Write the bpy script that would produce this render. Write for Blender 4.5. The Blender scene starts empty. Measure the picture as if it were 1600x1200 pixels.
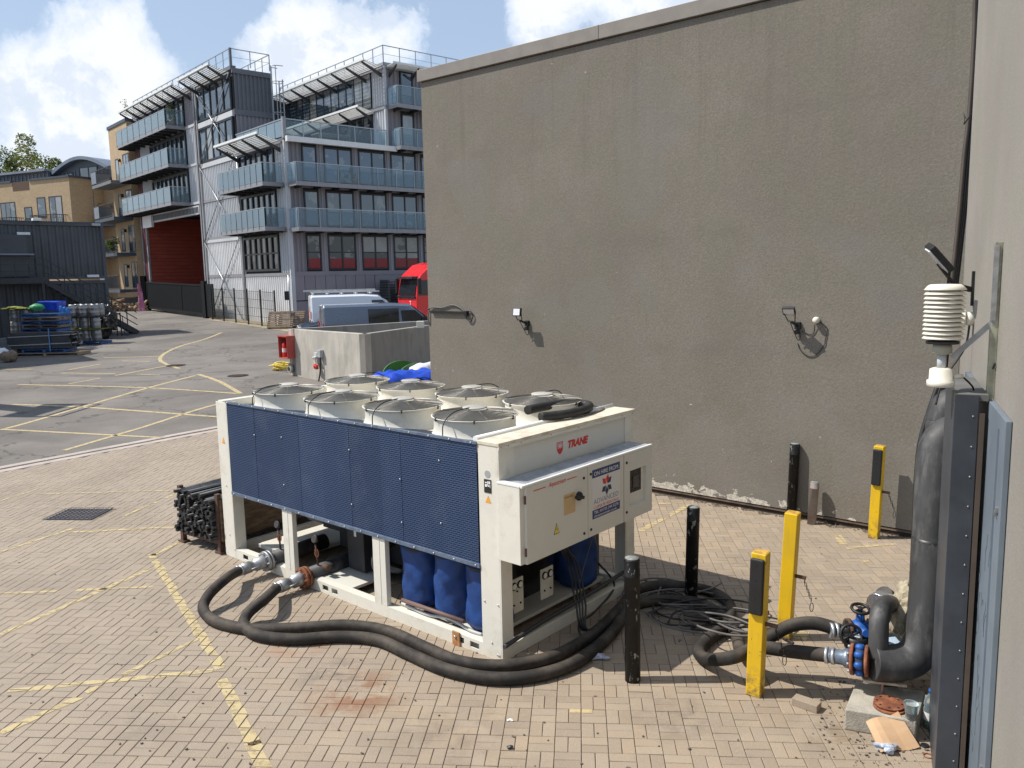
import bpy, bmesh, math, random
import numpy as np
from mathutils import Vector, Matrix
random.seed(7)
R = math.radians
PI = math.pi
scene = bpy.context.scene
C = scene.collection
# ------------------------------------------------------------------ camera
F_PX, PITCH, ROLL, CAM_H = 1268.98, R(7.6837), R(-1.16118), 3.57
cp, sp = math.cos(PITCH), math.sin(PITCH)
cr, sr = math.cos(ROLL), math.sin(ROLL)
FWD = Vector((0, cp, -sp)); R0 = Vector((1, 0, 0)); U0 = Vector((0, sp, cp))
RGT = R0 * cr + U0 * sr
UPV = -R0 * sr + U0 * cr
cam_d = bpy.data.cameras.new('camera'); cam = bpy.data.objects.new('camera', cam_d); C.objects.link(cam)
m = Matrix((RGT, UPV, -FWD)).transposed().to_4x4(); m.translation = Vector((0, 0, CAM_H)); cam.matrix_world = m
cam_d.sensor_width = 36; cam_d.lens = F_PX / 1600 * 36; cam_d.clip_end = 3000; cam_d.clip_start = .05
scene.camera = cam
scene.render.resolution_x = 1024; scene.render.resolution_y = 768
# ------------------------------------------------------------------ sun, sky, exposure
SUN_EL, SUN_AZ = R(53.2), R(270.8)
sdir = Vector((math.sin(SUN_AZ) * math.cos(SUN_EL), math.cos(SUN_AZ) * math.cos(SUN_EL), math.sin(SUN_EL)))
sun_d = bpy.data.lights.new('sun', 'SUN'); sun_d.energy = 4.9; sun_d.angle = R(.53); sun_d.color = (1, .95, .87)
sun = bpy.data.objects.new('sun', sun_d); C.objects.link(sun)
sun.rotation_euler = (-sdir).to_track_quat('-Z', 'Y').to_euler(); sun.location = sdir * 60
scene.view_settings.view_transform = 'Standard'; scene.view_settings.look = 'None'
scene.view_settings.exposure = 0.08; scene.view_settings.gamma = 1
world = bpy.data.worlds.new('World'); scene.world = world; world.use_nodes = True


class NT:
    """small helper round a node tree"""
    def __init__(s, tree): s.t = tree; s.n = tree.nodes; s.l = tree.links; s.n.clear()
    def add(s, typ, **kw):
        nd = s.n.new(typ)
        for k, v in kw.items():
            if k.startswith('i_'):
                k = k[2:]; k = int(k) if k.isdigit() else k.replace('_', ' ')
                s.set(nd, k, v)
            else: setattr(nd, k, v)
        return nd
    def set(s, nd, k, v):
        if isinstance(v, bpy.types.NodeSocket): s.l.new(v, nd.inputs[k])
        else: nd.inputs[k].default_value = v
    def math(s, op, a, b=0., c=None, clamp=False):
        nd = s.n.new('ShaderNodeMath'); nd.operation = op; nd.use_clamp = clamp
        s.set(nd, 0, a); s.set(nd, 1, b)
        if c is not None: s.set(nd, 2, c)
        return nd.outputs[0]
    def vmath(s, op, a, b=(0, 0, 0), out=0):
        nd = s.n.new('ShaderNodeVectorMath'); nd.operation = op; s.set(nd, 0, a)
        if op == 'SCALE': s.set(nd, 3, b)
        else: s.set(nd, 1, b)
        return nd.outputs[out]
    def noise(s, vec, scale, detail=4, rough=.55, out=0, dist=0.):
        nd = s.n.new('ShaderNodeTexNoise'); s.set(nd, 'Vector', vec); s.set(nd, 'Scale', scale)
        s.set(nd, 'Detail', detail); s.set(nd, 'Roughness', rough); s.set(nd, 'Distortion', dist); return nd.outputs[out]
    def ramp(s, fac, a, b, lo=0., hi=1.):
        nd = s.n.new('ShaderNodeMapRange'); s.set(nd, 0, fac); s.set(nd, 1, a); s.set(nd, 2, b); s.set(nd, 3, lo); s.set(nd, 4, hi)
        nd.interpolation_type = 'SMOOTHSTEP'; return nd.outputs[0]
    def mix(s, fac, a, b, typ='MIX'):
        nd = s.n.new('ShaderNodeMix'); nd.data_type = 'RGBA'; nd.blend_type = typ
        s.set(nd, 0, fac); s.set(nd, 6, a); s.set(nd, 7, b); return nd.outputs[2]


def rgb(c, k=1.): return (c[0] * k, c[1] * k, c[2] * k, 1)

# --- sky: physical sky with procedural cumulus
w = NT(world.node_tree)
sky = w.add('ShaderNodeTexSky', sky_type='NISHITA', sun_disc=False, sun_elevation=SUN_EL, sun_rotation=SUN_AZ,
            altitude=50, air_density=1.0, dust_density=1.2, ozone_density=2.0)
tc = w.add('ShaderNodeTexCoord'); d_ = tc.outputs['Generated']
warp = w.vmath('ADD', d_, w.vmath('SCALE', w.noise(d_, 9, 4, .6, out=1), .045))
n1 = w.noise(warp, 4.6, 10, .62)
n2 = w.noise(w.vmath('ADD', warp, (3.1, .4, 1.7)), 17, 8, .66)
dens = w.math('ADD', w.math('MULTIPLY', n1, .62), w.math('MULTIPLY', n2, .38))
dens = w.math('MULTIPLY_ADD', dens, 2.7, -1.50)


def sky_dir(px, py):
    v = FWD + RGT * ((px - 800) / F_PX) - UPV * ((py - 600) / F_PX); v.normalize(); return v


blob = 0.
for (px, py, rad, amp) in ((110, 110, .15, .50), (170, 40, .06, .25), (60, 210, .16, .25), (330, 180, .14, .30), (500, 90, .13, .52), (450, 30, .08, .30), (610, 60, .08, .35), (300, 55, .05, -.22),
                           (300, 5, .06, -.35), (385, 0, .05, -.25), (15, 10, .06, -.30), (740, 85, .08, -.30), (745, 20, .05, -.2), (835, 30, .06, .62), (930, -30, .12, .45), (1050, -60, .12, .4), (200, 130, .06, .2)):
    dd = w.vmath('DISTANCE', d_, tuple(sky_dir(px, py)), out=1)
    g_ = w.ramp(dd, 0., rad, amp, 0.)
    blob = w.math('ADD', blob, g_)
dens = w.math('ADD', dens, blob)
mask = w.ramp(dens, -.04, .16)
core = w.ramp(dens, .05, .42)
shade = w.ramp(w.math('SUBTRACT', w.noise(w.vmath('ADD', warp, (-.028, 0, .03)), 8.5, 8, .62), w.noise(warp, 8.5, 8, .62)), -.02, .10)
ccol = w.mix(core, (7.6, 8.9, 10.9, 1), (11.2, 11.5, 11.9, 1))
ccol = w.mix(w.math('MULTIPLY', shade, .75), ccol, (8.0, 9.0, 10.6, 1))
skyc = w.mix(1., sky.outputs[0], (1.55, 1.42, 1.25, 1), 'MULTIPLY')
skyc = w.mix(.45, skyc, (7.0, 9.0, 12.2, 1))
final = w.mix(w.math('MULTIPLY', mask, .95), skyc, ccol)
bg = w.add('ShaderNodeBackground', i_Color=final, i_Strength=.086)
w.l.new(bg.outputs[0], w.add('ShaderNodeOutputWorld').inputs[0])

# ------------------------------------------------------------------ placement helpers (real ground positions)


def ray(px, py): return FWD + RGT * ((px - 800) / F_PX) - UPV * ((py - 600) / F_PX)
def gz(y): return max(0., .03 * (y - 20))
def G(px, py, z=0.):
    d = ray(px, py); t = (z - CAM_H) / d.z; return Vector((0, 0, CAM_H)) + d * t
def GT(px, py):
    d = ray(px, py); t = 1.
    for _ in range(200): t = .5 * t + .5 * (gz(d.y * t) - CAM_H) / d.z
    return Vector((0, 0, CAM_H)) + d * t
def AD(px, py, depth): return Vector((0, 0, CAM_H)) + ray(px, py) * depth   # ray has unit forward component
def az(a): a = R(a); return Vector((math.sin(a), math.cos(a), 0))

# ------------------------------------------------------------------ materials
MATS = {}


def M(name, col, rough=.6, metal=0., var=.12, scale=4., bump=0., bscale=40., dirt=None, dirt_amt=.35, dscale=2.5, spec=.5, world_co=False, stretch=None, coat=0.):
    if name in MATS: return MATS[name]
    mt = bpy.data.materials.new(name); mt.use_nodes = True; t = NT(mt.node_tree)
    co = t.add('ShaderNodeNewGeometry').outputs['Position'] if world_co else t.add('ShaderNodeTexCoord').outputs['Object']
    if stretch:
        co = t.vmath('MULTIPLY', co, stretch)
    oi = t.add('ShaderNodeObjectInfo').outputs['Random']
    off = t.math('MULTIPLY', oi, 37.)
    cb = t.add('ShaderNodeCombineXYZ', i_0=off, i_1=off, i_2=off).outputs[0]
    co2 = t.vmath('ADD', co, cb)
    nz = t.noise(co2, scale, 5, .6)
    c = t.mix(t.ramp(nz, .3, .7), rgb(col, 1 - var), rgb(col, 1 + var))
    if dirt:
        c = t.mix(t.math('MULTIPLY', t.ramp(t.noise(co2, dscale, 8, .68), .48, .72), dirt_amt), c, rgb(dirt))
    bs = t.add('ShaderNodeBsdfPrincipled', i_Base_Color=c, i_Roughness=t.ramp(nz, .2, .8, max(0, rough - .08), min(1, rough + .08)), i_Metallic=metal)
    bs.inputs['Specular IOR Level'].default_value = spec
    if coat: bs.inputs['Coat Weight'].default_value = coat
    if bump:
        b = t.add('ShaderNodeBump', i_Height=t.noise(co2, bscale, 4, .6), i_Strength=min(1, bump), i_Distance=.01)
        t.l.new(b.outputs[0], bs.inputs['Normal'])
    t.l.new(bs.outputs[0], t.add('ShaderNodeOutputMaterial').inputs[0])
    MATS[name] = mt; return mt


def glass_mat(name, tint, alpha, rough=.03):
    mt = bpy.data.materials.new(name); mt.use_nodes = True; t = NT(mt.node_tree)
    a = t.add('ShaderNodeBsdfTransparent', i_Color=rgb(tint))
    b = t.add('ShaderNodeBsdfPrincipled', i_Base_Color=rgb((.58, .69, .75)), i_Roughness=rough)
    fr = t.add('ShaderNodeFresnel', i_IOR=1.5)
    fac = t.math('ADD', t.math('MULTIPLY', fr.outputs[0], 1.2), alpha, clamp=True)
    mx = t.add('ShaderNodeMixShader', i_0=fac, i_1=a.outputs[0], i_2=b.outputs[0])
    t.l.new(mx.outputs[0], t.add('ShaderNodeOutputMaterial').inputs[0]); MATS[name] = mt; return mt


def pane_mat(name, col, spec=1.0):
    """window pane: dark room behind a reflecting sheet"""
    mt = bpy.data.materials.new(name); mt.use_nodes = True; t = NT(mt.node_tree)
    co = t.add('ShaderNodeNewGeometry').outputs['Position']
    oi = t.add('ShaderNodeObjectInfo').outputs['Random']
    c = t.mix(oi, rgb(col, .55), rgb(col, 1.5)); c = t.mix(t.ramp(oi, .78, .80, 0, .75), c, (.30, .30, .28, 1))
    c = t.mix(t.math('MULTIPLY', t.ramp(t.noise(co, .9, 3), .55, .6), .5), c, rgb((.30, .31, .30)))
    b = t.add('ShaderNodeBsdfPrincipled', i_Base_Color=c, i_Roughness=.04)
    b.inputs['Specular IOR Level'].default_value = spec; b.inputs['IOR'].default_value = 1.7
    bp = t.add('ShaderNodeBump', i_Height=t.noise(co, 1.6, 2), i_Strength=.08, i_Distance=.05); t.l.new(bp.outputs[0], b.inputs['Normal'])
    t.l.new(b.outputs[0], t.add('ShaderNodeOutputMaterial').inputs[0]); MATS[name] = mt; return mt


cream = M('cream_paint', (.72, .70, .62), .45, var=.05, scale=3, dirt=(.42, .36, .27), dirt_amt=.45, dscale=3, bump=.02, bscale=20)
cream_grey = M('cream_paint_panel', (.66, .65, .59), .42, var=.04, scale=2, dirt=(.48, .44, .36), dirt_amt=.3, dscale=2, bump=.01)
cream_dirty = M('cream_paint_dusty', (.68, .62, .50), .6, var=.10, scale=6, dirt=(.40, .30, .19), dirt_amt=.7, dscale=4)
galv = M('galvanised_streaked', (.36, .39, .43), .5, .3, var=.2, scale=5, dirt=(.62, .63, .63), dirt_amt=.8, dscale=11)
white_trim = M('white_trim', (.8, .8, .77), .4, var=.04)
black_rubber = M('black_rubber', (.022, .021, .020), .62, var=.3, scale=9, dirt=(.10, .085, .07), dirt_amt=.45, dscale=6)
cable_mat = M('black_cable', (.02, .02, .022), .5, var=.2)
cable_grey = M('dusty_cable', (.13, .12, .11), .6, var=.2)
lag = M('pipe_lagging', (.048, .048, .049), .58, var=.35, scale=3, dirt=(.19, .19, .185), dirt_amt=.5, dscale=5, bump=.12, bscale=30, stretch=(1.6, 1.6, .45))
blue_jacket = M('blue_jacket', (.010, .048, .19), .55, var=.3, scale=5, bump=1., bscale=6)
black_metal = M('black_metal', (.016, .016, .018), .45, .2, var=.2)
dark_steel = M('dark_steel', (.045, .047, .052), .5, .3, var=.2, dirt=(.12, .09, .06), dirt_amt=.3)
interior = M('dusty_black_interior', (.030, .030, .032), .7, var=.3, dirt=(.09, .08, .07))
steel = M('scuffed_steel', (.36, .37, .38), .5, .6, var=.2, scale=9, dirt=(.2, .18, .15), dirt_amt=.5, dscale=10)
chrome = M('clamp_steel', (.60, .62, .65), .38, .8, var=.1)
rust = M('rust', (.22, .075, .035), .85, var=.35, scale=14, bump=.4, bscale=60, dirt=(.35, .16, .09), dirt_amt=.6, dscale=14)
rust_dark = M('rusty_brown_steel', (.10, .055, .038), .8, var=.3, scale=9, bump=.2)
blue_valve = M('blue_valve', (.012, .085, .33), .5, var=.15)
yellow = None


def yellow_material():
    mt = bpy.data.materials.new('yellow_paint'); mt.use_nodes = True; t = NT(mt.node_tree)
    co = t.add('ShaderNodeTexCoord').outputs['Object']; co = t.vmath('ADD', co, t.vmath('SCALE', t.add('ShaderNodeObjectInfo').outputs['Location'], 1.)); z = t.add('ShaderNodeSeparateXYZ', i_0=co).outputs[2]
    c = t.mix(t.ramp(t.noise(co, 3, 5), .3, .7), (.80, .50, .012, 1), (.70, .45, .02, 1))
    c = t.mix(t.ramp(t.noise(t.vmath('MULTIPLY', co, (6, 6, .7)), 3, 6, .65), .52, .74, 0, .45), c, (.42, .27, .05, 1))
    c = t.mix(t.math('MULTIPLY', t.ramp(z, .02, .35, 1, 0), t.ramp(t.noise(co, 14, 5, .7), .40, .62)), c, (.22, .16, .08, 1))
    m1 = t.ramp(t.noise(co, 22, 6, .72), .655, .67); c = t.mix(m1, c, (.16, .09, .05, 1))
    b = t.add('ShaderNodeBsdfPrincipled', i_Base_Color=c, i_Roughness=.5); b.inputs['Specular IOR Level'].default_value = .35
    t.l.new(b.outputs[0], t.add('ShaderNodeOutputMaterial').inputs[0]); return mt


yellow = yellow_material()
wood = M('raw_wood', (.34, .23, .14), .8, var=.25, scale=8, stretch=(1, 1, 6), bump=.1)
wood_grey = M('weathered_wood', (.20, .145, .10), .85, var=.3, scale=8, bump=.1, dirt=(.10, .08, .06))
ply = M('weathered_plywood', (.17, .115, .075), .8, var=.35, scale=5, stretch=(1, 1, 5), dirt=(.33, .25, .17), dirt_amt=.5)
concrete = M('concrete', (.44, .41, .36), .85, var=.14, scale=3, bump=.3, bscale=50, dirt=(.22, .20, .17), dirt_amt=.45, dscale=2, stretch=(1, 1, .35))
concrete_block = M('concrete_block', (.40, .37, .31), .9, var=.15, scale=7, bump=.6, bscale=70, dirt=(.20, .19, .14), dirt_amt=.5, dscale=5)
card = M('cardboard', (.55, .36, .21), .8, var=.06, scale=3, dirt=(.40, .25, .14), dirt_amt=.3, stretch=(1, 4, 1))
red_paint = M('red_paint', (.60, .035, .025), .4, var=.12, dirt=(.35, .05, .04))
red_box = M('red_box', (.42, .07, .055), .55, var=.15, dirt=(.45, .20, .16), dirt_amt=.4)
red_sticker = M('red_print', (.62, .035, .03), .5, var=.03)
navy = M('navy_print', (.025, .05, .17), .5, var=.03)
navy_dark = M('navy_logo', (.012, .035, .10), .5, var=.03)
white_print = M('white_print', (.78, .78, .77), .5, var=.02)
grey_print = M('grey_print', (.25, .27, .32), .5, var=.02)
orange_print = M('orange_print', (.80, .36, .05), .5, var=.03)
yellow_print = M('yellow_print', (.80, .68, .10), .5, var=.03)
manila = M('manila_tag', (.60, .42, .22), .6, var=.08)
green_plastic = M('green_plastic', (.05, .17, .04), .45, var=.15)
green_tarp = M('green_tarp', (.05, .30, .12), .5, var=.25, bump=.4, bscale=5)
blue_tarp = M('blue_tarp', (.010, .06, .50), .38, var=.3, scale=4, bump=1., bscale=5)
yellow_green = M('yellow_green_netting', (.20, .22, .035), .7, var=.4, scale=14, bump=.6, bscale=20)
yellow_rope = M('yellow_rope', (.75, .58, .10), .7, var=.2)
pink = M('pink_cloth', (.62, .24, .38), .7, var=.4, scale=3, bump=.5, bscale=6)
white_bag = M('white_bag', (.72, .72, .74), .4, var=.12, bump=.6, bscale=9)
foam = M('crusty_foam', (.38, .33, .235), .9, var=.3, scale=16, bump=1., bscale=30, dirt=(.16, .13, .09), dirt_amt=.5, dscale=8)
lightblue = M('light_blue_plastic', (.42, .53, .68), .4, var=.06)
foil = M('foil_tape', (.74, .75, .77), .25, .9, var=.1, bump=.6, bscale=25)
off_white = M('off_white_plastic', (.74, .71, .62), .45, var=.05, dirt=(.45, .40, .30), dirt_amt=.25)
lens_white = M('lamp_lens', (.75, .76, .78), .15, var=.05)
moss = M('dusty_verge', (.30, .25, .17), .9, var=.3, scale=2, bump=.5, bscale=8)
# building
bd_light = M('pale_container_steel', (.52, .53, .55), .5, var=.06, scale=.6, dirt=(.38, .36, .33), dirt_amt=.3, dscale=.5)
bd_white = M('white_container_steel', (.74, .74, .74), .5, var=.05, scale=.6, dirt=(.50, .46, .40), dirt_amt=.3, dscale=.7)
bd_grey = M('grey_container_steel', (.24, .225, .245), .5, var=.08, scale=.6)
bd_dark = M('dark_grey_container_steel', (.13, .135, .15), .5, var=.1, scale=.6)
bd_char = M('charcoal_container_steel', (.072, .076, .084), .5, var=.2, scale=.8, dirt=(.09, .085, .08))
bd_frame = M('grey_steel_frame', (.27, .27, .285), .45, .2, var=.08)
bd_black = M('black_window_frame', (.014, .016, .020), .4, var=.1)
bd_rail = M('grey_handrail', (.36, .38, .40), .35, .6, var=.05)
bd_slab = M('balcony_deck', (.15, .155, .16), .6, var=.1)
louvre = M('pale_louvre', (.72, .73, .72), .5, var=.05)
zinc = M('zinc_sheet', (.22, .25, .30), .45, .5, var=.1, scale=1)
zinc_dark = M('dark_zinc', (.07, .085, .11), .5, .3, var=.15, scale=1)
pane_sky = pane_mat('sky_reflecting_pane', (.05, .075, .10))
pane_blue = pane_mat('blue_tinted_pane', (.020, .055, .11))
pane_dark = pane_mat('dark_pane', (.022, .026, .030), .5)
bal_glass = glass_mat('balcony_glass', (.82, .91, .95), .11)
clear_plastic = glass_mat('clear_plastic', (.9, .95, .95), .12, .1)
maroon = M('maroon_cladding', (.09, .010, .014), .6, var=.15, scale=1)


def wall_stucco(name, col, far):
    mt = bpy.data.materials.new(name); mt.use_nodes = True; t = NT(mt.node_tree)
    co = t.add('ShaderNodeNewGeometry').outputs['Position']
    c = t.mix(t.ramp(t.noise(co, .55, 6, .6), .32, .68), rgb(col, .90), rgb(col, 1.09))
    c = t.mix(t.ramp(t.noise(t.vmath('ADD', co, (9, 2, 4)), 1.7, 5), .35, .65, 0., .6), c, rgb((col[0] * .95, col[1] * .99, col[2] * .90)))
    st = t.noise(t.vmath('MULTIPLY', co, (5, 5, .35)), 1.5, 6, .65)
    c = t.mix(t.ramp(st, .55, .75, 0, .16), c, rgb(col, .66))
    fine = t.noise(co, 34 if far else 75, 5, .75)
    c = t.mix(t.ramp(fine, .36, .64, .42, 0), c, rgb(col, .58)); c = t.mix(t.ramp(fine, .60, .72, 0, .22), c, rgb(col, 1.7))
    if far:
        z = t.add('ShaderNodeSeparateXYZ', i_0=co).outputs[2]
        # run-off streaks under the coping, faint lift lines and patch repairs
        rs = t.noise(t.vmath('MULTIPLY', co, (6, 6, .22)), 1.2, 6, .7)
        c = t.mix(t.math('MULTIPLY', t.ramp(z, 3.8, 7.2, 0, 1), t.ramp(rs, .50, .72, 0, .45)), c, rgb(col, .62))
        for zz_ in (2.35, 4.1, 5.75):
            q = t.math('ABSOLUTE', t.math('SUBTRACT', t.math('ADD', z, t.math('MULTIPLY', t.noise(co, .5, 3), .35)), zz_ + .17))
            c = t.mix(t.math('MULTIPLY', t.ramp(q, .0, .20, .30, 0), t.ramp(t.noise(co, 1.2, 4), .42, .6)), c, rgb(col, .74))
        pr_ = t.noise(t.vmath('ADD', co, (4.4, 1.3, 7.7)), .8, 2, .3)
        c = t.mix(t.ramp(pr_, .60, .615, 0, .28), c, (col[0] * .9, col[1] * .98, col[2] * 1.02, 1))
        sc2 = t.noise(t.vmath('MULTIPLY', co, (9, 9, 1.1)), 4, 5, .8)
        c = t.mix(t.math('MULTIPLY', t.ramp(sc2, .70, .73, 0, .7), t.ramp(z, 1.2, 4.5, 1., .12)), c, (.50, .47, .42, 1))
        low = t.ramp(z, .1, 2.4, 1., 0.)
        # pale scuffs and flecks on the lower part
        sc = t.noise(t.vmath('MULTIPLY', co, (3, 3, 1.5)), 5, 7, .7)
        c = t.mix(t.math('MULTIPLY', t.ramp(sc, .665, .70), low), c, rgb((.60, .57, .51)))
        lf = t.ramp(z, 1.1, 2.1, 1., 0.)
        c = t.mix(t.math('MULTIPLY', lf, t.ramp(t.noise(co, 1.1, 4), .35, .65, .0, .35)), c, rgb((.235, .226, .208)))
        # peeled render just above the plinth
        pe = t.noise(t.vmath('MULTIPLY', co, (1, 1, 1.6)), 5.5, 5, .6)
        thr = t.ramp(z, .12, .36, .44, .74)
        xs = t.add('ShaderNodeSeparateXYZ', i_0=co).outputs[0]
        thr = t.math('ADD', thr, t.ramp(xs, 3.2, 4.2, 0., .13))
        pm = t.math('GREATER_THAN', pe, thr)
        c = t.mix(pm, c, t.mix(t.ramp(t.noise(co, 30, 3), .4, .6), (.62, .59, .52, 1), (.44, .40, .34, 1)))
    b = t.add('ShaderNodeBsdfPrincipled', i_Base_Color=c, i_Roughness=.93)
    b.inputs['Specular IOR Level'].default_value = .2
    hb = t.math('ADD', fine, t.math('MULTIPLY', t.noise(co, 11, 3), .35))
    bm_ = t.add('ShaderNodeBump', i_Height=hb, i_Strength=.55, i_Distance=.010 if far else .008); t.l.new(bm_.outputs[0], b.inputs['Normal'])
    t.l.new(b.outputs[0], t.add('ShaderNodeOutputMaterial').inputs[0]); return mt


stucco = wall_stucco('warm_grey_render', (.222, .198, .170), True)
stucco2 = wall_stucco('pale_grey_render', (.315, .292, .268), False)


def paver_material():
    mt = bpy.data.materials.new('buff_block_paving'); mt.use_nodes = True; t = NT(mt.node_tree)
    co = t.add('ShaderNodeNewGeometry').outputs['Position']
    at = t.add('ShaderNodeAttribute', attribute_name='rnd').outputs['Fac']
    rr = t.math('FRACT', t.math('ADD', at, t.add('ShaderNodeObjectInfo').outputs['Random']))
    c = t.mix(rr, (.365, .283, .198, 1), (.285, .223, .165, 1))
    r2 = t.math('FRACT', t.math('MULTIPLY', rr, 17.3))
    c = t.mix(t.math('MULTIPLY', r2, .4), c, (.36, .305, .245, 1))
    x = t.add('ShaderNodeSeparateXYZ', i_0=co)
    c = t.mix(t.ramp(x.outputs[0], -4.5, .5, .55, 0.), c, (.335, .282, .230, 1))          # greyer, more trafficked to the left
    c = t.mix(t.ramp(t.noise(co, .7, 6, .6), .42, .70, 0, .55), c, (.24, .20, .155, 1))
    c = t.mix(t.ramp(t.noise(t.vmath('ADD', co, (5, 5, 0)), 2.3, 6, .65), .52, .75, 0, .45), c, (.25, .20, .155, 1))
    # speckled aggregate
    c = t.mix(t.ramp(t.noise(co, 190, 2, .6), .56, .68, 0, .5), c, (.62, .55, .45, 1))
    c = t.mix(t.ramp(t.noise(t.vmath('ADD', co, (3, 8, 1)), 150, 2, .6), .56, .68, 0, .5), c, (.20, .16, .12, 1))
    # rust run-off and oily marks
    for (p, rad, col, amp, ns) in ((G(560, 1085), .62, (.22, .085, .035, 1), .72, 3.5), (G(470, 1005), .55, (.30, .12, .06, 1), .45, 4),
                                   (G(840, 1060), .5, (.17, .12, .08, 1), .3, 4), (G(1300, 1140), .5, (.18, .13, .08, 1), .5, 5),
                                   (G(100, 900), .9, (.22, .19, .17, 1), .3, 2), (G(700, 1150), .9, (.15, .12, .095, 1), .4, 2.6), (G(1180, 900), 1.2, (.19, .15, .115, 1), .45, 2.2), (G(250, 1120), .8, (.20, .165, .135, 1), .4, 2.4), (G(1060, 1120), .55, (.13, .105, .085, 1), .4, 4), (G(120, 790), 1.6, (.21, .18, .15, 1), .5, 1.5), (G(520, 1050), .5, (.13, .11, .10, 1), .5, 4)):
        dd = t.vmath('DISTANCE', co, tuple(p), out=1)
        mk = t.math('MULTIPLY', t.ramp(dd, .05, rad, 1, 0), t.ramp(t.noise(co, ns, 5, .7), .42, .62))
        c = t.mix(t.math('MULTIPLY', mk, amp), c, col)
    # small black spots
    vo = t.add('ShaderNodeTexVoronoi', i_Vector=co, i_Scale=1.7)
    sp_ = t.ramp(t.math('ADD', vo.outputs[0], t.math('MULTIPLY', t.noise(co, 30, 2), .03)), .040, .052, .75, 0)
    c = t.mix(sp_, c, (.06, .05, .04, 1))
    b = t.add('ShaderNodeBsdfPrincipled', i_Base_Color=c, i_Roughness=.9); b.inputs['Specular IOR Level'].default_value = .25
    bb = t.add('ShaderNodeBump', i_Height=t.noise(co, 160, 3, .7), i_Strength=.45, i_Distance=.004); t.l.new(bb.outputs[0], b.inputs['Normal'])
    t.l.new(b.outputs[0], t.add('ShaderNodeOutputMaterial').inputs[0]); return mt


paver = paver_material()
joint_sand = M('dark_joint_sand', (.165, .13, .098), .95, var=.4, scale=6, world_co=True)


def asphalt_material():
    mt = bpy.data.materials.new('worn_asphalt'); mt.use_nodes = True; t = NT(mt.node_tree)
    co = t.add('ShaderNodeNewGeometry').outputs['Position']
    c = t.mix(t.ramp(t.noise(co, .22, 7, .62), .35, .65), (.128, .114, .101, 1), (.212, .190, .168, 1))
    c = t.mix(t.ramp(t.noise(t.vmath('ADD', co, (7, 1, 0)), 1.1, 7, .7), .45, .75, 0, .6), c, (.135, .125, .115, 1))
    c = t.mix(t.ramp(t.noise(co, 55, 3), .45, .75, 0, .4), c, (.36, .34, .31, 1))
    # cracks / seams
    vo = t.add('ShaderNodeTexVoronoi', feature='DISTANCE_TO_EDGE', i_Scale=.22)
    t.set(vo, 'Vector', t.vmath('ADD', co, t.vmath('SCALE', t.noise(co, 1.3, 3, .6, out=1), 1.6)))
    c = t.mix(t.ramp(vo.outputs[0], .003, .014, .7, 0), c, (.07, .065, .06, 1))
    # curved tyre tracks in front of the gate
    for (cx, cy, r_, wd, a) in ((-13.5, 38, 9.2, .16, .5), (-13.5, 38, 10.7, .16, .45), (-17, 44, 8.0, .2, .45), (-4, 33, 16, .25, .3), (-24, 50, 5.2, .2, .5)):
        dd = t.vmath('DISTANCE', t.vmath('MULTIPLY', co, (1, 1, 0)), (cx, cy, 0), out=1)
        q = t.math('ABSOLUTE', t.math('SUBTRACT', dd, r_))
        c = t.mix(t.math('MULTIPLY', t.ramp(q, wd * .3, wd * 2, a, 0), t.ramp(t.noise(co, .5, 4), .4, .6)), c, (.08, .075, .07, 1))
    b = t.add('ShaderNodeBsdfPrincipled', i_Base_Color=c, i_Roughness=.88); b.inputs['Specular IOR Level'].default_value = .3
    bb = t.add('ShaderNodeBump', i_Height=t.noise(co, 60, 4, .7), i_Strength=.5, i_Distance=.01); t.l.new(bb.outputs[0], b.inputs['Normal'])
    t.l.new(b.outputs[0], t.add('ShaderNodeOutputMaterial').inputs[0]); return mt


asphalt = asphalt_material()


def brick_material(name, c1, c2, mort, sc):
    mt = bpy.data.materials.new(name); mt.use_nodes = True; t = NT(mt.node_tree)
    co = t.add('ShaderNodeTexCoord').outputs['Object']
    s_ = t.add('ShaderNodeSeparateXYZ', i_0=co)
    v = t.add('ShaderNodeCombineXYZ', i_0=t.math('ADD', s_.outputs[0], s_.outputs[1]), i_1=s_.outputs[2]).outputs[0]
    br = t.add('ShaderNodeTexBrick', i_Vector=v, i_Color1=rgb(c1), i_Color2=rgb(c2), i_Mortar=rgb(mort), i_Scale=1.)
    br.inputs['Mortar Size'].default_value = .012; br.inputs['Brick Width'].default_value = .225 * sc; br.inputs['Row Height'].default_value = .075 * sc
    c = t.mix(t.ramp(t.noise(co, .8, 5), .4, .7, 0, .35), br.outputs[0], rgb(c1, .7))
    b = t.add('ShaderNodeBsdfPrincipled', i_Base_Color=c, i_Roughness=.9)
    t.l.new(b.outputs[0], t.add('ShaderNodeOutputMaterial').inputs[0]); return mt


buff_brick = brick_material('buff_brick', (.52, .37, .21), (.40, .27, .15), (.36, .30, .22), 1)


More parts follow.
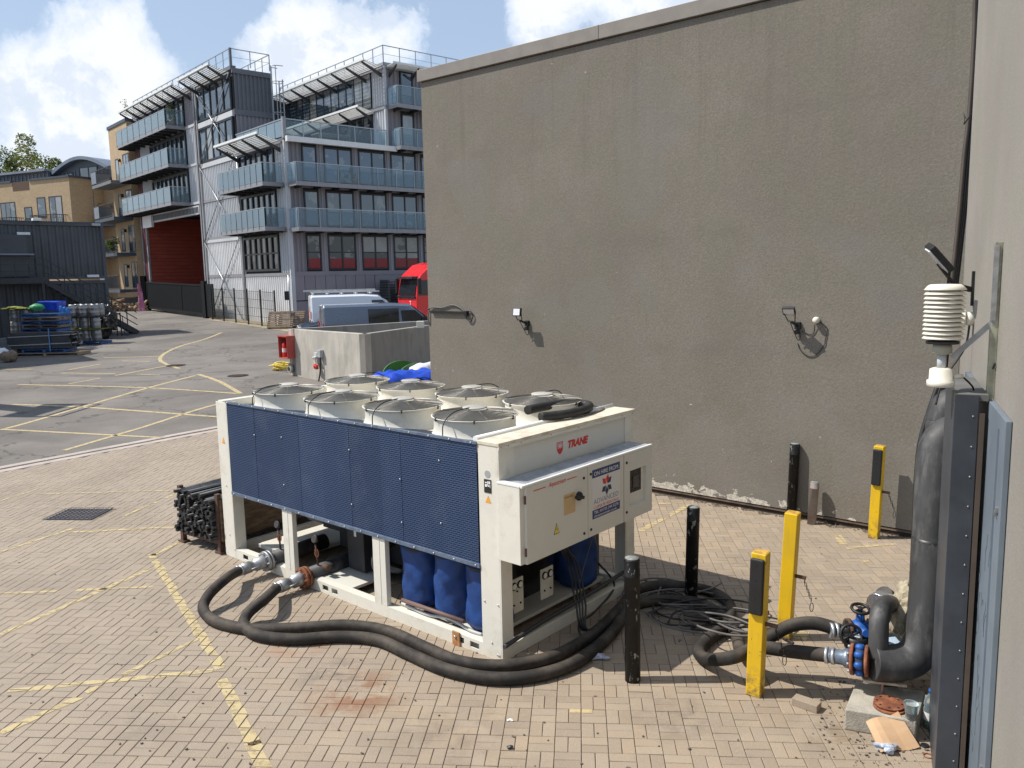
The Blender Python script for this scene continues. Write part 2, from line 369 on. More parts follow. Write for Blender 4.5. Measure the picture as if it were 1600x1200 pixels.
def guard_material():
    """perforated blue fin guard: rows of staggered slots"""
    mt = bpy.data.materials.new('perforated_blue_guard'); mt.use_nodes = True; t = NT(mt.node_tree)
    co = t.add('ShaderNodeTexCoord').outputs['Object']; s_ = t.add('ShaderNodeSeparateXYZ', i_0=co)
    v = t.add('ShaderNodeCombineXYZ', i_0=s_.outputs[1], i_1=s_.outputs[2]).outputs[0]
    br = t.add('ShaderNodeTexBrick', i_Vector=v, i_Scale=1.)
    br.inputs['Mortar Size'].default_value = .0062; br.inputs['Mortar Smooth'].default_value = .3
    br.inputs['Brick Width'].default_value = .055; br.inputs['Row Height'].default_value = .0215
    oi = t.add('ShaderNodeObjectInfo').outputs['Random']
    base = t.mix(oi, (.022, .050, .125, 1), (.034, .070, .165, 1))
    base = t.mix(t.ramp(t.noise(co, 2.2, 6, .65), .45, .78, 0, .4), base, (.11, .15, .23, 1))
    st = t.noise(t.vmath('MULTIPLY', co, (1, 9, .8)), 1.6, 5, .6)
    base = t.mix(t.ramp(st, .52, .75, 0, .35), base, (.030, .060, .135, 1))
    c = t.mix(br.outputs['Fac'], (.007, .012, .026, 1), base)
    b = t.add('ShaderNodeBsdfPrincipled', i_Base_Color=c, i_Roughness=.55, i_Metallic=.0); b.inputs['Specular IOR Level'].default_value = .3
    bb = t.add('ShaderNodeBump', i_Height=br.outputs['Fac'], i_Strength=.6, i_Distance=.004); t.l.new(bb.outputs[0], b.inputs['Normal'])
    t.l.new(b.outputs[0], t.add('ShaderNodeOutputMaterial').inputs[0]); return mt


guard = guard_material()
guard_trim = M('blue_guard_trim', (.12, .16, .23), .5, .2, var=.2, scale=10, dirt=(.30, .32, .35), dirt_amt=.4, dscale=18)


def bollard_material():
    mt = bpy.data.materials.new('chipped_black_paint'); mt.use_nodes = True; t = NT(mt.node_tree)
    co = t.add('ShaderNodeNewGeometry').outputs['Position']
    n = t.noise(t.vmath('MULTIPLY', co, (1, 1, .6)), 17, 7, .72)
    m1 = t.ramp(n, .59, .615)
    c = t.mix(t.ramp(t.noise(co, 4, 3), .3, .7), (.007, .007, .008, 1), (.017, .0165, .016, 1))
    c = t.mix(m1, c, (.30, .31, .30, 1))
    b = t.add('ShaderNodeBsdfPrincipled', i_Base_Color=c, i_Roughness=.5); b.inputs['Specular IOR Level'].default_value = .25
    bb = t.add('ShaderNodeBump', i_Height=m1, i_Strength=.4, i_Distance=.002, invert=True); t.l.new(bb.outputs[0], b.inputs['Normal'])
    t.l.new(b.outputs[0], t.add('ShaderNodeOutputMaterial').inputs[0]); return mt


chipped = bollard_material()


def paint_material():
    mt = bpy.data.materials.new('worn_yellow_road_paint'); mt.use_nodes = True; t = NT(mt.node_tree)
    co = t.add('ShaderNodeNewGeometry').outputs['Position']
    c = t.mix(t.noise(co, 6, 4), (.53, .42, .19, 1), (.50, .405, .26, 1))
    b = t.add('ShaderNodeBsdfPrincipled', i_Base_Color=c, i_Roughness=.8)
    a = t.ramp(t.noise(co, 9, 8, .75), .32, .52, .25, .95)
    tr = t.add('ShaderNodeBsdfTransparent')
    mx = t.add('ShaderNodeMixShader', i_0=a, i_1=tr.outputs[0], i_2=b.outputs[0])
    t.l.new(mx.outputs[0], t.add('ShaderNodeOutputMaterial').inputs[0]); return mt


road_paint = paint_material()


def leaf_material(name, c1, c2):
    mt = bpy.data.materials.new(name); mt.use_nodes = True; t = NT(mt.node_tree)
    co = t.add('ShaderNodeNewGeometry').outputs['Position']
    c = t.mix(t.ramp(t.noise(co, .8, 4), .35, .65), rgb(c1), rgb(c2))
    b = t.add('ShaderNodeBsdfPrincipled', i_Base_Color=c, i_Roughness=.6)
    tl = t.add('ShaderNodeBsdfTranslucent', i_Color=t.mix(.5, c, (.25, .30, .04, 1)))
    mx = t.add('ShaderNodeMixShader', i_0=.3, i_1=b.outputs[0], i_2=tl.outputs[0])
    t.l.new(mx.outputs[0], t.add('ShaderNodeOutputMaterial').inputs[0]); return mt


leaf = leaf_material('tree_leaf', (.06, .085, .018), (.13, .15, .035))
leaf_dark = leaf_material('shrub_leaf', (.025, .05, .012), (.06, .09, .02))

# ------------------------------------------------------------------ mesh helpers


class MB:
    def __init__(s): s.v = []; s.f = []; s.sm = []
    def add(s, vs, fs, smooth=False):
        o = len(s.v); s.v += [tuple(v) for v in vs]; s.f += [tuple(i + o for i in f) for f in fs]; s.sm += [smooth] * len(fs); return s
    def box(s, x0, x1, y0, y1, z0, z1, mat=None):
        if x0 > x1: x0, x1 = x1, x0
        if y0 > y1: y0, y1 = y1, y0
        if z0 > z1: z0, z1 = z1, z0
        vs = [Vector(p) for p in ((x0, y0, z0), (x1, y0, z0), (x1, y1, z0), (x0, y1, z0), (x0, y0, z1), (x1, y0, z1), (x1, y1, z1), (x0, y1, z1))]
        if mat: vs = [mat @ v for v in vs]
        return s.add(vs, [(0, 3, 2, 1), (4, 5, 6, 7), (0, 1, 5, 4), (1, 2, 6, 5), (2, 3, 7, 6), (3, 0, 4, 7)])
    def bar(s, p0, p1, w=.05, h=None, up=(0, 0, 1)):
        """square bar between two points"""
        h = h or w; p0 = Vector(p0); p1 = Vector(p1); d = (p1 - p0); L = d.length
        if L < 1e-6: return s
        d.normalize(); u = Vector(up)
        if abs(d.dot(u)) > .98: u = Vector((1, 0, 0))
        a = d.cross(u).normalized(); b = a.cross(d).normalized()
        m = Matrix((a, d, b)).transposed().to_4x4(); m.translation = p0
        return s.box(-w / 2, w / 2, 0, L, -h / 2, h / 2, m)
    def tube(s, pts, r, n=10, caps=True, smooth=True):
        pts = [Vector(p) for p in pts]; rs = r if isinstance(r, (list, tuple)) else [r] * len(pts)
        vs = []; fs = []; prev = None
        for i, p in enumerate(pts):
            d = (pts[min(i + 1, len(pts) - 1)] - pts[max(i - 1, 0)]).normalized()
            if prev is None:
                u = Vector((0, 0, 1)) if abs(d.z) < .9 else Vector((1, 0, 0)); a = d.cross(u).normalized()
            else: a = (prev - d * prev.dot(d)).normalized()
            prev = a; b = d.cross(a)
            for k in range(n):
                t = 2 * PI * k / n; vs.append(p + (a * math.cos(t) + b * math.sin(t)) * rs[i])
        for i in range(len(pts) - 1):
            for k in range(n):
                k2 = (k + 1) % n; fs.append((i * n + k, i * n + k2, (i + 1) * n + k2, (i + 1) * n + k))
        s.add(vs, fs, smooth)
        if caps:
            o = len(s.v) - len(vs); s.f.append(tuple(o + k for k in range(n - 1, -1, -1))); s.f.append(tuple(o + (len(pts) - 1) * n + k for k in range(n))); s.sm += [False, False]
        return s
    def cyl(s, p0, p1, r, n=16, r2=None): return s.tube([p0, p1], [r, r if r2 is None else r2], n)
    def lathe(s, prof, n=24, c=(0, 0, 0), mat=None, smooth=True, cap0=True, cap1=True):
        vs = []; fs = []
        for (r, z) in prof:
            for k in range(n):
                t = 2 * PI * k / n; p = Vector((c[0] + r * math.cos(t), c[1] + r * math.sin(t), c[2] + z)); vs.append(mat @ p if mat else p)
        for i in range(len(prof) - 1):
            for k in range(n):
                k2 = (k + 1) % n; fs.append((i * n + k, i * n + k2, (i + 1) * n + k2, (i + 1) * n + k))
        s.add(vs, fs, smooth); o = len(s.v) - len(vs)
        if cap0: s.f.append(tuple(o + k for k in range(n - 1, -1, -1))); s.sm.append(False)
        if cap1: s.f.append(tuple(o + (len(prof) - 1) * n + k for k in range(n))); s.sm.append(False)
        return s
    def prism(s, poly, ax, a0, a1, mat=None):
        """poly: 2D list extruded along axis ax (0,1,2)"""
        n = len(poly); vs = []
        for a in (a0, a1):
            for (p, q) in poly:
                v = {0: (a, p, q), 1: (p, a, q), 2: (p, q, a)}[ax]; v = Vector(v); vs.append(mat @ v if mat else v)
        fs = [tuple(range(n)), tuple(range(2 * n - 1, n - 1, -1))] + [(i, (i + 1) % n + 0, (i + 1) % n + n, i + n) for i in range(n)]
        return s.add(vs, fs)
    def quad(s, a, b, c, d): return s.add([a, b, c, d], [(0, 1, 2, 3)])
    def mesh(s, name, mat):
        me = bpy.data.meshes.new(name); me.from_pydata([tuple(v) for v in s.v], [], s.f)
        me.polygons.foreach_set('use_smooth', s.sm); 
        if mat: me.materials.append(mat)
        me.update(); return me
    def build(s, name, mat, parent=None, bevel=0., seg=2, loc=None, rot=None, fixn=True):
        me = s.mesh(name, mat)
        if fixn:
            b = bmesh.new(); b.from_mesh(me); bmesh.ops.recalc_face_normals(b, faces=b.faces); b.to_mesh(me); b.free()
        o = bpy.data.objects.new(name, me); C.objects.link(o)
        if parent: o.parent = parent
        if loc is not None: o.location = loc
        if rot is not None: o.rotation_euler = rot
        if bevel:
            md = o.modifiers.new('bevel', 'BEVEL'); md.width = bevel; md.segments = seg; md.limit_method = 'ANGLE'; md.angle_limit = R(50)
        return o


def empty(name, loc=(0, 0, 0), rz=0., parent=None):
    o = bpy.data.objects.new(name, None); C.objects.link(o); o.location = loc; o.rotation_euler = (0, 0, rz); o.empty_display_size = .2
    if parent: o.parent = parent
    return o


def tag(o, label=None, cat=None, group=None, kind=None):
    if label: o['label'] = label
    if cat: o['category'] = cat
    if group: o['group'] = group
    if kind: o['kind'] = kind
    return o


def copy_tree(o, parent=None):
    c = o.copy(); C.objects.link(c); c.parent = parent
    for ch in o.children: copy_tree(ch, c)
    return c


def share(name, src, parent, loc=None, rot=None, scale=None):
    o = bpy.data.objects.new(name, src.data if hasattr(src, 'data') else src); C.objects.link(o); o.parent = parent
    if loc is not None: o.location = loc
    if rot is not None: o.rotation_euler = rot
    if scale is not None: o.scale = scale
    return o


def spline(pts, per=10):
    P = [Vector(p) for p in pts]; out = []
    for i in range(len(P) - 1):
        p0 = P[max(i - 1, 0)]; p1 = P[i]; p2 = P[i + 1]; p3 = P[min(i + 2, len(P) - 1)]
        for k in range(per):
            t = k / per
            out.append(.5 * ((2 * p1) + (p2 - p0) * t + (2 * p0 - 5 * p1 + 4 * p2 - p3) * t * t + (3 * p1 - 3 * p2 + p3 - p0) * t ** 3))
    out.append(P[-1]); return out


def text(name, body, height, mat, parent, loc, rot, width=None, shear=0., bold=0., align='LEFT', spacing=1.):
    cu = bpy.data.curves.new(name, 'FONT'); cu.body = body; cu.size = height * 1.38; cu.shear = shear; cu.offset = bold; cu.align_x = align
    cu.extrude = .0004; cu.space_character = spacing; cu.resolution_u = 3
    o = bpy.data.objects.new(name, cu); C.objects.link(o)
    bpy.context.view_layer.update()
    me = bpy.data.meshes.new_from_object(o.evaluated_get(bpy.context.evaluated_depsgraph_get()))
    bpy.data.objects.remove(o); me.materials.clear(); me.materials.append(mat)
    if width and len(me.vertices):
        xs = [v.co.x for v in me.vertices]; k = width / (max(xs) - min(xs)); x0 = min(xs) if align == 'LEFT' else 0
        for v in me.vertices: v.co.x = (v.co.x - x0) * k
    o = bpy.data.objects.new(name, me); C.objects.link(o); o.parent = parent; o.location = loc; o.rotation_euler = rot; return o


# ================================================================== GROUND
# far ground sheet to the horizon
b = MB()
ys = [-60, 20, 40, 60, 90, 140, 250, 600, 1500]
def gfar(y): return (gz(y) if y <= 70 else 1.5) - .35
xs_ = [-900, -200, 0, 200, 900]
for i in range(len(ys) - 1):
    for j in range(len(xs_) - 1):
        b.quad((xs_[j], ys[i], gfar(ys[i])), (xs_[j + 1], ys[i], gfar(ys[i])), (xs_[j + 1], ys[i + 1], gfar(ys[i + 1])), (xs_[j], ys[i + 1], gfar(ys[i + 1])))
tag(b.build('ground', moss), kind='structure')

K0 = Vector((-9.85, 15.25, 0)); K1 = Vector((-7.13, 19.05, 0)); KD = (K1 - K0).normalized(); KN = Vector((KD.y, -KD.x, 0))   # KN points to the paving side


def kerb_side(x, y): return (Vector((x, y, 0)) - K0).dot(KN)


bm = bmesh.new()
rows = []
yy = [-8, -4, 0, 4, 8, 12, 16, 20] + [20 + 2.5 * i for i in range(1, 31)]
xx = [-70 + 3 * i for i in range(36)]
grid = [[bm.verts.new((x, y, gz(y))) for x in xx] for y in yy]
for i in range(len(yy) - 1):
    for j in range(len(xx) - 1): bm.faces.new((grid[i][j], grid[i][j + 1], grid[i + 1][j + 1], grid[i + 1][j]))
bmesh.ops.bisect_plane(bm, geom=bm.verts[:] + bm.edges[:] + bm.faces[:], plane_co=K0 - KN * .59, plane_no=KN, clear_outer=True)
me = bpy.data.meshes.new('asphalt_yard'); bm.to_mesh(me); bm.free(); me.materials.append(asphalt)
o = bpy.data.objects.new('asphalt_yard', me); C.objects.link(o); tag(o, kind='structure')

# kerb: two rows of flush concrete stones with a dark joint between
kerb = empty('kerb', (K0.x, K0.y, 0), math.atan2(KD.y, KD.x)); tag(kerb, kind='structure')
km = M('pale_kerb_stone', (.43, .37, .325), .85, var=.14, scale=1.3, bump=.2, dirt=(.28, .24, .2), dirt_amt=.5)
MB().box(-9, 26, -.02, .60, -.10, -.015).build('kerb_bed', joint_sand, kerb)
st = MB().box(.004, .906, -.11, .11, -.1, .004).build('kerb_stone', km, kerb, bevel=.008, seg=1)
st.location = (-9, .47, 0); first = st
for k in range(0, 37):
    for row in (.47, .12):
        if k == 0 and row == .47: continue
        c = st.copy(); C.objects.link(c); c.location = (-9 + k * .91 + (.4 if row < .2 else 0), row, max(0, .03 * ((K0 + KD * (-9 + k * .91)).y - 20)) + random.uniform(-.002, .002))
# local +y of the kerb empty points away from the paving

# --- block paving in a basket weave: 300 nearest visible as parts, the rest joined
PA = R(4.7); PX = Vector((math.cos(PA), -math.sin(PA), 0)); PY = Vector((math.sin(PA), math.cos(PA), 0))
PM = .2035
paving = empty('paving', (0, 0, 0), -PA); tag(paving, kind='structure')
B_ = Vector((2.2249, 12.9107, 0)); TW = R(50.1377); WD = Vector((-math.sin(TW), math.cos(TW), 0)); WN = Vector((WD.y, -WD.x, 0))   # WN points at the camera? (checked below)
if WN.y > 0: WN = -WN
bricks = []
def visible(p, mg=140):
    d = p - Vector((0, 0, CAM_H)); z = d.dot(FWD)
    if z < .5: return None
    px = 800 + F_PX * d.dot(RGT) / z; py = 600 - F_PX * d.dot(UPV) / z
    return px, py, z
MAN = [G(85, 815), G(155, 808), G(158, 790), G(93, 797)]; MC = sum(MAN, Vector()) / 4
for i in range(-75, 45):
    for j in range(10, 125):
        cx = (i + .5) * PM; cy = (j + .5) * PM
        wpt = PX * cx + PY * cy
        if kerb_side(wpt.x, wpt.y) < -.02: continue
        if (wpt - B_).dot(WN) < .06: continue
        v = visible(wpt)
        if v is None or v[0] < -330 or v[0] > 1830 or v[1] > 1420: continue
        if abs((wpt - MC).dot(PX)) < .40 and abs((wpt - MC).dot(PY)) < .34: continue
        hz = (i + j) % 2 == 0
        for k in (-.25, .25):
            bx, by = (cx, cy + k * PM) if hz else (cx + k * PM, cy)
            inb = -5 <= v[0] <= 1605 and v[1] <= 1203
            bricks.append((bx, by, 0 if hz else 1, (PX * bx + PY * by).length if inb else 999))
bricks.sort(key=lambda q: q[3])
L2, W2 = PM / 2 - .0022, PM / 4 - .0022


def brick_geo(hx, hy, z=0., c=.003, tx=0., ty=0.):
    t = lambda x, y, zz: (x, y, z + zz + x * tx + y * ty)
    vs = [t(-hx, -hy, -.03), t(hx, -hy, -.03), t(hx, hy, -.03), t(-hx, hy, -.03), t(-hx, -hy, -c), t(hx, -hy, -c), t(hx, hy, -c), t(-hx, hy, -c),
          t(-hx + c, -hy + c, 0), t(hx - c, -hy + c, 0), t(hx - c, hy - c, 0), t(-hx + c, hy - c, 0)]
    fs = [(0, 1, 5, 4), (1, 2, 6, 5), (2, 3, 7, 6), (3, 0, 4, 7), (4, 5, 9, 8), (5, 6, 10, 9), (6, 7, 11, 10), (7, 4, 8, 11), (8, 9, 10, 11)]
    return vs, fs


vars_ = []
for k in range(4):
    mb = MB(); mb.add(*brick_geo(L2, W2, 0, .003 + .0006 * k, random.uniform(-.006, .006), random.uniform(-.01, .01))); vars_.append(mb.mesh('brick', paver))
for (bx, by, o_, d) in bricks[:300]:
    share('brick', vars_[random.randrange(4)], paving, (bx, by, random.uniform(-.0018, .0012)), (0, 0, (PI / 2 if o_ else 0) + random.choice((0, PI)) + random.uniform(-.008, .008)))
mb = MB(); rnds = []
for (bx, by, o_, d) in bricks[300:]:
    hx, hy = (W2, L2) if o_ else (L2, W2)
    vs, fs = brick_geo(hx, hy, random.uniform(-.0015, .001), .003, random.uniform(-.008, .008), random.uniform(-.008, .008))
    mb.add([(x + bx, y + by, z) for (x, y, z) in vs], fs[4:]); rnds += [random.random()] * 5
me = mb.mesh('bricks', paver); at = me.attributes.new('rnd', 'FLOAT', 'FACE'); at.data.foreach_set('value', rnds)
ob = bpy.data.objects.new('bricks', me); C.objects.link(ob); ob.parent = paving; tag(ob, kind='stuff')
# bed under the paving
bm = bmesh.new()
vs = [bm.verts.new(p) for p in ((-30, -6, -.011), (16, -6, -.011), (16, 40, -.011), (-30, 40, -.011))]; bm.faces.new(vs)
bmesh.ops.bisect_plane(bm, geom=bm.verts[:] + bm.edges[:] + bm.faces[:], plane_co=K0, plane_no=-KN, clear_outer=True)
me = bpy.data.meshes.new('paving_bed'); bm.to_mesh(me); bm.free(); me.materials.append(joint_sand)
o = bpy.data.objects.new('paving_bed', me); C.objects.link(o); tag(o, kind='structure')


def clip(poly, P, n):
    out = []
    for i in range(len(poly)):
        a = poly[i]; b_ = poly[(i + 1) % len(poly)]; da = (a - P).dot(n); db = (b_ - P).dot(n)
        if da <= 0: out.append(a)
        if da * db < 0: out.append(a + (b_ - a) * (da / (da - db)))
    return out


bw = [(PX * bx + PY * by, o_) for (bx, by, o_, d) in bricks]
def brick_line(a, c, wd=.085, keep=.97):
    a = a.copy(); c = c.copy(); a.z = c.z = 0; d = (c - a); L = d.length; d.normalize(); n = Vector((-d.y, d.x, 0)); mb = MB()
    for (p, o_) in bw:
        r = p - a; s_ = r.dot(d)
        if s_ < -.15 or s_ > L + .15 or abs(r.dot(n)) > wd / 2 + .13: continue
        if random.random() > keep: continue
        hx, hy = (W2, L2) if o_ else (L2, W2); hx -= .004; hy -= .004
        poly = [p + PX * sx * hx + PY * sy * hy for sx, sy in ((-1, -1), (1, -1), (1, 1), (-1, 1))]
        jw = wd * random.uniform(.85, 1.15); ja = random.uniform(-.008, .008)
        for (P, nn) in ((a, -d), (c, d), (a + n * (jw / 2 + ja), n), (a - n * (jw / 2 - ja), -n)):
            poly = clip(poly, P, nn)
            if len(poly) < 3: break
        if len(poly) >= 3:
            mb.add([(q.x, q.y, .0035) for q in poly], [tuple(range(len(poly)))])
    if mb.v: tag(mb.build('painted_line', road_paint, fixn=False), kind='structure')


LN = [((236, 866), (345, 1045), .095), ((346, 1062), (398, 1165), .105), ((392, 1160), (415, 1202), .12), ((0, 992), (236, 888), .075), ((0, 928), (240, 917), .06), ((0, 863), (117, 825), .07),
      ((110, 832), (283, 823), .08), ((285, 846), (238, 868), .08), ((12, 1080), (333, 1048), .075), ((0, 1145), (135, 1085), .09), ((135, 1083), (310, 998), .06),
      ((65, 772), (280, 766), .05), ((195, 806), (283, 768), .06), ((0, 783), (60, 764), .05), ((1000, 830), (1077, 789), .09), ((1012, 787), (1068, 786), .06),
      ((1322, 857), (1400, 850), .06), ((1310, 836), (1318, 851), .10), ((1346, 877), (1358, 878), .08), ((1225, 988), (1262, 995), .22), ((890, 1111), (925, 1112), .06)]
for (p, q, wd) in LN: brick_line(G(*p), G(*q), wd)


def asphalt_line(pts, wd):
    P = [GT(*p) for p in pts]; P = spline(P, 8) if len(P) > 2 else [P[0].lerp(P[1], k / 8) for k in range(9)]
    mb = MB(); L_ = []
    for i, p in enumerate(P):
        d = (P[min(i + 1, len(P) - 1)] - P[max(i - 1, 0)]); d.z = 0; d.normalize(); n = Vector((-d.y, d.x, 0)) * wd / 2
        for q in (p + n, p - n): L_.append((q.x, q.y, gz(q.y) + .006))
    mb.add(L_, [(2 * i, 2 * i + 1, 2 * i + 3, 2 * i + 2) for i in range(len(P) - 1)]); tag(mb.build('painted_line', road_paint, fixn=False), kind='structure')


AL = [([(9, 670), (60, 656), (225, 608), (305, 587)], .14), ([(310, 585), (342, 596), (376, 615)], .15), ([(28, 601), (225, 606), (370, 615)], .13), ([(20, 632), (140, 637), (345, 652)], .13),
      ([(0, 671), (252, 684)], .12), ([(100, 704), (287, 647), (350, 629)], .13), ([(95, 583), (180, 584)], .11), ([(180, 587), (265, 571)], .12), ([(346, 520), (320, 530), (282, 541), (258, 552), (250, 562), (260, 569), (280, 576)], .15),
      ([(107, 578), (157, 569)], .12), ([(162, 559), (250, 557)], .12), ([(157, 591), (107, 600)], .1), ([(0, 577), (50, 577)], .12), ([(190, 564), (235, 565)], .1), ([(215, 585), (250, 586)], .1)]
for p, wd in AL: asphalt_line(p, wd)
# manhole cover in the paving
mh = empty('manhole_cover', (MC.x, MC.y, 0), -PA); tag(mh, 'dark rectangular ribbed manhole cover let into the brick paving', 'manhole cover')
MB().box(-.36, .36, -.31, .31, -.03, -.004).box(-.39, -.36, -.33, .33, -.03, .001).box(.36, .39, -.33, .33, -.03, .001).box(-.36, .36, .31, .33, -.03, .001).box(-.36, .36, -.33, -.31, -.03, .001).build('cover_frame', dark_steel, mh)
mb = MB()
for i in range(9):
    for j in range(8): mb.box(-.34 + i * .077, -.29 + i * .077, -.29 + j * .074, -.25 + j * .074, -.004, .003)
mb.build('tread_studs', M('worn_iron', (.13, .11, .11), .5, .3), mh)
# drain covers on the asphalt
for (px, py, n_) in ((372, 587, 'small'), (275, 571, 'far')):
    p = GT(px, py); d = empty('drain_cover', p + Vector((0, 0, .004))); tag(d, 'round iron drain cover on the asphalt beyond the %s' % ('painted curve' if n_ == 'far' else 'chiller corner'), 'drain cover')
    mb = MB().lathe([(.36, 0), (.36, .01)], 20); mb.build('cover', dark_steel, d)
    mb = MB()
    for k in range(5): mb.box(-.28, .28, -.22 + k * .1, -.17 + k * .1, .0101, .016)
    mb.build('rib', rust_dark, d)
# dusty verge at the foot of the container building
va = [GT(325, 500), GT(370, 506), GT(452, 519), GT(470, 508), GT(455, 500), GT(330, 492)]
mb = MB().add([(p.x, p.y, gz(p.y) + .012) for p in va], [tuple(range(6))]); tag(mb.build('verge', moss, fixn=False), kind='structure')

# ================================================================== GREY RENDERED BUILDING (right)
gw = empty('rendered_building', (B_.x, B_.y, 0), R(50.1377 - 90)); tag(gw, 'large blank grey brown rendered building filling the right of the yard', 'building')
# local x = along the wall to the right, local y = into the building
MB().box(-5.01, 9, 0, 14, .10, 7.22).build('rendered_wall', stucco, gw)
MB().box(-5.0, 9, .035, 13.9, -.1, .10).build('plinth', M('dark_plinth', (.06, .045, .035), .9, var=.4, scale=3, bump=.3), gw)
MB().box(-5.0, 9, .012, .036, .055, .085).build('plinth_strip', M('rusty_strip', (.17, .12, .085), .8, var=.4, scale=4), gw)
copm = M('coping_metal', (.235, .21, .185), .5, .1, var=.06)
MB().box(-5.06, -.93, -.055, 14, 7.235, 7.45).build('coping', copm, gw, bevel=.006)
MB().box(-.925, 4.6, -.055, 14, 7.235, 7.45).build('coping', copm, gw, bevel=.006)
MB().box(4.605, 9, -.055, 14, 7.235, 7.45).build('coping', copm, gw, bevel=.006)
MB().box(-5.0, 9, .02, 13.9, 7.22, 7.235).build('shadow_gap', black_metal, gw)
# weeds / debris line at the foot of the wall
mb = MB(); random.seed(3)
for k in range(260):
    x = random.uniform(-.5, 4); y = -abs(random.gauss(0, .06)) - .01; s_ = random.uniform(.006, .025)
    if random.random() < .35 and x > 2.2:
        a = random.uniform(0, 6.28); h_ = random.uniform(.02, .07); mb.add([(x, y, 0), (x + .01, y, 0), (x + math.cos(a) * h_, y + math.sin(a) * h_ * .6, h_)], [(0, 1, 2)])
    else: mb.box(x, x + s_, y - s_ * .7, y, 0, s_ * .6)
tag(mb.build('wall_foot_litter', M('litter_earth', (.17, .14, .09), .9, var=.5, scale=20)), kind='stuff'); bpy.data.objects['wall_foot_litter'].matrix_world = Matrix.Translation(B_) @ Matrix.Rotation(R(50.1377 - 90), 4, 'Z')
WALLM = Matrix.Translation(B_) @ Matrix.Rotation(R(50.1377 - 90), 4, 'Z')
def wallp(x, y, z): return WALLM @ Vector((x, y, z))
WROT = R(50.1377 - 90)

# ================================================================== PALE SIDE WALL (far right)
E0 = Vector((4.191, 7.556, 0)); SD = az(24.3)                      # wall runs from E0 back towards the camera along -SD
side = empty('side_wall', E0, R(90 - 24.3)); tag(side, 'pale grey rendered wall close on the right edge', 'wall')
# local x = +SD (away), local y = left (towards the yard)
MB().box(-11, 0, -.35, 0, 0, 8.5).build('rendered_face', stucco2, side)
SM = Matrix.Translation(E0) @ Matrix.Rotation(R(90 - 24.3), 4, 'Z'); SMI = SM.inverted()
def sidep(x, y, z): return SM @ Vector((x, y, z))
def onside(px, py, y=0.):
    """point of the plane local y = y seen at a pixel, in wall coordinates"""
    d = ray(px, py); o3 = Vector((0, 0, CAM_H)); n = Vector((-SD.y, SD.x, 0)); t = ((E0 + n * y) - o3).dot(n) / d.dot(n); return SMI @ (o3 + d * t)
xn = onside(1583, 660).x
panel_mat = M('scribbled_blue_grey_panel', (.155, .19, .228), .5, var=.12, scale=1.4, dirt=(.13, .16, .20), dirt_amt=.3, dscale=3)
door = empty('metal_door_panel', sidep(xn, 0, 0), R(90 - 24.3)); tag(door, 'tall blue grey steel door with scratched scribbles in the pale side wall', 'door')
MB().box(0, -xn - 1.0, .003, .035, .0, 2.70).build('door_sheet', panel_mat, door, bevel=.004)
MB().box(.22, .235, .035, .045, .0, 2.62).build('fold_line', panel_mat, door)

mb = MB(); random.seed(11)
for k in range(26):
    x = random.uniform(.3, 1.1); z = random.uniform(.5, 1.75); pts = []
    a = random.uniform(0, 6.28)
    for q in range(9):
        a += random.uniform(-1.1, 1.1); x += .018 * math.cos(a); z += .04 * math.sin(a); pts.append((x, .037, z))
    mb.tube(spline(pts, 3), .0013, 4)
mb.build('scribble', M('scribble_dark', (.10, .12, .15), .7), door)
mb = MB()
for (x, z) in ((.07, 2.15), (.10, 2.12), (.06, .55), (.10, .3)): mb.box(x, x + .03, .035, .05, z, z + .03)
mb.build('bolt', steel, door)
# boxed steel post beside the door
q = SMI @ AD(1512, 620, 5.25)
post = empty('steel_guard_post', sidep(q.x, 0, 0), R(90 - 24.3)); tag(post, 'dark grey riveted steel guard post standing before the blue grey door', 'post')
gpm = M('guard_post_paint', (.055, .062, .075), .42, .2, var=.15, scale=3, dirt=(.11, .12, .13), dirt_amt=.25)
yl, yr = (SMI @ AD(1494, 614, 5.2)).y, (SMI @ AD(1531, 628, 5.2)).y
MB().box(0, .02, yr, yl, 0, 2.74).box(.02, .75, yl - .02, yl, 0, 2.74).build('front_plate', gpm, post, bevel=.003)
MB().box(.02, .95, .04, yl - .02, 2.70, 2.74).build('cover_plate', M('cover_dusty', (.13, .13, .125), .7), post)
MB().box(-.01, .02, yr - .035, yr - .006, .0, 2.62).build('rusted_edge_strip', M('brown_strip', (.09, .065, .05), .7), post)
rv = MB().lathe([(.006, 0), (.006, .003), (.003, .005)], 8, mat=Matrix.Rotation(R(-90), 4, 'Y'))
r0 = rv.build('rivet', steel, post, loc=(0, yr + .03, .2))
for k in range(1, 13): share('rivet', r0, post, (0, yr + .03, .2 + k * .2))

# ================================================================== CHILLER
TH = R(49.2607); CA = Vector((-.1357, 7.1255, 0)); CL, CW, CH = 4.83, 2.263, 2.07
ch = empty('air_cooled_chiller', CA, TH); tag(ch, 'big cream air cooled chiller with eight roof fans and blue fin guards', 'chiller')
def pbox(name, mat, x0, x1, y0, y1, z0, z1, bevel=.004, parent=ch): return MB().box(x0, x1, y0, y1, z0, z1).build(name, mat, parent, bevel=bevel)
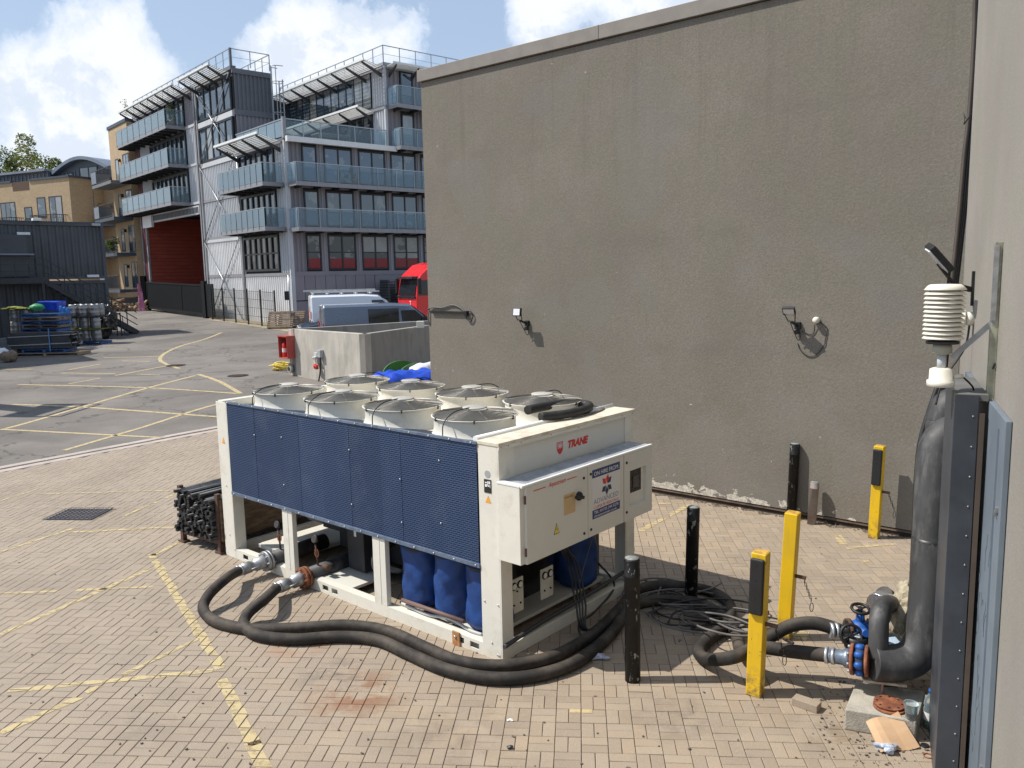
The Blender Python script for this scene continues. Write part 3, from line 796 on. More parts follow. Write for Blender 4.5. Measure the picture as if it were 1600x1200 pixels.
# base frame: side rails with slots
for x0 in (0, CW - .10):
    mb = MB()
    slots = [(.30, .42), (.50, .62), (2.47, 2.58), (2.64, 2.75), (4.30, 4.42)] if x0 == 0 else []
    z0, z1, s0, s1 = .0, .125, .035, .095
    y = .0
    if slots:
        for (a, c) in slots:
            mb.box(0, .012, y, a, z0, z1); mb.box(0, .012, a, c, z0, s0); mb.box(0, .012, a, c, s1, z1); y = c
        mb.box(0, .012, y, CL, z0, z1); mb.box(.012, .10, 0, CL, z1 - .01, z1); mb.box(.012, .10, 0, CL, z0, z0 + .01); mb.box(.075, .085, 0, CL, .01, z1 - .01)
    else: mb.box(x0, x0 + .1, 0, CL, z0, z1)
    mb.build('side_rail', cream, ch)
pbox('end_rail', cream, .14, CW - .14, .006, .10, 0, .125)
pbox('end_rail', cream, .14, CW - .14, CL - .1, CL - .006, 0, .125)
pbox('floor_plate', cream_grey, .16, CW - .2, .28, 1.0, .10, .135)
pbox('floor_plate', cream_grey, .10, .85, 2.35, 2.95, .08, .115)
pbox('floor_plate', cream, .3, CW - .3, 3.75, 4.55, .08, .13)
# corner posts
for (x0, x1, y0, y1) in ((0, .155, -.0, .25), (0, .155, CL - .25, CL), (CW - .18, CW, 0, .25), (CW - .18, CW, CL - .25, CL)):
    mb = MB().box(x0 - .002, x1, y0 - .003, y0 + .012, .0, CH - .03).box(x0 - .002, x0 + .012, y0 + .012, y1, .0, CH - .03) if x0 == 0 else MB().box(x0, x1, y0 - .003, y0 + .012, .0, CH - .03).box(x1 - .014, x1 + .002, y0 + .012, y1, .0, CH - .03)
    mb.build('corner_post', cream, ch, bevel=.003)
pm_ = MB().box(0, .012, -.11, .09, .125, .95).box(.012, .06, -.11, -.10, .125, .95).box(.012, .06, .08, .09, .125, .95).box(-.004, .0, -.025, -.015, .13, .95)
for y in (3.39, 1.73):
    pm_.build('intermediate_post', cream, ch, loc=(.0, y, 0), bevel=.002)
    share('intermediate_post', [c for c in ch.children if c.name.startswith('intermediate_post')][0], ch, (CW, y, 0), (0, 0, PI))
# fin guards: nine perforated sheets each side
ed = [.262, .74, 1.31, 1.62, 2.13, 2.62, 3.05, 3.38, 3.95, 4.56]
for i in range(9):
    pr_ = .0 if i % 2 else .0025
    pbox('fin_guard', guard, -pr_ - .006, -pr_, ed[i] + .0003, ed[i + 1] - .0003, .90, 2.035, 0)
for i in range(4):
    pbox('fin_guard', guard, CW, CW + .006, .27 + i * 1.07, .27 + (i + 1) * 1.07 - .004, .90, 2.035, 0)
for (z0, z1) in ((.86, .90), (2.035, 2.062)):
    pbox('guard_trim', guard_trim, -.018, .01, .255, 4.565, z0, z1, .002)
    pbox('guard_trim', guard_trim, CW - .01, CW + .016, .255, 4.565, z0, z1, .002)
sc = MB().lathe([(.009, 0), (.009, .006), (.005, .009)], 8, mat=Matrix.Rotation(R(-90), 4, 'Y')).build('screw', chrome, ch, loc=(-.018, .30, .88))
for k in range(1, 16): share('screw', sc, ch, (-.018, .30 + k * .28, .88))
for k in range(16): share('screw', sc, ch, (-.018, .32 + k * .28, 2.048))
for (y, z) in ((.75, 1.82), (.75, 1.2), (1.32, 1.55), (1.32, 1.1), (2.12, 1.75), (2.12, 1.15), (3.38, 1.74), (3.38, 1.17), (3.95, 1.7)): share('screw', sc, ch, (-.012, y, z))
for (y, z) in ((.04, .55), (.21, .55), (.13, .16), (.04, .06), (.06, .06), (4.7, .95), (4.7, .3), (4.6, .12)): share('screw', sc, ch, (-.003, y, z))
# coil bodies behind the guards (slanting in), and the inner fan deck
coil_m = M('dark_coil_fins', (.02, .028, .045), .6)
MB().prism([(.03, .90), (.12, .90), (.55, 1.95), (.03, 2.03)], 1, .26, 4.56).build('coil', coil_m, ch)
MB().prism([(CW - .03, .90), (CW - .12, .90), (CW - .55, 1.95), (CW - .03, 2.03)], 1, .26, 4.56).build('coil', coil_m, ch)
deckm = cream_dirty
pbox('fan_deck', deckm, .02, CW - .02, .265, CL - .05, 1.935, 1.96, 0)
pbox('top_edge_rail', cream, .0, .03, .26, CL - .2, 1.96, 2.04, .003)
pbox('top_edge_rail', cream, CW - .05, CW - .0, .26, CL - .2, 1.96, 2.04, .003)
pbox('top_end_rail', cream, .03, CW - .05, CL - .12, CL, 1.95, 2.05, .004)
pbox('top_end_rail', cream, .0, .02, CL - .35, CL - .25, 1.95, 2.06, .004)
MB().tube([(.02, .30, 2.075), (CW + .02, .30, 2.075)], .03, 12).build('white_conduit', white_trim, ch)
# front cap beam + front upper panel
pbox('cap_beam', cream_dirty, -.008, CW + .008, -.012, .262, CH - .028, CH + .004, .003)
pbox('cap_fascia', cream, -.008, CW + .008, -.014, -.004, CH - .058, CH - .028, .001)
pbox('upper_panel', cream_grey, .235, CW - .185, .012, .03, 1.66, CH - .06, .002)
pbox('panel_stile', cream, .155, .228, .004, .03, 1.0, CH - .06, .002)
pbox('panel_stile', cream, CW - .18 - .003, CW - .18, .01, .03, 1.0, CH - .06, .001)
pbox('back_end_panel', cream_grey, .155, CW - .18, CL - .03, CL - .01, .95, CH - .05, .002)
mb = MB()
for x in (.02, .12, .30, .75, 1.2, 1.6, 2.0, 2.2): mb.box(x, x + .008, -.0165, -.0135, CH - .04, CH - .032)
mb.build('cap_rivets', dark_steel, ch)
# control cabinet
Y0 = -.30
px0, px1, pz0, pz1 = -.035, 2.145, 1.005, 1.735
pbox('cabinet_body', cream, px0, px1 - .0, Y0 + .03, -.005, pz0, pz1 - .02, .004)
pbox('cabinet_roof', galv, px0 + .07, px1 + .004, Y0 + .03, -.004, pz1 - .019, pz1 - .006, .001)
pbox('roof_lip', white_trim, px0 + .0, px1 + .006, Y0 + .0, Y0 + .03, pz1 - .022, pz1, .003)
pbox('roof_lip', white_trim, px0 - .004, px0 + .07, Y0 + .03, -.004, pz1 - .019, pz1 - .002, .002)
d1 = pbox('cabinet_door', cream_grey, px0 + .055, .952, Y0 + .0, Y0 + .03, pz0, pz1 - .024, .003)
d2 = pbox('cabinet_door', cream_grey, .960, 1.585, Y0 + .0, Y0 + .03, pz0, pz1 - .024, .003)
# third door with a recessed display
mb = MB(); a0, a1, c0, c1 = 1.598, px1, pz0, pz1 - .024; h0, h1, g0, g1 = 1.705, 2.02, 1.145, 1.525
for (x0, x1, z0, z1) in ((a0, h0, c0, c1), (h1, a1, c0, c1), (h0, h1, c0, g0), (h0, h1, g1, c1)): mb.box(x0, x1, Y0, Y0 + .03, z0, z1)
d3 = mb.build('cabinet_door', cream_grey, ch)
mb = MB(); dpt = .09
mb.box(h0, h1, Y0 + dpt, Y0 + dpt + .01, g0, g1).box(h0 - .004, h0, Y0 + .03, Y0 + dpt, g0, g1).box(h1, h1 + .004, Y0 + .03, Y0 + dpt, g0, g1).box(h0, h1, Y0 + .03, Y0 + dpt, g0 - .004, g0).box(h0, h1, Y0 + .03, Y0 + dpt, g1, g1 + .004)
mb.build('display_recess', cream_grey, ch)
dsp = MB().box(h0 + .012, h1 - .045, Y0 + .03, Y0 + dpt, g0 + .12, g1 - .006).build('display_unit', M('display_black', (.018, .016, .015), .25), ch, bevel=.006)
MB().box(h0 + .10, h0 + .215, Y0 + .024, Y0 + .03, g0 + .17, g0 + .30).build('display_screen', M('screen_grey', (.05, .047, .045), .15), dsp)
for dd, pts in ((d1, ((.885, 1.62), (.885, 1.07))), (d2, ((1.0, 1.635), (1.0, 1.08))), (d3, ((1.64, 1.625), (1.64, 1.10)))):
    for (x, z) in pts: MB().lathe([(.014, 0), (.014, .006), (.010, .01)], 12, mat=Matrix.Translation((x, Y0, z)) @ Matrix.Rotation(R(90), 4, 'X')).build('lock', black_metal, dd)
for z in (1.08, 1.56): MB().box(px0 + .045, px0 + .056, Y0 + .002, Y0 + .018, z, z + .075).build('hinge', rust_dark, d1)
# rotary isolator
kn = MB().lathe([(.045, 0), (.042, .02), (.03, .03)], 20, mat=Matrix.Translation((.80, Y0, 1.462)) @ Matrix.Rotation(R(90), 4, 'X')).build('isolator_switch', black_metal, ch)
MB().box(-.095, .035, -.05, -.025, -.016, .016).build('isolator_handle', black_metal, kn, bevel=.006, loc=(.80, Y0, 1.455), rot=(0, R(12), 0))
pl_ = MB().box(.565, .742, Y0 - .003, Y0, 1.325, 1.52).build('document_tag', manila, ch)
text('tag_writing', 'ISOLATOR', .014, M('brown_print', (.22, .13, .07)), pl_, (.58, Y0 - .0045, 1.485), (R(90), 0, 0), .12)


def tri(parent, x, z, w_, h_, mat, y=Y0 - .0015, name='warning_triangle'):
    return MB().add([(x - w_ / 2, y, z), (x + w_ / 2, y, z), (x, y, z + h_)], [(0, 1, 2)]).build(name, mat, parent, fixn=False)


t1 = tri(ch, .45, 1.18, .088, .105, black_metal); tri(t1, .45, 1.187, .070, .085, yellow_print, Y0 - .003)
MB().add([(.455, Y0 - .0045, 1.25), (.442, Y0 - .0045, 1.223), (.451, Y0 - .0045, 1.223), (.446, Y0 - .0045, 1.197), (.461, Y0 - .0045, 1.230), (.452, Y0 - .0045, 1.230)], [(0, 1, 2, 3, 4, 5)]).build('lightning_mark', black_metal, t1, fixn=False)
RX = (R(90), 0, 0)
# sticker on the first door
for (x0, x1) in ((.12, .30), (.62, .77)): MB().box(x0, x1, Y0 - .002, Y0 - .0005, 1.655, 1.663).build('red_line', red_sticker, ch)
text('door_lettering', 'Aquastream', .045, red_sticker, ch, (.34, Y0 - .0015, 1.645), RX, .26, shear=.35)
# hire sign
sg = MB().box(1.022, 1.512, Y0 - .002, Y0 - .0004, 1.172, 1.668).build('hire_sign', M('sign_white', (.70, .70, .69), .45, var=.02), ch)
MB().box(1.024, 1.510, Y0 - .0032, Y0 - .002, 1.585, 1.666).build('banner', navy, sg)
MB().box(1.024, 1.510, Y0 - .0032, Y0 - .002, 1.174, 1.262).build('banner', navy, sg)
text('sign_text', 'ON HIRE FROM:', .043, white_print, sg, (1.055, Y0 - .0045, 1.603), RX, .43)
text('sign_text', 'ADVANCED', .052, grey_print, sg, (1.045, Y0 - .003, 1.318), RX, .44)
text('sign_text', 'CLIMATE RENTALS', .030, red_sticker, sg, (1.045, Y0 - .003, 1.272), RX, .44)
text('sign_text', 'TEL: 01733 244 5270', .028, white_print, sg, (1.05, Y0 - .0045, 1.222), RX, .43)
text('sign_text', 'climaterentals.co.uk', .022, white_print, sg, (1.05, Y0 - .0045, 1.187), RX, .40)
for k, mt_ in ((0, red_sticker), (1, red_sticker), (2, navy_dark), (3, navy_dark), (4, navy_dark), (5, navy_dark)):
    a = R([135, 78, 40, -35, -90, -145][k]); cx, cz = 1.275, 1.475; r0_, r1_ = .014, .108
    dx, dz = math.cos(a), math.sin(a); nx, nz = -dz, dx; mid = (r0_ + r1_) / 2
    pts = [(cx + dx * r0_, cz + dz * r0_), (cx + dx * mid + nx * .030, cz + dz * mid + nz * .030), (cx + dx * r1_, cz + dz * r1_), (cx + dx * mid - nx * .030, cz + dz * mid - nz * .030)]
    MB().add([(p, Y0 - .0035, q) for p, q in pts], [(0, 1, 2, 3)]).build('logo_petal', mt_, sg, fixn=False)
# maker's badge on the upper panel (shield + name)
bx, bz, by = .925, 1.885, .0115
pts = [(-.052, .045), (.052, .045), (.052, -.01), (.045, -.045), (.02, -.072), (0, -.08), (-.02, -.072), (-.045, -.045), (-.052, -.01)]
bd = MB().add([(bx + p, by, bz + q) for p, q in pts], [tuple(range(9))]).build('shield_badge', red_sticker, ch, fixn=False)
mb = MB()
for q in (.034, .022, .010, -.002, -.014): mb.box(bx - .047, bx + .047, by - .0015, by - .0005, bz + q, bz + q + .0035)
for q in range(8):
    a = q * PI / 4; mb.bar((bx, by - .002, bz + .004), (bx + math.cos(a) * .032, by - .002, bz + .004 + math.sin(a) * .030), .004, .001, up=(0, 1, 0))
mb.build('badge_lines', white_print, bd)
text('maker_name', 'TRANE', .072, red_sticker, ch, (1.055, .0105, 1.845), RX, .35, shear=.25, bold=.006)
# labels on the left face of the near post
RY = (R(90), 0, R(-90))
MB().lathe([(.034, 0), (.034, .002)], 20, mat=Matrix.Translation((-.003, .135, 1.775)) @ Matrix.Rotation(R(-90), 4, 'Y')).build('round_sticker', M('grey_sticker', (.38, .40, .41)), ch)
lb = MB().box(-.006, -.003, .09, .178, 1.60, 1.725).build('rating_plate', M('black_plate', (.02, .02, .022), .4), ch)
mb = MB()
for (a, c, z0, z1) in ((.10, .12, 1.685, 1.71), (.125, .135, 1.665, 1.71), (.14, .165, 1.69, 1.70), (.10, .105, 1.65, 1.68), (.11, .13, 1.66, 1.672), (.14, .165, 1.655, 1.68)): mb.box(-.008, -.006, a, c, z0, z1)
mb.build('plate_marks', white_print, lb)
MB().add([(-.004, .170, 1.505), (-.004, .095, 1.505), (-.004, .132, 1.575)], [(0, 1, 2)]).build('warning_triangle', orange_print, ch, fixn=False)
MB().add([(-.004, 4.735, 1.505), (-.004, 4.66, 1.505), (-.004, 4.697, 1.585)], [(0, 1, 2)]).build('warning_triangle', orange_print, ch, fixn=False)
# rusty lifting bracket on the rail
lk = MB().box(-.018, -.002, .545, .645, -.055, .14).build('lifting_bracket', M('orange_rust_bracket', (.45, .22, .09), .7, var=.3, scale=18, dirt=(.6, .5, .38), dirt_amt=.5), ch, bevel=.004)
for (y, z) in ((.575, -.03), (.615, -.03), (.60, .09)): share('screw', sc, lk, (-.018, y, z), scale=(1.6, 1.6, 1.6))

# fans
FZ = 2.167


def make_fan():
    mb = MB(); n = 48
    prof = [(.475, -.208), (.460, -.198), (.430, -.165), (.418, -.11), (.418, -.03), (.426, -.012), (.444, -.002), (.446, .004), (.438, .006), (.418, -.004), (.408, -.03), (.408, -.20)]
    mb.lathe(prof, n, cap0=False, cap1=False)
    f = mb.build('fan_cowl', cream, ch)
    g_ = MB()
    def zz(r): return .012 + .062 * max(0, (1 - r / .43)) ** 1.1
    for k in range(25):
        r = .128 + k * (.43 - .128) / 24
        g_.tube([(r * math.cos(t), r * math.sin(t), zz(r)) for t in [2 * PI * q / 36 for q in range(37)]], .0024, 3, caps=False)
    gg = g_.build('guard_ring', M('guard_wire_dark', (.24, .225, .20), .38, .6), f); gg['kind'] = 'stuff'
    sp_ = MB().tube([(.12, 0, zz(.12)), (.28, 0, zz(.28) - .004), (.44, 0, zz(.44) - .004)], .004, 5)
    s0_ = sp_.build('guard_spoke', M('guard_wire_pale', (.33, .28, .20), .45, .3), f)
    for k in range(1, 6): share('guard_spoke', s0_, f, None, (0, 0, k * PI / 3))
    MB().lathe([(.125, .068), (.125, .076), (.115, .082), (.03, .085)], 24).build('motor_cap', M('motor_cap_grey', (.44, .42, .38), .5, dirt=(.25, .2, .15)), f)
    MB().lathe([(.09, -.16), (.09, .01)], 16).build('fan_hub', black_metal, f)
    bl = MB()
    vs = []
    for i, r in enumerate((.08, .2, .3, .395)):
        a0_, a1_ = R(-18 - 6 * i * .3), R(20 + 5 * i)
        vs += [(r * math.cos(a0_), r * math.sin(a0_), -.06), (r * math.cos((a0_ + a1_) / 2), r * math.sin((a0_ + a1_) / 2), -.085), (r * math.cos(a1_), r * math.sin(a1_), -.13)]
    bl.add(vs, [(3 * i + j, 3 * i + j + 1, 3 * i + 4 + j, 3 * i + 3 + j) for i in range(3) for j in range(2)], True)
    b0 = bl.build('fan_blade', M('fan_blade_grey', (.17, .17, .16), .45), f)
    md = b0.modifiers.new('s', 'SOLIDIFY'); md.thickness = .004
    for k in range(1, 6): c = b0.copy(); C.objects.link(c); c.rotation_euler = (0, 0, k * PI / 3)
    cl = MB().box(-.006, .006, .432, .450, -.022, .014).build('guard_clip', dark_steel, f)
    for k in range(1, 6): share('guard_clip', cl, f, None, (0, 0, k * PI / 3 + .2))
    MB().lathe([(.405, -.19), (.405, -.18)], 32).build('dark_well', interior, f)
    cb = MB().tube(spline([(-.10, -.02, .083), (-.30, -.02, .075), (-.43, -.03, .03), (-.50, -.04, -.03), (-.515, -.045, -.12), (-.515, -.045, -.20)], 6), .006, 6)
    cb.cyl((-.515, -.045, -.215), (-.515, -.045, -.16), .014, 8)
    cb.build('motor_cable', cable_mat, f)
    return f


fan0 = make_fan(); k = 0
for wi in (.613, 1.716):
    for li in range(4):
        f = fan0 if k == 0 else copy_tree(fan0, ch)
        f.location = (wi, .857 + li * 1.084, FZ); f.rotation_euler = (0, 0, (0 if wi < 1 else PI) + R(random.uniform(-8, 8))); k += 1

# things under the coils
jk = []
def jacket(x, y, r, z0, z1, seed):
    n = 48; prof = []; N_ = 30; rs_ = np.random.RandomState(seed); ph = rs_.uniform(0, 6.28, 12)
    for i in range(N_ + 1):
        f = i / N_; q = 1.
        if f < .08: q = .80 + .2 * f / .08
        if f > .80: q = .97 - .05 * math.sin((f - .80) * 60)
        if f > .95: q = .93 - (f - .95) * 7
        prof.append((r * q, z0 + (z1 - z0) * f))
    mb = MB().lathe(prof, n, (x, y, 0))
    for i, v in enumerate(mb.v):
        a = math.atan2(v[1] - y, v[0] - x); z = v[2]
        d = .030 * math.sin(a * 2 + ph[0] + 2.5 * math.sin(z * 6 + ph[1])) + .024 * math.sin(a * 5 + z * 11 + ph[2]) * math.sin(z * 8 + ph[3]) + .02 * abs(math.sin(a * 3.5 - z * 13 + ph[4])) ** .5 - .018 * abs(math.sin(a * 4.5 + z * 9 + ph[5])) ** 3
        q = 1 + d * (1.5 if z < z0 + .8 * (z1 - z0) else .5)
        mb.v[i] = (x + (v[0] - x) * q, y + (v[1] - y) * q, v[2])
    o_ = mb.build('compressor_jacket', blue_jacket, ch)
    MB().lathe([(r * .985, z1 - .17), (r * 1.0, z1 - .165), (r * 1.0, z1 - .145), (r * .985, z1 - .14)], 32, (x, y, 0), cap0=False, cap1=False).build('jacket_strap', MATS['black_cable'], o_)
    return o_
for (x, y, sd) in ((.31, 1.36, 1), (.31, .88, 2), (.30, .42, 3), (1.72, .80, 4), (1.75, 1.35, 5), (1.72, .42, 6)): jacket(x, y, .225, .15, .93, sd)
MB().tube([(.06, 1.45, .22), (.06, .55, .23)], .022, 10).build('discharge_pipe', M('brown_pipe', (.16, .10, .085), .6), ch)
MB().tube(spline([(.1, 1.5, .16), (.08, 1.1, .15), (.12, .8, .17), (.08, .5, .15), (.1, .35, .14)], 6), .016, 6).build('conduit', M('pale_conduit', (.5, .5, .49), .5), ch)
pbox('evaporator_shell', interior, .95, 1.35, 1.2, 4.0, .30, .70, 0)
MB().tube([(1.15, .6, .5), (1.15, 4.4, .5)], .24, 20).build('evaporator_vessel', interior, ch)
pbox('control_box', dark_steel, .46, .78, 2.55, 2.85, .14, .86, .006)
MB().box(.4575, .46, 2.68, 2.72, .55, .70).build('white_label', white_print, ch)
MB().tube(spline([(1.0, 3.4, .80), (.55, 3.1, .80), (.35, 2.75, .78), (.5, 2.4, .72)], 6), .085, 12).build('suction_pipe', lag, ch)
MB().tube(spline([(.5, 2.1, .60), (.22, 2.0, .55), (.20, 1.98, .40), (.35, 1.95, .25), (.6, 1.9, .2)], 6), .06, 12).build('suction_pipe', lag, ch)
pbox('inner_box', interior, .9, CW - .25, 1.9, 3.6, .13, .85, .02)
MB().box(.62, 1.45, .60, .63, .13, .95).box(1.98, 2.0, .95, 4.4, .13, .92).build('inner_dark_plate', interior, ch)  # dark plates added to black out the space under the coils
pbox('header_box', interior, .3, CW - .3, .5, 4.4, .82, .9, 0)
for (x, z0, z1) in ((.35, .28, .63), (.83, .28, .60)):
    gp = MB().box(x, x + .20, .20, .215, z0, z1).build('gauge_plate', M('gauge_plate_paint', (.66, .64, .57), .5), ch, bevel=.003)
    for q in (.055, .145):
        gg = MB().lathe([(.040, 0), (.040, .012), (.034, .014)], 18, mat=Matrix.Translation((x + q, .20, z1 - .07)) @ Matrix.Rotation(R(90), 4, 'X')).build('gauge', black_metal, gp)
        MB().lathe([(.030, .0141), (.030, .0155)], 18, mat=Matrix.Translation((x + q, .20, z1 - .07)) @ Matrix.Rotation(R(90), 4, 'X')).build('gauge_dial', white_print, gg)
    for (a, c) in ((.05, .09), (.15, .09), (.1, .22)): MB().lathe([(.010, 0), (.010, .01)], 10, mat=Matrix.Translation((x + a, .20, z0 + c)) @ Matrix.Rotation(R(90), 4, 'X')).build('knob', black_metal, gp)
mb = MB()
for k in range(7): mb.tube(spline([(.25 + k * .05, .5, .95), (.3 + k * .06, .35, .86 - .02 * k), (.45 + k * .05, .4, .93)], 5), .02, 6)
mb.build('liquid_pipe', steel, ch)
MB().tube(spline([(.0, -.02, .16), (.6, .03, .17), (1.3, .02, .20), (2.1, .03, .24)], 6), .022, 8).build('drain_pipe', M('dark_grey_pipe', (.05, .053, .058), .5), ch)
pbox('strut', M('grey_unistrut', (.16, .17, .16), .6), 1.98, 2.08, .35, .45, .13, .98)
MB().tube(spline([(1.55, -.02, 1.0), (1.62, .1, .8), (1.5, .15, .45), (1.35, .1, .3), (1.38, .06, .18)], 8), .006, 6).build('thin_cable', cable_grey, ch)
# outlet stubs through the side rail with couplings
def chp(x, y, z): return ch_m @ Vector((x, y, z))
ch_m = Matrix.Translation(CA) @ Matrix.Rotation(TH, 4, 'Z')
def onch(px, py, x=0.):
    d = ray(px, py); o3 = Vector((0, 0, CAM_H)); n = Vector((math.cos(TH), math.sin(TH), 0)); t = ((CA + n * x) - o3).dot(n) / d.dot(n); return ch_m.inverted() @ (o3 + d * t)
for (px, py, q, rx_) in ((418, 876, 3.7, steel), (476, 902, 3.0, rust)):
    p = onch(px, py, -.06)
    MB().tube([(p.x + .02, p.y, p.z), (p.x + .85, p.y, p.z + .02)], .098, 18).build('water_stub', lag, ch)
    MB().tube([(p.x - .045, p.y, p.z), (p.x - .01, p.y, p.z)], .125, 20).tube([(p.x + .0, p.y, p.z), (p.x + .03, p.y, p.z)], .125, 20).build('flange', rx_, ch)
    mb = MB()
    for k in range(8): a = k * PI / 4; mb.cyl((p.x - .07, p.y + .105 * math.cos(a), p.z + .105 * math.sin(a)), (p.x + .055, p.y + .105 * math.cos(a), p.z + .105 * math.sin(a)), .010, 6)
    mb.build('flange_bolts', steel if rx_ is steel else rust, ch)
    # valve stem with round gauge and ring
    mb = MB().cyl((p.x + .18, p.y - .02, p.z + .08), (p.x + .16, p.y - .02, p.z + .36), .012, 8); mb.build('gauge_stem', rust_dark, ch)
    MB().tube([(p.x + .17 + .0, p.y - .02 + .035 * math.cos(t), p.z + .25 + .05 * math.sin(t)) for t in [2 * PI * k / 16 for k in range(17)]], .008, 6).build('stem_ring', rust, ch)
    MB().lathe([(.048, 0), (.05, .02), (.044, .035)], 18, mat=Matrix.Translation((p.x + .17, p.y - .02, p.z + .42)) @ Matrix.Rotation(R(-75), 4, 'Y')).build('round_gauge', dark_steel, ch)
    if rx_ is rust: MB().cyl((p.x + .2, p.y - .2, p.z + .1), (p.x + .2, p.y - .1, p.z + .1), .035, 10).build('vent_valve', rust_dark, ch)
STUB = [onch(418, 876, -.06), onch(476, 902, -.06)]
# coil of lagged pipe lying on the cap: a thing of its own
cp_m = Matrix.Translation(chp(1.30, .38, 2.13))
pc = [(-.28, -.05, 0), (.05, -.16, 0), (.40, -.14, .0), (.62, .0, .0), (.50, .17, .02), (.15, .18, .04), (-.25, .14, .05)]
rotc = Matrix.Rotation(TH, 4, 'Z')
o = MB().tube([cp_m @ rotc @ Vector(p) for p in spline(pc, 8)], .048, 12).build('insulated_pipe_coil', black_rubber); tag(o, 'loop of black foam lagged pipe lying on the chiller roof by the end fan', 'pipe', 'pipes coiled on the chiller roof')
pc = [(-.15, .0, -.03), (.1, -.17, -.04), (.45, -.20, -.045), (.78, -.1, -.045), (.7, .12, -.02), (.3, .16, -.02)]
o = MB().tube([cp_m @ rotc @ Vector(p) for p in spline(pc, 8)], .009, 6).build('thin_cable_loop', cable_grey); tag(o, 'thin cable loop under the foam lagged pipe on the chiller roof', 'cable')

# ================================================================== HOSES AND CABLES
def ribbed(name, pts, r, label, group, mat=black_rubber, n=14, per=14):
    P = spline(pts, per); o = MB().tube(P, r, n).build(name, mat); tag(o, label, 'hose', group); return o
HR = .058
def gp(px, py, z=HR): return G(px, py, z)
hose_mat = bpy.data.materials.new('ribbed_hose'); hose_mat.use_nodes = True
t = NT(hose_mat.node_tree); co = t.add('ShaderNodeNewGeometry').outputs['Position']
c = t.mix(t.ramp(t.noise(co, 2.2, 6, .65), .40, .66), (.020, .0185, .0175, 1), (.070, .058, .047, 1))
c = t.mix(t.ramp(t.noise(co, 30, 3), .5, .7, 0, .5), c, (.020, .019, .018, 1))
up_ = t.add('ShaderNodeSeparateXYZ', i_0=t.add('ShaderNodeNewGeometry').outputs['Normal']).outputs[2]
c = t.mix(t.math('MULTIPLY', t.ramp(up_, .2, .95, 0, .4), t.ramp(t.noise(co, 5, 4), .4, .65, .2, 1)), c, (.15, .125, .10, 1))
bs = t.add('ShaderNodeBsdfPrincipled', i_Base_Color=c, i_Roughness=.75); bs.inputs['Specular IOR Level'].default_value = .3
wv = t.add('ShaderNodeTexNoise', i_Scale=240., i_Detail=1.); t.set(wv, 'Vector', co)
bb = t.add('ShaderNodeBump', i_Height=wv.outputs[0], i_Strength=.5, i_Distance=.003); t.l.new(bb.outputs[0], bs.inputs['Normal']); t.l.new(bs.outputs[0], t.add('ShaderNodeOutputMaterial').inputs[0])

sA = chp(STUB[0].x - .38, STUB[0].y + .02, STUB[0].z - .02); sB = chp(STUB[1].x - .36, STUB[1].y + .02, STUB[1].z - .02)
hA = [sA, gp(352, 905, .24), gp(326, 930, .17), gp(318, 953, .09), gp(340, 972), gp(395, 983), gp(470, 981), gp(540, 977), gp(605, 986), gp(665, 1012), gp(720, 1034), gp(790, 1040), gp(865, 1025), gp(925, 992), gp(965, 955, .07), gp(992, 925, .07), gp(1025, 915), gp(1075, 917), gp(1115, 926), gp(1140, 945), gp(1135, 975), gp(1105, 1000), gp(1092, 1018), gp(1105, 1030, .10), gp(1145, 1027, .25), gp(1190, 1010, .45), gp(1245, 1000, .60), gp(1300, 1000, .62)]
hB = [sB, gp(415, 935, .22), gp(388, 958, .12), gp(382, 977, .07), gp(405, 993), gp(460, 999), gp(530, 995), gp(590, 1000), gp(640, 1022), gp(700, 1047), gp(770, 1060), gp(840, 1055), gp(905, 1032), gp(955, 990), gp(980, 955), gp(1010, 940), gp(1060, 938), gp(1100, 945), gp(1135, 968), gp(1150, 990, .07), gp(1160, 1020, .14), gp(1180, 1032, .22), gp(1215, 1045, .32), gp(1260, 1045, .34)]
# ends meet the valves (set below)
VAL1 = AD(1312, 985, 6.88); VAL2 = AD(1296, 1024, 6.66)
hA = hA[:-3] + [AD(1178, 1012, 7.15), AD(1208, 992, 7.1), AD(1238, 977, 7.05), AD(1275, 974, 6.97), VAL1]
hB = hB[:-3] + [AD(1190, 1012, 7.1), AD(1240, 1018, 6.9), VAL2]
ribbed('rubber_hose', hA, HR, 'thick black hose leaving the far steel coupling and ending at the upper valve', 'thick hoses between chiller and riser pipe', hose_mat)
ribbed('rubber_hose', hB, HR, 'thick black hose leaving the rusty coupling and ending at the lower blue flange', 'thick hoses between chiller and riser pipe', hose_mat)
# hose couplings (belong to hoses: camlock tails)
for (a, s_, lab) in ((sA, STUB[0], 'grey steel hose coupling on the farther chiller stub'), (sB, STUB[1], 'grey steel hose coupling on the rusty chiller flange')):
    e = chp(s_.x - .045, s_.y, s_.z); d = (e - a)
    cp_ = empty('hose_coupling', a); tag(cp_, lab, 'coupling', 'hose couplings at the chiller')
    MB().tube([Vector(), d * .12, d * .13, d * .45, d * .46, d * .6, d * .62, d * .9, d * 1.0], [.064, .066, .072, .070, .060, .062, .078, .080, .085], 16).build('tail', steel, cp_)
    for q in (-.05, .08, .2): MB().tube([d * (q - .03), d * (q + .03)], .070, 16).build('clamp', chrome, cp_)
    for q in (-1, 1):
        v = d.cross(Vector((0, 0, 1))).normalized() * .085 * q
        MB().tube([d * .75 + v, d * .35 + v * 1.15], .010, 6).build('lever', steel, cp_)
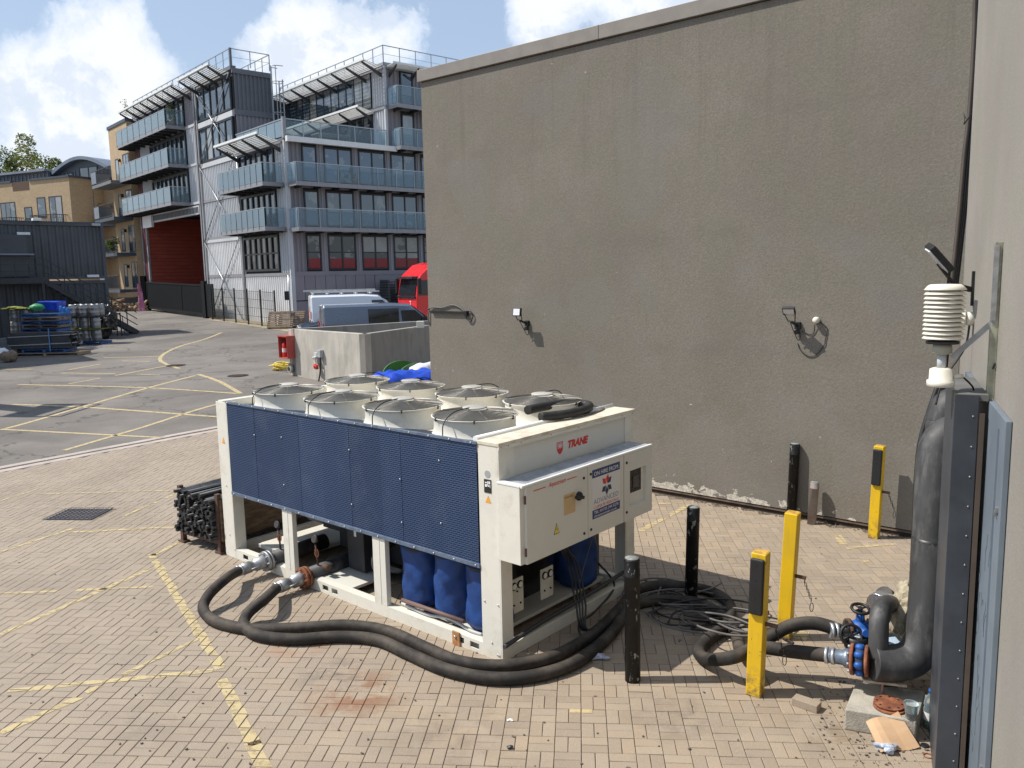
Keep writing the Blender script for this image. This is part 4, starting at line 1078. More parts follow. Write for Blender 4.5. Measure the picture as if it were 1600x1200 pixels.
# clamps beyond the chiller
p = gp(938, 1000, .06); MB()
cables = [
    ([(1005, 905), (1040, 925), (1080, 945), (1120, 960), (1160, 968), (1200, 985), (1240, 1005)], 'black', 'black cable running straightest from the chiller towards the riser', cable_mat),
    ([(998, 915), (1030, 925), (1020, 950), (1045, 965), (1085, 970), (1130, 975), (1172, 990), (1215, 1000)], 'black', 'black cable with a kink beside the nearest round bollard', cable_mat),
    ([(1000, 925), (1035, 905), (1028, 940), (1070, 950), (1120, 970), (1168, 975), (1210, 992)], 'dusty', 'dusty cable looping once behind the nearest round bollard', cable_grey),
    ([(1075, 975), (1062, 962), (1085, 955), (1140, 982), (1180, 990)], 'grey', 'grey cable turning back at the middle round bollard', cable_grey),
    ([(1075, 970), (1100, 982), (1140, 992), (1180, 994)], 'grey', 'grey cable lying lowest among those crossing the hose', cable_grey),
    ([(1060, 955), (1100, 957), (1140, 963), (1180, 978), (1225, 990)], 'grey', 'grey cable lying highest among those crossing the hose', cable_grey),
]
random.seed(5)
for i, (pts, k, lab, mt_) in enumerate(cables):
    P = [gp(x, y, .02 + .13 * (1 if 1085 < x < 1200 else .1) + i * .012) for x, y in pts]
    tag(MB().tube(spline(P, 8), .011, 7).build('power_cable', mt_), lab, 'cable', 'cables between chiller and riser')
for k in range(4):
    o_ = Vector((.020 * k - .03, .012 * ((k * 7) % 3), 0))
    P = [chp(.76 + .03 * k, -.05, 1.0), chp(.80 + .03 * k, -.10, .86), G(893 + 2 * k, 885, .62) + o_, G(904 + 2 * k, 940, .33) + o_, G(912 + 3 * k, 985, .05 + .01 * k)] + [gp(960 + 8 * k, 960 - 6 * k, .03 + .02 * k), gp(1040 + 8 * k, 922 + 5 * k, .04 + .02 * k), gp(1110, 955 + 4 * k, .10)]
    tag(MB().tube(spline(P, 8), .010, 7).build('supply_cable', cable_mat), 'black supply cable hanging in a bunch from the cabinet underside', 'cable', 'supply cables hanging from the chiller cabinet')
tag(MB().tube(spline([gp(935, 880, .3), gp(960, 915, .12), gp(930, 955, .14), gp(905, 975, .12), gp(915, 995, .03), gp(960, 960, .03)], 8), .012, 7).build('supply_cable', cable_mat), 'black cable drooping over the chiller end rail', 'cable')

random.seed(33)
for k, (cx_, cy_, rr_) in enumerate(((1075, 950, .22), (1120, 968, .26), (1040, 930, .20), (1150, 985, .24), (1095, 975, .30))):
    c0 = G(cx_, cy_); a0_ = random.uniform(0, 6); P = []
    for q in range(15): a = a0_ + q * .55; rq = rr_ * (1 + .25 * math.sin(q * 1.3 + k)) + .012 * q; P.append(c0 + Vector((rq * 1.5 * math.cos(a), rq * .8 * math.sin(a), .03 + .10 * (.5 + .5 * math.sin(q * .9 + k)))))
    tag(MB().tube(spline(P, 5), .010, 6).build('power_cable', cable_mat if k % 2 else cable_grey), ('black', 'dusty')[1 - k % 2] + ' cable coiled loosely on the paving ' + ('around the middle round bollard', 'beyond the middle round bollard', 'between the chiller and the middle round bollard', 'nearest the yellow post without buffer', 'over the crossing hoses')[k], 'cable')
# ================================================================== BOLLARDS AND POSTS
def round_bollard(p, h_, r, label, lean=(0, 0), mat=chipped):
    b_ = empty('round_bollard', p); tag(b_, label, 'bollard', 'round steel bollards in the paving'); b_.rotation_euler = (lean[0], lean[1], 0)
    MB().lathe([(r, -.02), (r, h_ * .855), (r * 1.03, h_ * .857), (r * 1.03, h_ * .87), (r, h_ * .872), (r, h_ - .012), (r * .92, h_ - .002), (r * .5, h_ + .002)], 28).build('tube_shaft', mat, b_)
    MB().lathe([(r * .90, h_ + .0015), (r * .88, h_ + .006), (r * .3, h_ + .010)], 24).build('cap', M('worn_cap', (.22, .23, .22), .6, var=.3, scale=25), b_)
    return b_
p = G(990, 1067); round_bollard((p.x + .0, p.y + .05, 0), 1.12, .068, 'black chipped round bollard nearest the camera, before the chiller cabinet', (R(.3), R(-.4)))
p = G(1081, 943); round_bollard((p.x, p.y + .05, 0), 1.06, .068, 'black round bollard with a scuffed grey top amid the coiled hoses', (0, R(1.0)))
p = G(1238, 812); round_bollard((p.x, p.y + .05, 0), 1.10, .068, 'black flaking round bollard behind the middle yellow post by the grey wall', (0, R(1.5)))
p = G(1270, 820); gb = round_bollard((p.x, p.y + .05, 0), .60, .060, 'short grey and rusty steel stub post at the foot of the grey wall', (0, R(3)), M('grey_stub', (.26, .23, .215), .7, var=.2, scale=6, dirt=(.25, .13, .09), dirt_amt=.6))


def yellow_post(p, h_, label, rz, rubber, lean=0., pin=True):
    b_ = empty('yellow_post', p, rz); tag(b_, label, 'post', 'square yellow security posts'); b_.rotation_euler = (0, lean, rz)
    s_ = .062
    MB().box(-s_, s_, -s_, s_, 0, h_).build('post_tube', yellow, b_, bevel=.008, seg=3)
    MB().box(-s_ + .01, s_ - .01, -s_ + .01, s_ - .01, h_ - .002, h_ + .003).build('top_plate', M('rusty_yellow_top', (.50, .30, .06), .7, var=.4, scale=14, dirt=(.25, .06, .03), dirt_amt=.8, dscale=8), b_)
    if rubber:
        rb = MB().box(-s_ + .002, s_ - .002, -s_ - .036, -s_, h_ - .52, h_ - .035).build('rubber_buffer', M('buffer_rubber', (.014, .014, .015), .6), b_, bevel=.018, seg=3)
        for z in (h_ - .09, h_ - .22, h_ - .38, h_ - .48): MB().lathe([(.012, 0), (.009, .004)], 10, mat=Matrix.Translation((0, -s_ - .0325, z)) @ Matrix.Rotation(R(90), 4, 'X')).build('bolt_hole', M('hole_dark', (.004, .004, .004)), rb)
    if pin:
        MB().box(s_, s_ + .10, -.014, .014, h_ * .50, h_ * .50 + .03).build('lock_tab', rust_dark, b_, bevel=.003)
        mb = MB()
        for k in range(7):
            x = s_ + .09 + .012 * k; z = h_ * .5 - .02 - .028 * k
            mb.tube([(x + (.009 * math.cos(t) if k % 2 else 0), (0 if k % 2 else .009 * math.cos(t)), z + .02 * math.sin(t)) for t in [2 * PI * q / 8 for q in range(9)]], .003, 4, caps=False)
        mb.build('chain', black_metal, b_)
        MB().tube([(s_ + .17 + .016 * math.cos(t), 0, h_ * .5 - .26 + .045 * math.sin(t)) for t in [2 * PI * q / 12 for q in range(13)]], .004, 5, caps=False).build('snap_hook', dark_steel, b_)
    return b_


p = G(1172, 1090); yellow_post((p.x + .06, p.y + .065, 0), 1.255, 'yellow square post with black rubber buffer nearest the camera', R(-35), True, R(1.2))
p = G(1218, 1001); yellow_post((p.x + .07, p.y + .065, 0), 1.27, 'plain yellow square post without a rubber buffer', R(-35), False, R(2.2))
p = G(1365, 842); yellow_post((p.x + .03, p.y + .06, 0), 1.25, 'yellow square post with black buffer standing against the grey wall', R(-39.9), True, R(1.4))

# ================================================================== RISER PIPE, VALVES
rp = empty('riser_pipe', AD(1455, 1000, 6.498) * 1.0); rp.location.z = 0; rl = rp.location.copy()
tag(rp, 'tall black lagged riser pipe with elbows before the side wall', 'pipe')
def loc(p): return p - rl
RR = .143
top1 = AD(1461, 700, 6.498); bot1 = AD(1440, 985, 6.498)
vx = (top1 + bot1) / 2
a0_ = AD(1456, 985, 6.498); 
rise = [loc(AD(1362, 1034, 6.5)), loc(AD(1395, 1036, 6.5)), loc(AD(1425, 1028, 6.5)), loc(AD(1443, 1000, 6.5)), loc(AD(1448, 960, 6.5)), loc(AD(1455, 850, 6.5)), loc(AD(1459, 760, 6.5)), loc(AD(1462, 715, 6.5)), loc(AD(1470, 690, 6.5)), loc(AD(1490, 676, 6.5)), loc(AD(1520, 672, 6.52))]
MB().tube(spline(rise, 8), RR, 22).build('lagged_riser', lag, rp)
r2 = [loc(AD(1462, 1010, 6.9)), loc(AD(1466, 900, 6.9)), loc(AD(1472, 690, 6.9)), loc(AD(1474, 660, 6.9)), loc(AD(1480, 638, 6.9)), loc(AD(1494, 628, 6.9)), loc(AD(1515, 625, 6.9))]
MB().tube(spline(r2, 8), RR * .95, 20).build('rear_riser', lag, rp)
mb = MB()
for (px, py, dz, k) in ((1458, 845, .06, 1.03), (1461, 720, .03, 1.02), (1437, 1012, .0, 1.02)):
    pass
q = loc(AD(1455.5, 845, 6.5)); MB().tube([q - Vector((0, 0, .035)), q + Vector((.0, 0, .035))], RR * 1.004, 22).build('tape_band', M('tape_black', (.02, .02, .02), .4), rp)
q = loc(AD(1461, 715, 6.552)); MB().tube([q - Vector((0, 0, .012)), q + Vector((.0, 0, .012))], RR * 1.006, 22).build('tape_band', MATS['tape_black'], rp)
# branch stub up from the horizontal leg and over to the back
br_ = [loc(AD(1372, 1028, 6.498)), loc(AD(1373, 990, 6.498)), loc(AD(1374, 965, 6.520)), loc(AD(1378, 950, 6.606)), loc(AD(1386, 944, 6.823)), loc(AD(1392, 944, 7.039))]
MB().tube(spline(br_, 6), .075, 18).build('branch_elbow', lag, rp)
MB().tube(spline([loc(AD(1372, 946, 7.0)), loc(AD(1380, 942, 7.05)), loc(AD(1392, 955, 7.1)), loc(AD(1400, 985, 7.1))], 4), .105, 16).build('foil_wrap', foil, rp)
MB().tube([loc(AD(1380, 930, 7.25)), loc(AD(1390, 938, 7.3))], .085, 16).build('end_cap', black_rubber, rp)
MB().tube([loc(AD(1400, 975, 7.039)), loc(AD(1408, 1010, 7.094))], .018, 8).build('support_leg', black_metal, rp)

# lower flange + valves as things
def valve(name, pos, direction, label):
    v = empty(name, pos); tag(v, label, 'valve', 'valves at the foot of the riser'); d = direction.normalized()
    return v, d
v, d = valve('flanged_joint', VAL2, AD(1362, 1034, 6.498) - VAL2, 'rust red flanged joint with blue rubber sphere at the riser foot')
L_ = (AD(1362, 1034, 6.498) - VAL2).length
MB().tube([d * -.02, d * .10, d * .12, d * .16], [.060, .060, .075, .082], 16).build('hose_tail', M('scuffed_blue_grey', (.16, .20, .26), .4, .5, dirt=(.6, .62, .65), dirt_amt=.7, dscale=20), v)
for q in (-.02, .03): MB().tube([d * (q - .012), d * (q + .012)], .068, 16).build('hose_clamp', chrome, v)
MB().tube([d * .165, d * .19], .125, 22).build('flange', rust, v)
MB().tube([d * .275, d * .30], .125, 22).build('flange', rust, v)
MB().tube([d * .19, d * .21, d * .232, d * .255, d * .275], [.085, .10, .105, .10, .085], 20).build('rubber_bellows', M('dark_bellows', (.03, .04, .06), .5), v)
s1_ = d.cross(Vector((0, 0, 1))).normalized(); s2_ = s1_.cross(d)
nb = None
for k in range(8):
    a = k * PI / 4; c_ = (s1_ * math.cos(a) + s2_ * math.sin(a)) * .103
    MB().tube([d * .20 + c_, d * .215 + c_, d * .25 + c_, d * .265 + c_], [.016, .030, .030, .016], 10).build('blue_cap', blue_valve, v)
    MB().cyl(d * .145 + c_, d * .165 + c_, .012, 6).build('bolt', steel, v)
v, d = valve('gate_valve', VAL1, AD(1372, 985, 6.877) - VAL1, 'blue gate valve with two black handwheels beside the riser')
for q in (-.07, -.03): MB().tube([d * (q - .014), d * (q + .014)], .066, 16).build('hose_clamp', chrome, v)
MB().tube([d * -.02, d * .05, d * .06], [.05, .05, .085], 16).build('tail', black_metal, v)
for q0, q1 in ((.06, .09), (.25, .28)): MB().tube([d * q0, d * q1], .10, 18).build('valve_flange', rust_dark, v)
MB().tube([d * .09, d * .17, d * .25], [.075, .10, .075], 16).build('valve_body', blue_valve, v)
MB().tube([d * .17, d * .17 + Vector((0, 0, .16))], [.05, .03], 12).build('valve_bonnet', blue_valve, v)
MB().tube([d * .17, d * .17 + Vector((-.02, -.17, .05))], [.05, .03], 12).build('valve_bonnet', blue_valve, v)
for (cc_, nrm, rad) in ((d * .04 + Vector((0, -.14, .02)), Vector((-.1, -1, .45)), .085), (d * .16 + Vector((0, -.02, .20)), Vector((0, -.25, 1)), .07)):
    nrm = nrm.normalized(); u = nrm.cross(Vector((1, 0, 0))).normalized(); w_ = nrm.cross(u)
    hw = MB().tube([cc_ + (u * math.cos(t) + w_ * math.sin(t)) * rad for t in [2 * PI * k / 20 for k in range(21)]], .013, 8, caps=False)
    for k in range(4): a = k * PI / 2 + .4; hw.tube([cc_, cc_ + (u * math.cos(a) + w_ * math.sin(a)) * rad], .008, 6)
    hw.tube([cc_ - nrm * .03, cc_ + nrm * .015], .02, 10); hw.build('handwheel', black_metal, v)
cc_ = d * .10 + Vector((0, -.10, -.05)); MB().tube([cc_ - Vector((0, .0, .05)), cc_ + Vector((0, 0, .05))], .095, 18).build('actuator_box', black_metal, v)
MB().tube([cc_ + Vector((0, 0, .0505)), cc_ + Vector((0, 0, .055))], .05, 16).build('gauge_face', white_print, v)
# wood support plank, leg and dark shade block under the riser
pp = AD(1385, 1062, 6.498)
sp0 = empty('pipe_support', (pp.x, pp.y, 0)); tag(sp0, 'broken timber board on thin legs propping up the riser elbow', 'support')
MB().box(-.20, .12, -.07, .10, pp.z - .012, pp.z + .006).build('board', M('broken_board', (.50, .42, .31), .8, var=.25, scale=12, bump=.5), sp0, rot=(0, R(3), R(-12)))
MB().cyl((-.02, .02, .14), (-.02, .02, pp.z - .015), .010, 8).build('leg', M('pinkish_leg', (.45, .25, .22), .6), sp0)
MB().box(.04, .16, .12, .26, .14, pp.z - .02).build('shade_block', interior, sp0, bevel=.01)  # dark block put in for the shade under the pipe
# concrete block
BH = .17; top_ = [G(1320, 1108, BH), G(1432, 1127, BH), G(1446, 1080, BH), G(1338, 1064, BH)]
mb = MB(); mb.add([(p.x, p.y, 0) for p in top_] + [(p.x, p.y, BH) for p in top_], [(0, 3, 2, 1), (4, 5, 6, 7), (0, 1, 5, 4), (1, 2, 6, 5), (2, 3, 7, 6), (3, 0, 4, 7)])
cb_ = mb.build('concrete_block', concrete_block, bevel=.010); tag(cb_, 'grey concrete footing block under the riser pipe', 'concrete block')
p = G(1390, 1100, BH + .03); fl = empty('blank_flange', (p.x, p.y, BH + .002), R(20)); tag(fl, 'rusty orange round blank flange lying on the concrete block', 'flange')
MB().lathe([(.118, 0), (.118, .016)], 28).build('plate', rust, fl); MB().lathe([(.112, .020), (.114, .036)], 28, c=(.008, .01, 0)).build('plate', rust, fl)
mb = MB()
for k in range(8): a = k * PI / 4; mb.lathe([(.010, .0361), (.010, .0372)], 8, c=(.008 + .090 * math.cos(a), .01 + .090 * math.sin(a), 0))
mb.build('bolt_holes', M('hole_dark2', (.01, .008, .007)), fl)
# cup, bottle, cardboard, bag, brick, paper, bottle cap
p = G(1423, 1122, BH); cu = empty('plastic_cup', (p.x, p.y, BH)); tag(cu, 'clear plastic cup with dark dregs on the concrete block', 'cup')
MB().lathe([(.038, 0), (.052, .12), (.054, .122), (.050, .12), (.036, .004)], 20, cap1=False).build('cup_wall', clear_plastic, cu); MB().lathe([(.036, .005), (.042, .05)], 20).build('dregs', M('dregs', (.05, .035, .025), .3), cu)
p = AD(1451, 1092, 5.75); bo = empty('drink_bottle', (p.x, p.y, 0)); tag(bo, 'clear plastic drink bottle with blue cap and green drink', 'bottle')
p = G(1452, 1136); bo.location = (p.x, p.y, 0)
MB().lathe([(.042, 0), (.048, .015), (.048, .15), (.043, .17), (.048, .19), (.040, .235), (.018, .27), (.016, .295)], 20).build('bottle_wall', clear_plastic, bo)
MB().lathe([(.041, .004), (.0465, .02), (.0465, .10)], 20).build('green_drink', M('green_drink', (.22, .36, .06), .2), bo)
MB().lathe([(.0485, .07), (.0485, .135)], 20, cap0=False, cap1=False).build('paper_label', white_print, bo)
MB().lathe([(.019, .285), (.019, .315)], 14).build('cap', blue_valve, bo)
mb = MB(); cq = [G(1353, 1128, .12), G(1403, 1112, .20), G(1437, 1168, .012), G(1376, 1176, .012)]
n_ = 6
cv = []
for i in range(n_ + 1):
    for j in range(n_ + 1):
        a = cq[0].lerp(cq[1], i / n_); c2 = cq[3].lerp(cq[2], i / n_); q = a.lerp(c2, j / n_); cv.append((q.x, q.y, q.z + .012 * math.sin(i * 1.1)))
mb.add(cv, [(i * (n_ + 1) + j, (i + 1) * (n_ + 1) + j, (i + 1) * (n_ + 1) + j + 1, i * (n_ + 1) + j + 1) for i in range(n_) for j in range(n_)], False)
o = mb.build('cardboard_sheet', card); tag(o, 'flat brown cardboard sheet leaning on the concrete block', 'cardboard'); md = o.modifiers.new('s', 'SOLIDIFY'); md.thickness = .005


def blobmesh(name, mat, c, sx, sy, sz, seed, amp=.35, sub=3, sharp=False):
    random.seed(seed); bm = bmesh.new(); bmesh.ops.create_icosphere(bm, subdivisions=sub, radius=1)
    ph = [random.uniform(0, 6) for _ in range(9)]
    for v in bm.verts:
        p = v.co; q = 1 + amp * (math.sin(p.x * 3.1 + ph[0]) * math.sin(p.y * 2.7 + ph[1]) + .6 * math.sin(p.z * 5 + ph[2]) * math.sin(p.x * 6 + ph[3]) + (.35 * math.sin(p.x * 13 + ph[4]) * math.sin(p.y * 12 + ph[5]) * math.sin(p.z * 14 + ph[6]))) + random.uniform(-.05, .05) * (2 if sharp else 1)
        v.co = Vector((p.x * sx * q, p.y * sy * q, p.z * sz * q))
    zmin = min(v.co.z for v in bm.verts)
    me = bpy.data.meshes.new(name); bm.to_mesh(me); bm.free(); me.materials.append(mat)
    if not sharp: me.polygons.foreach_set('use_smooth', [True] * len(me.polygons))
    o = bpy.data.objects.new(name, me); C.objects.link(o); o.location = (c[0], c[1], c[2] - zmin * .92 if len(c) < 4 else c[2]); return o


p = G(1386, 1175); o = blobmesh('plastic_bag', M('clear_blue_bag', (.42, .47, .56), .25, var=.3, scale=20), (p.x, p.y, 0), .07, .04, .03, 3, .5, 3, True); tag(o, 'crumpled clear and blue wrapper on the cardboard edge', 'wrapper')
p = G(933, 1030); o = blobmesh('plastic_bag', M('pale_bag', (.40, .42, .50), .4, var=.3, scale=20), (p.x, p.y, 0), .11, .05, .018, 4, .5, 3, True); tag(o, 'crumpled pale plastic scrap in the shade near the nearest round bollard', 'plastic bag')
o = MB().box(-.105, .105, -.05, .05, 0, .065).build('loose_brick', paver, bevel=.004, loc=((G(1262, 1108)).x, (G(1262, 1108)).y + .03, 0), rot=(0, 0, R(-42))); tag(o, 'loose sandy paving brick lying beside the nearest yellow post', 'brick')
p = G(1445, 1166); o = MB().lathe([(.03, 0), (.03, .012)], 14).build('rubber_stopper', black_metal, loc=(p.x, p.y, .0)); tag(o, 'small black round lid near the guard post', 'lid')
p = G(1450, 1182); o = MB().tube([(.03 * math.cos(t), .03 * math.sin(t), .006) for t in [2 * PI * k / 16 for k in range(17)]], .005, 6, caps=False).build('washer_ring', rust, loc=(p.x, p.y, .0)); tag(o, 'small rusty ring on the paving by the guard post', 'ring')
p = G(797, 1170); o = blobmesh('stone_chip', dark_steel, (p.x, p.y, 0), .03, .02, .012, 6, .4, 2, True); tag(o, 'small dark stone chip on the open paving', 'stone')
p = G(797, 1126); o = blobmesh('paper_scrap', white_print, (p.x, p.y, 0), .03, .016, .006, 7, .4, 2, True); tag(o, 'small white paper scrap on the paving below the chiller', 'paper')
# rubble lump and bucket behind the riser
p = AD(1407, 962, 7.05); ru = blobmesh('foam_lump', foam, (p.x, p.y, p.z, 1), .15, .15, .22, 12, .5, 4, True); tag(ru, 'crusty beige expanding foam lump clinging behind the riser', 'foam lump')
p = AD(1414, 1004, 6.95); bk = empty('plastic_bucket', (p.x, p.y, 0)); tag(bk, 'pale blue plastic disc leaning behind the riser elbow', 'disc')
MB().lathe([(.23, 0), (.235, .02), (.19, .035), (.05, .03)], 26, mat=Matrix.Translation((0, 0, p.z)) @ Matrix.Rotation(R(40), 4, 'X') @ Matrix.Rotation(R(-10), 4, 'Y')).build('disc', lightblue, bk)
MB().cyl((0, .08, 0), (0, .08, p.z), .04, 10).build('stand', interior, bk)

# small debris over the paving
random.seed(21); mb = MB()
for k in range(420):
    a = random.random()
    if a < .55: q = G(random.uniform(1280, 1450), random.uniform(1060, 1198))
    else: q = G(random.uniform(0, 1450), random.uniform(850, 1198))
    s_ = random.uniform(.003, .011); ang = random.uniform(0, 3)
    mb.box(-s_, s_, -s_ * .6, s_ * .6, .002, .002 + s_ * .8, Matrix.Translation((q.x, q.y, 0)) @ Matrix.Rotation(ang, 4, 'Z'))
tag(mb.build('grit', M('grit_mixed', (.13, .11, .09), .9, var=.6, scale=60)), kind='stuff')

# ================================================================== THINGS ON THE WALLS
def flood(name, base, label, tilt, sz=.17, yaw=0., backlit=True):
    """floodlight on a bracket; base on the wall surface, local -y is out of the wall"""
    f = empty(name, base, WROT); tag(f, label, 'floodlight', 'floodlights on the grey wall')
    MB().box(-.04, .04, -.05, 0, -.05, .05).build('junction_box', black_metal, f, bevel=.005)
    MB().bar((0, -.05, 0), (-.02, -.20, .06), .03).build('arm', black_metal, f)
    MB().cyl((.0, -.07, -.09), (.0, -.03, -.09), .035, 12).build('sensor_head', black_metal, f)
    hm = Matrix.Translation((-.05, -.24, .21)) @ Matrix.Rotation(R(yaw), 4, 'Z') @ Matrix.Rotation(R(tilt), 4, 'X')
    h_ = MB().box(-sz / 2, sz / 2, -.015, .03, -sz * .42, sz * .42, hm).build('lamp_head', black_metal, f, bevel=.005)
    MB().box(-sz / 2 + .014, sz / 2 - .014, -.018, -.015, -sz * .42 + .014, sz * .42 - .014, hm).build('lens', lens_white, h_)
    mb = MB()
    for s_ in (-1, 1): mb.bar(hm @ Vector((s_ * sz / 2, .01, 0)), Vector((-.02 + s_ * .045, -.20, .06)), .012)
    mb.build('yoke', black_metal, f)
    MB().tube(spline([(.02, -.04, -.05), (.05, -.05, -.16), (.02, -.06, -.2), (-.03, -.12, -.05), (-.05, -.2, .08)], 6), .006, 6).build('flex', cable_mat, f)
    return f


flood('floodlight', wallp(-2.50, 0, 2.70), 'black floodlight with white lens left of the wall middle', -8)
flood('floodlight', wallp(2.36, 0, 2.78), 'black floodlight seen edge on beside the white dome on the grey wall', 48, yaw=10)
dm = empty('dome_lamp', wallp(2.62, 0, 2.86), WROT); tag(dm, 'small white round dome fitting on the grey wall', 'lamp')
MB().lathe([(.045, 0), (.047, .05), (.038, .085), (.015, .10)], 18, mat=Matrix.Rotation(R(90), 4, 'X')).build('dome', off_white, dm)
cabl = [(2.42, -.012, 2.70), (2.52, -.012, 2.66), (2.58, -.012, 2.68), (2.60, -.03, 2.80)]
tag(MB().tube([wallp(*q) for q in spline(cabl, 6)], .006, 6).build('wall_cable', cable_mat), 'thin black cable between the right floodlight and the white dome', 'cable')
cabl = [(2.66, -.03, 2.84), (2.76, -.012, 2.75), (2.74, -.012, 2.58), (2.73, -.012, 2.52), (2.62, -.012, 2.38), (2.50, -.012, 2.36), (2.40, -.012, 2.44), (2.36, -.012, 2.53)]
tag(MB().tube([wallp(*q) for q in spline(cabl, 6)], .006, 6).build('wall_cable', cable_mat), 'black cable drooping in a loop under the white dome', 'cable')
br = empty('wall_bracket', wallp(-4.95, 0, 2.87), WROT); tag(br, 'black steel channel bracket with cable near the left end of the grey wall', 'bracket')
MB().box(.05, 1.0, -.05, 0, -.02, .02).build('channel', black_metal, br)
MB().tube(spline([(-.02, .05, .03), (-.04, -.03, .06), (.1, -.02, .09), (.35, -.02, .09), (.6, -.02, .14), (.8, -.02, .1), (.95, -.02, .0)], 6), .013, 6).build('cable', cable_grey, br)
MB().tube(spline([(-.03, -.02, .02), (-.05, -.03, -.1), (-.04, -.02, -.22), (-.02, .02, -.3)], 6), .012, 6).build('cable', cable_grey, br)
MB().tube(spline([(.98, -.03, -.02), (1.0, -.04, -.12), (1.1, -.03, -.15), (1.15, -.03, -.05), (1.08, -.03, .03), (.98, -.03, .02)], 6), .011, 6).build('cable', cable_mat, br)
MB().box(.96, 1.02, -.07, 0, -.06, .03).build('end_box', black_metal, br)
# a cream conduit box where the concrete enclosure meets the wall
# cables down the corner
cabs = empty('corner_cables', wallp(4.0, -.3, 0)); cabs.location = (E0.x, E0.y, 0); tag(cabs, 'bundle of brown black cables hanging beside the pale wall edge', 'cable')
cm_ = M('brown_cable', (.055, .042, .033), .6, var=.2)
for k in range(4):
    pts = [(1524 + 3 * k, -40), (1522 + 3 * k, 60), (1515 + 3 * k, 170 + 4 * k), (1507 + 4 * k, 240), (1498 + 3.2 * k, 340), (1487 + 3 * k, 440), (1476 + 2 * k, 540), (1466 + 2 * k, 640)]
    P = [AD(x, y, 7.55 + .03 * k) - cabs.location for x, y in pts]
    MB().tube(spline(P, 6), .020 - .002 * k, 7).build('cable', cm_ if k % 2 == 0 else cable_mat, cabs)
P = [AD(x, y, 7.5) - cabs.location for x, y in ((1466, 600), (1440, 680), (1432, 740), (1428, 830), (1424, 915), (1422, 950))]
MB().tube(spline(P, 6), .022, 7).build('cable', cable_mat, cabs)
tag(MB().tube([AD(x, y, 7.5) for x, y in ((1505, 176), (1508, 184), (1506, 194), (1520, 176))], .006, 5).build('cable_tie', cable_mat), 'loose cable tie sticking out of the hanging cable bundle', 'cable tie')

# weather sensor on a bracket on the pale wall
pw = onside(1560, 500); SR = R(90 - 24.3)
ws = empty('weather_sensor', sidep(pw.x, 0, 0), SR); tag(ws, 'cream louvred weather sensor held on a bracket from the pale wall', 'weather sensor')
top = onside(1559, 378, .03); botm = onside(1557, 645, .03)
MB().box(-.025, .025, .0, .045, botm.z, top.z).build('mounting_rail', M('weathered_rail', (.34, .35, .27), .5, .4, var=.3, scale=8, dirt=(.5, .35, .2), dirt_amt=.5), ws, bevel=.004)
MB().box(-.04, -.026, .02, .05, onside(1551, 500, .03).z, top.z - .02).build('angle_bracket', steel, ws)
ctr = SMI @ AD(1474, 512, 5.35); ctr -= Vector((pw.x, 0, 0))
MB().bar((-.02, .03, onside(1553, 503, .03).z), (ctr.x + .03, ctr.y - .06, ctr.z - .0 - .20), .012, .035).build('arm', steel, ws)
sr_ = .126; zt = (SMI @ AD(1474, 447, 5.35)).z; zb = (SMI @ AD(1472, 530, 5.35)).z; nn = 12; dz = (zt - zb) / nn
for k in range(nn):
    z = zt - dz * (k + 1)
    prof = [(sr_ * .80, z + dz * .9), (sr_ * .88, z + dz * .75), (sr_, z + dz * .18), (sr_ * .99, z + dz * .12), (sr_ * .74, z + dz * .55)]
    if k == 0: prof = [(sr_ * .25, z + dz * 1.5), (sr_ * .72, z + dz * 1.42), (sr_ * .84, z + dz * 1.1), (sr_, z + dz * .25), (sr_ * .99, z + dz * .15), (sr_ * .74, z + dz * .55)]
    MB().lathe(prof, 32, (ctr.x, ctr.y, 0), cap0=(k == 0), cap1=False).build('louvre_plate', off_white, ws)
MB().lathe([(sr_ * .74, zb), (sr_ * .74, zt - dz * .3)], 24, (ctr.x, ctr.y, 0)).build('core', M('sensor_core', (.25, .23, .19), .7), ws)
MB().lathe([(.10, zb - .03), (.10, zb - .012)], 20, (ctr.x, ctr.y, 0)).build('base_plate', dark_steel, ws)
MB().lathe([(.042, zb - .10), (.06, zb - .09), (.06, zb - .05), (.05, zb - .03)], 18, (ctr.x, ctr.y, 0)).build('gland', M('gland_grey', (.40, .40, .33)), ws)
MB().lathe([(.028, zb - .20), (.028, zb - .10)], 14, (ctr.x, ctr.y, 0)).build('stem', M('stem_grey', (.45, .48, .5)), ws)
MB().lathe([(.075, zb - .315), (.085, zb - .31), (.085, zb - .275), (.072, zb - .27), (.07, zb - .20), (.05, zb - .19)], 20, (ctr.x, ctr.y, 0)).build('sensor_cup', off_white, ws)
MB().tube([(ctr.x, ctr.y - .07, zb - .25), (ctr.x + .02, ctr.y - .13, zb - .245)], .016, 8).build('cable_gland', off_white, ws)
MB().tube(spline([(ctr.x + .02, ctr.y - .13, zb - .25), (ctr.x + .1, ctr.y - .2, zb - .33), (ctr.x + .15, .10, zb - .42), (.08, .04, zb - .36), (.03, .03, zb - .26), (-.05, .01, zb - .15)], 8), .006, 6).build('cable', cable_mat, ws)
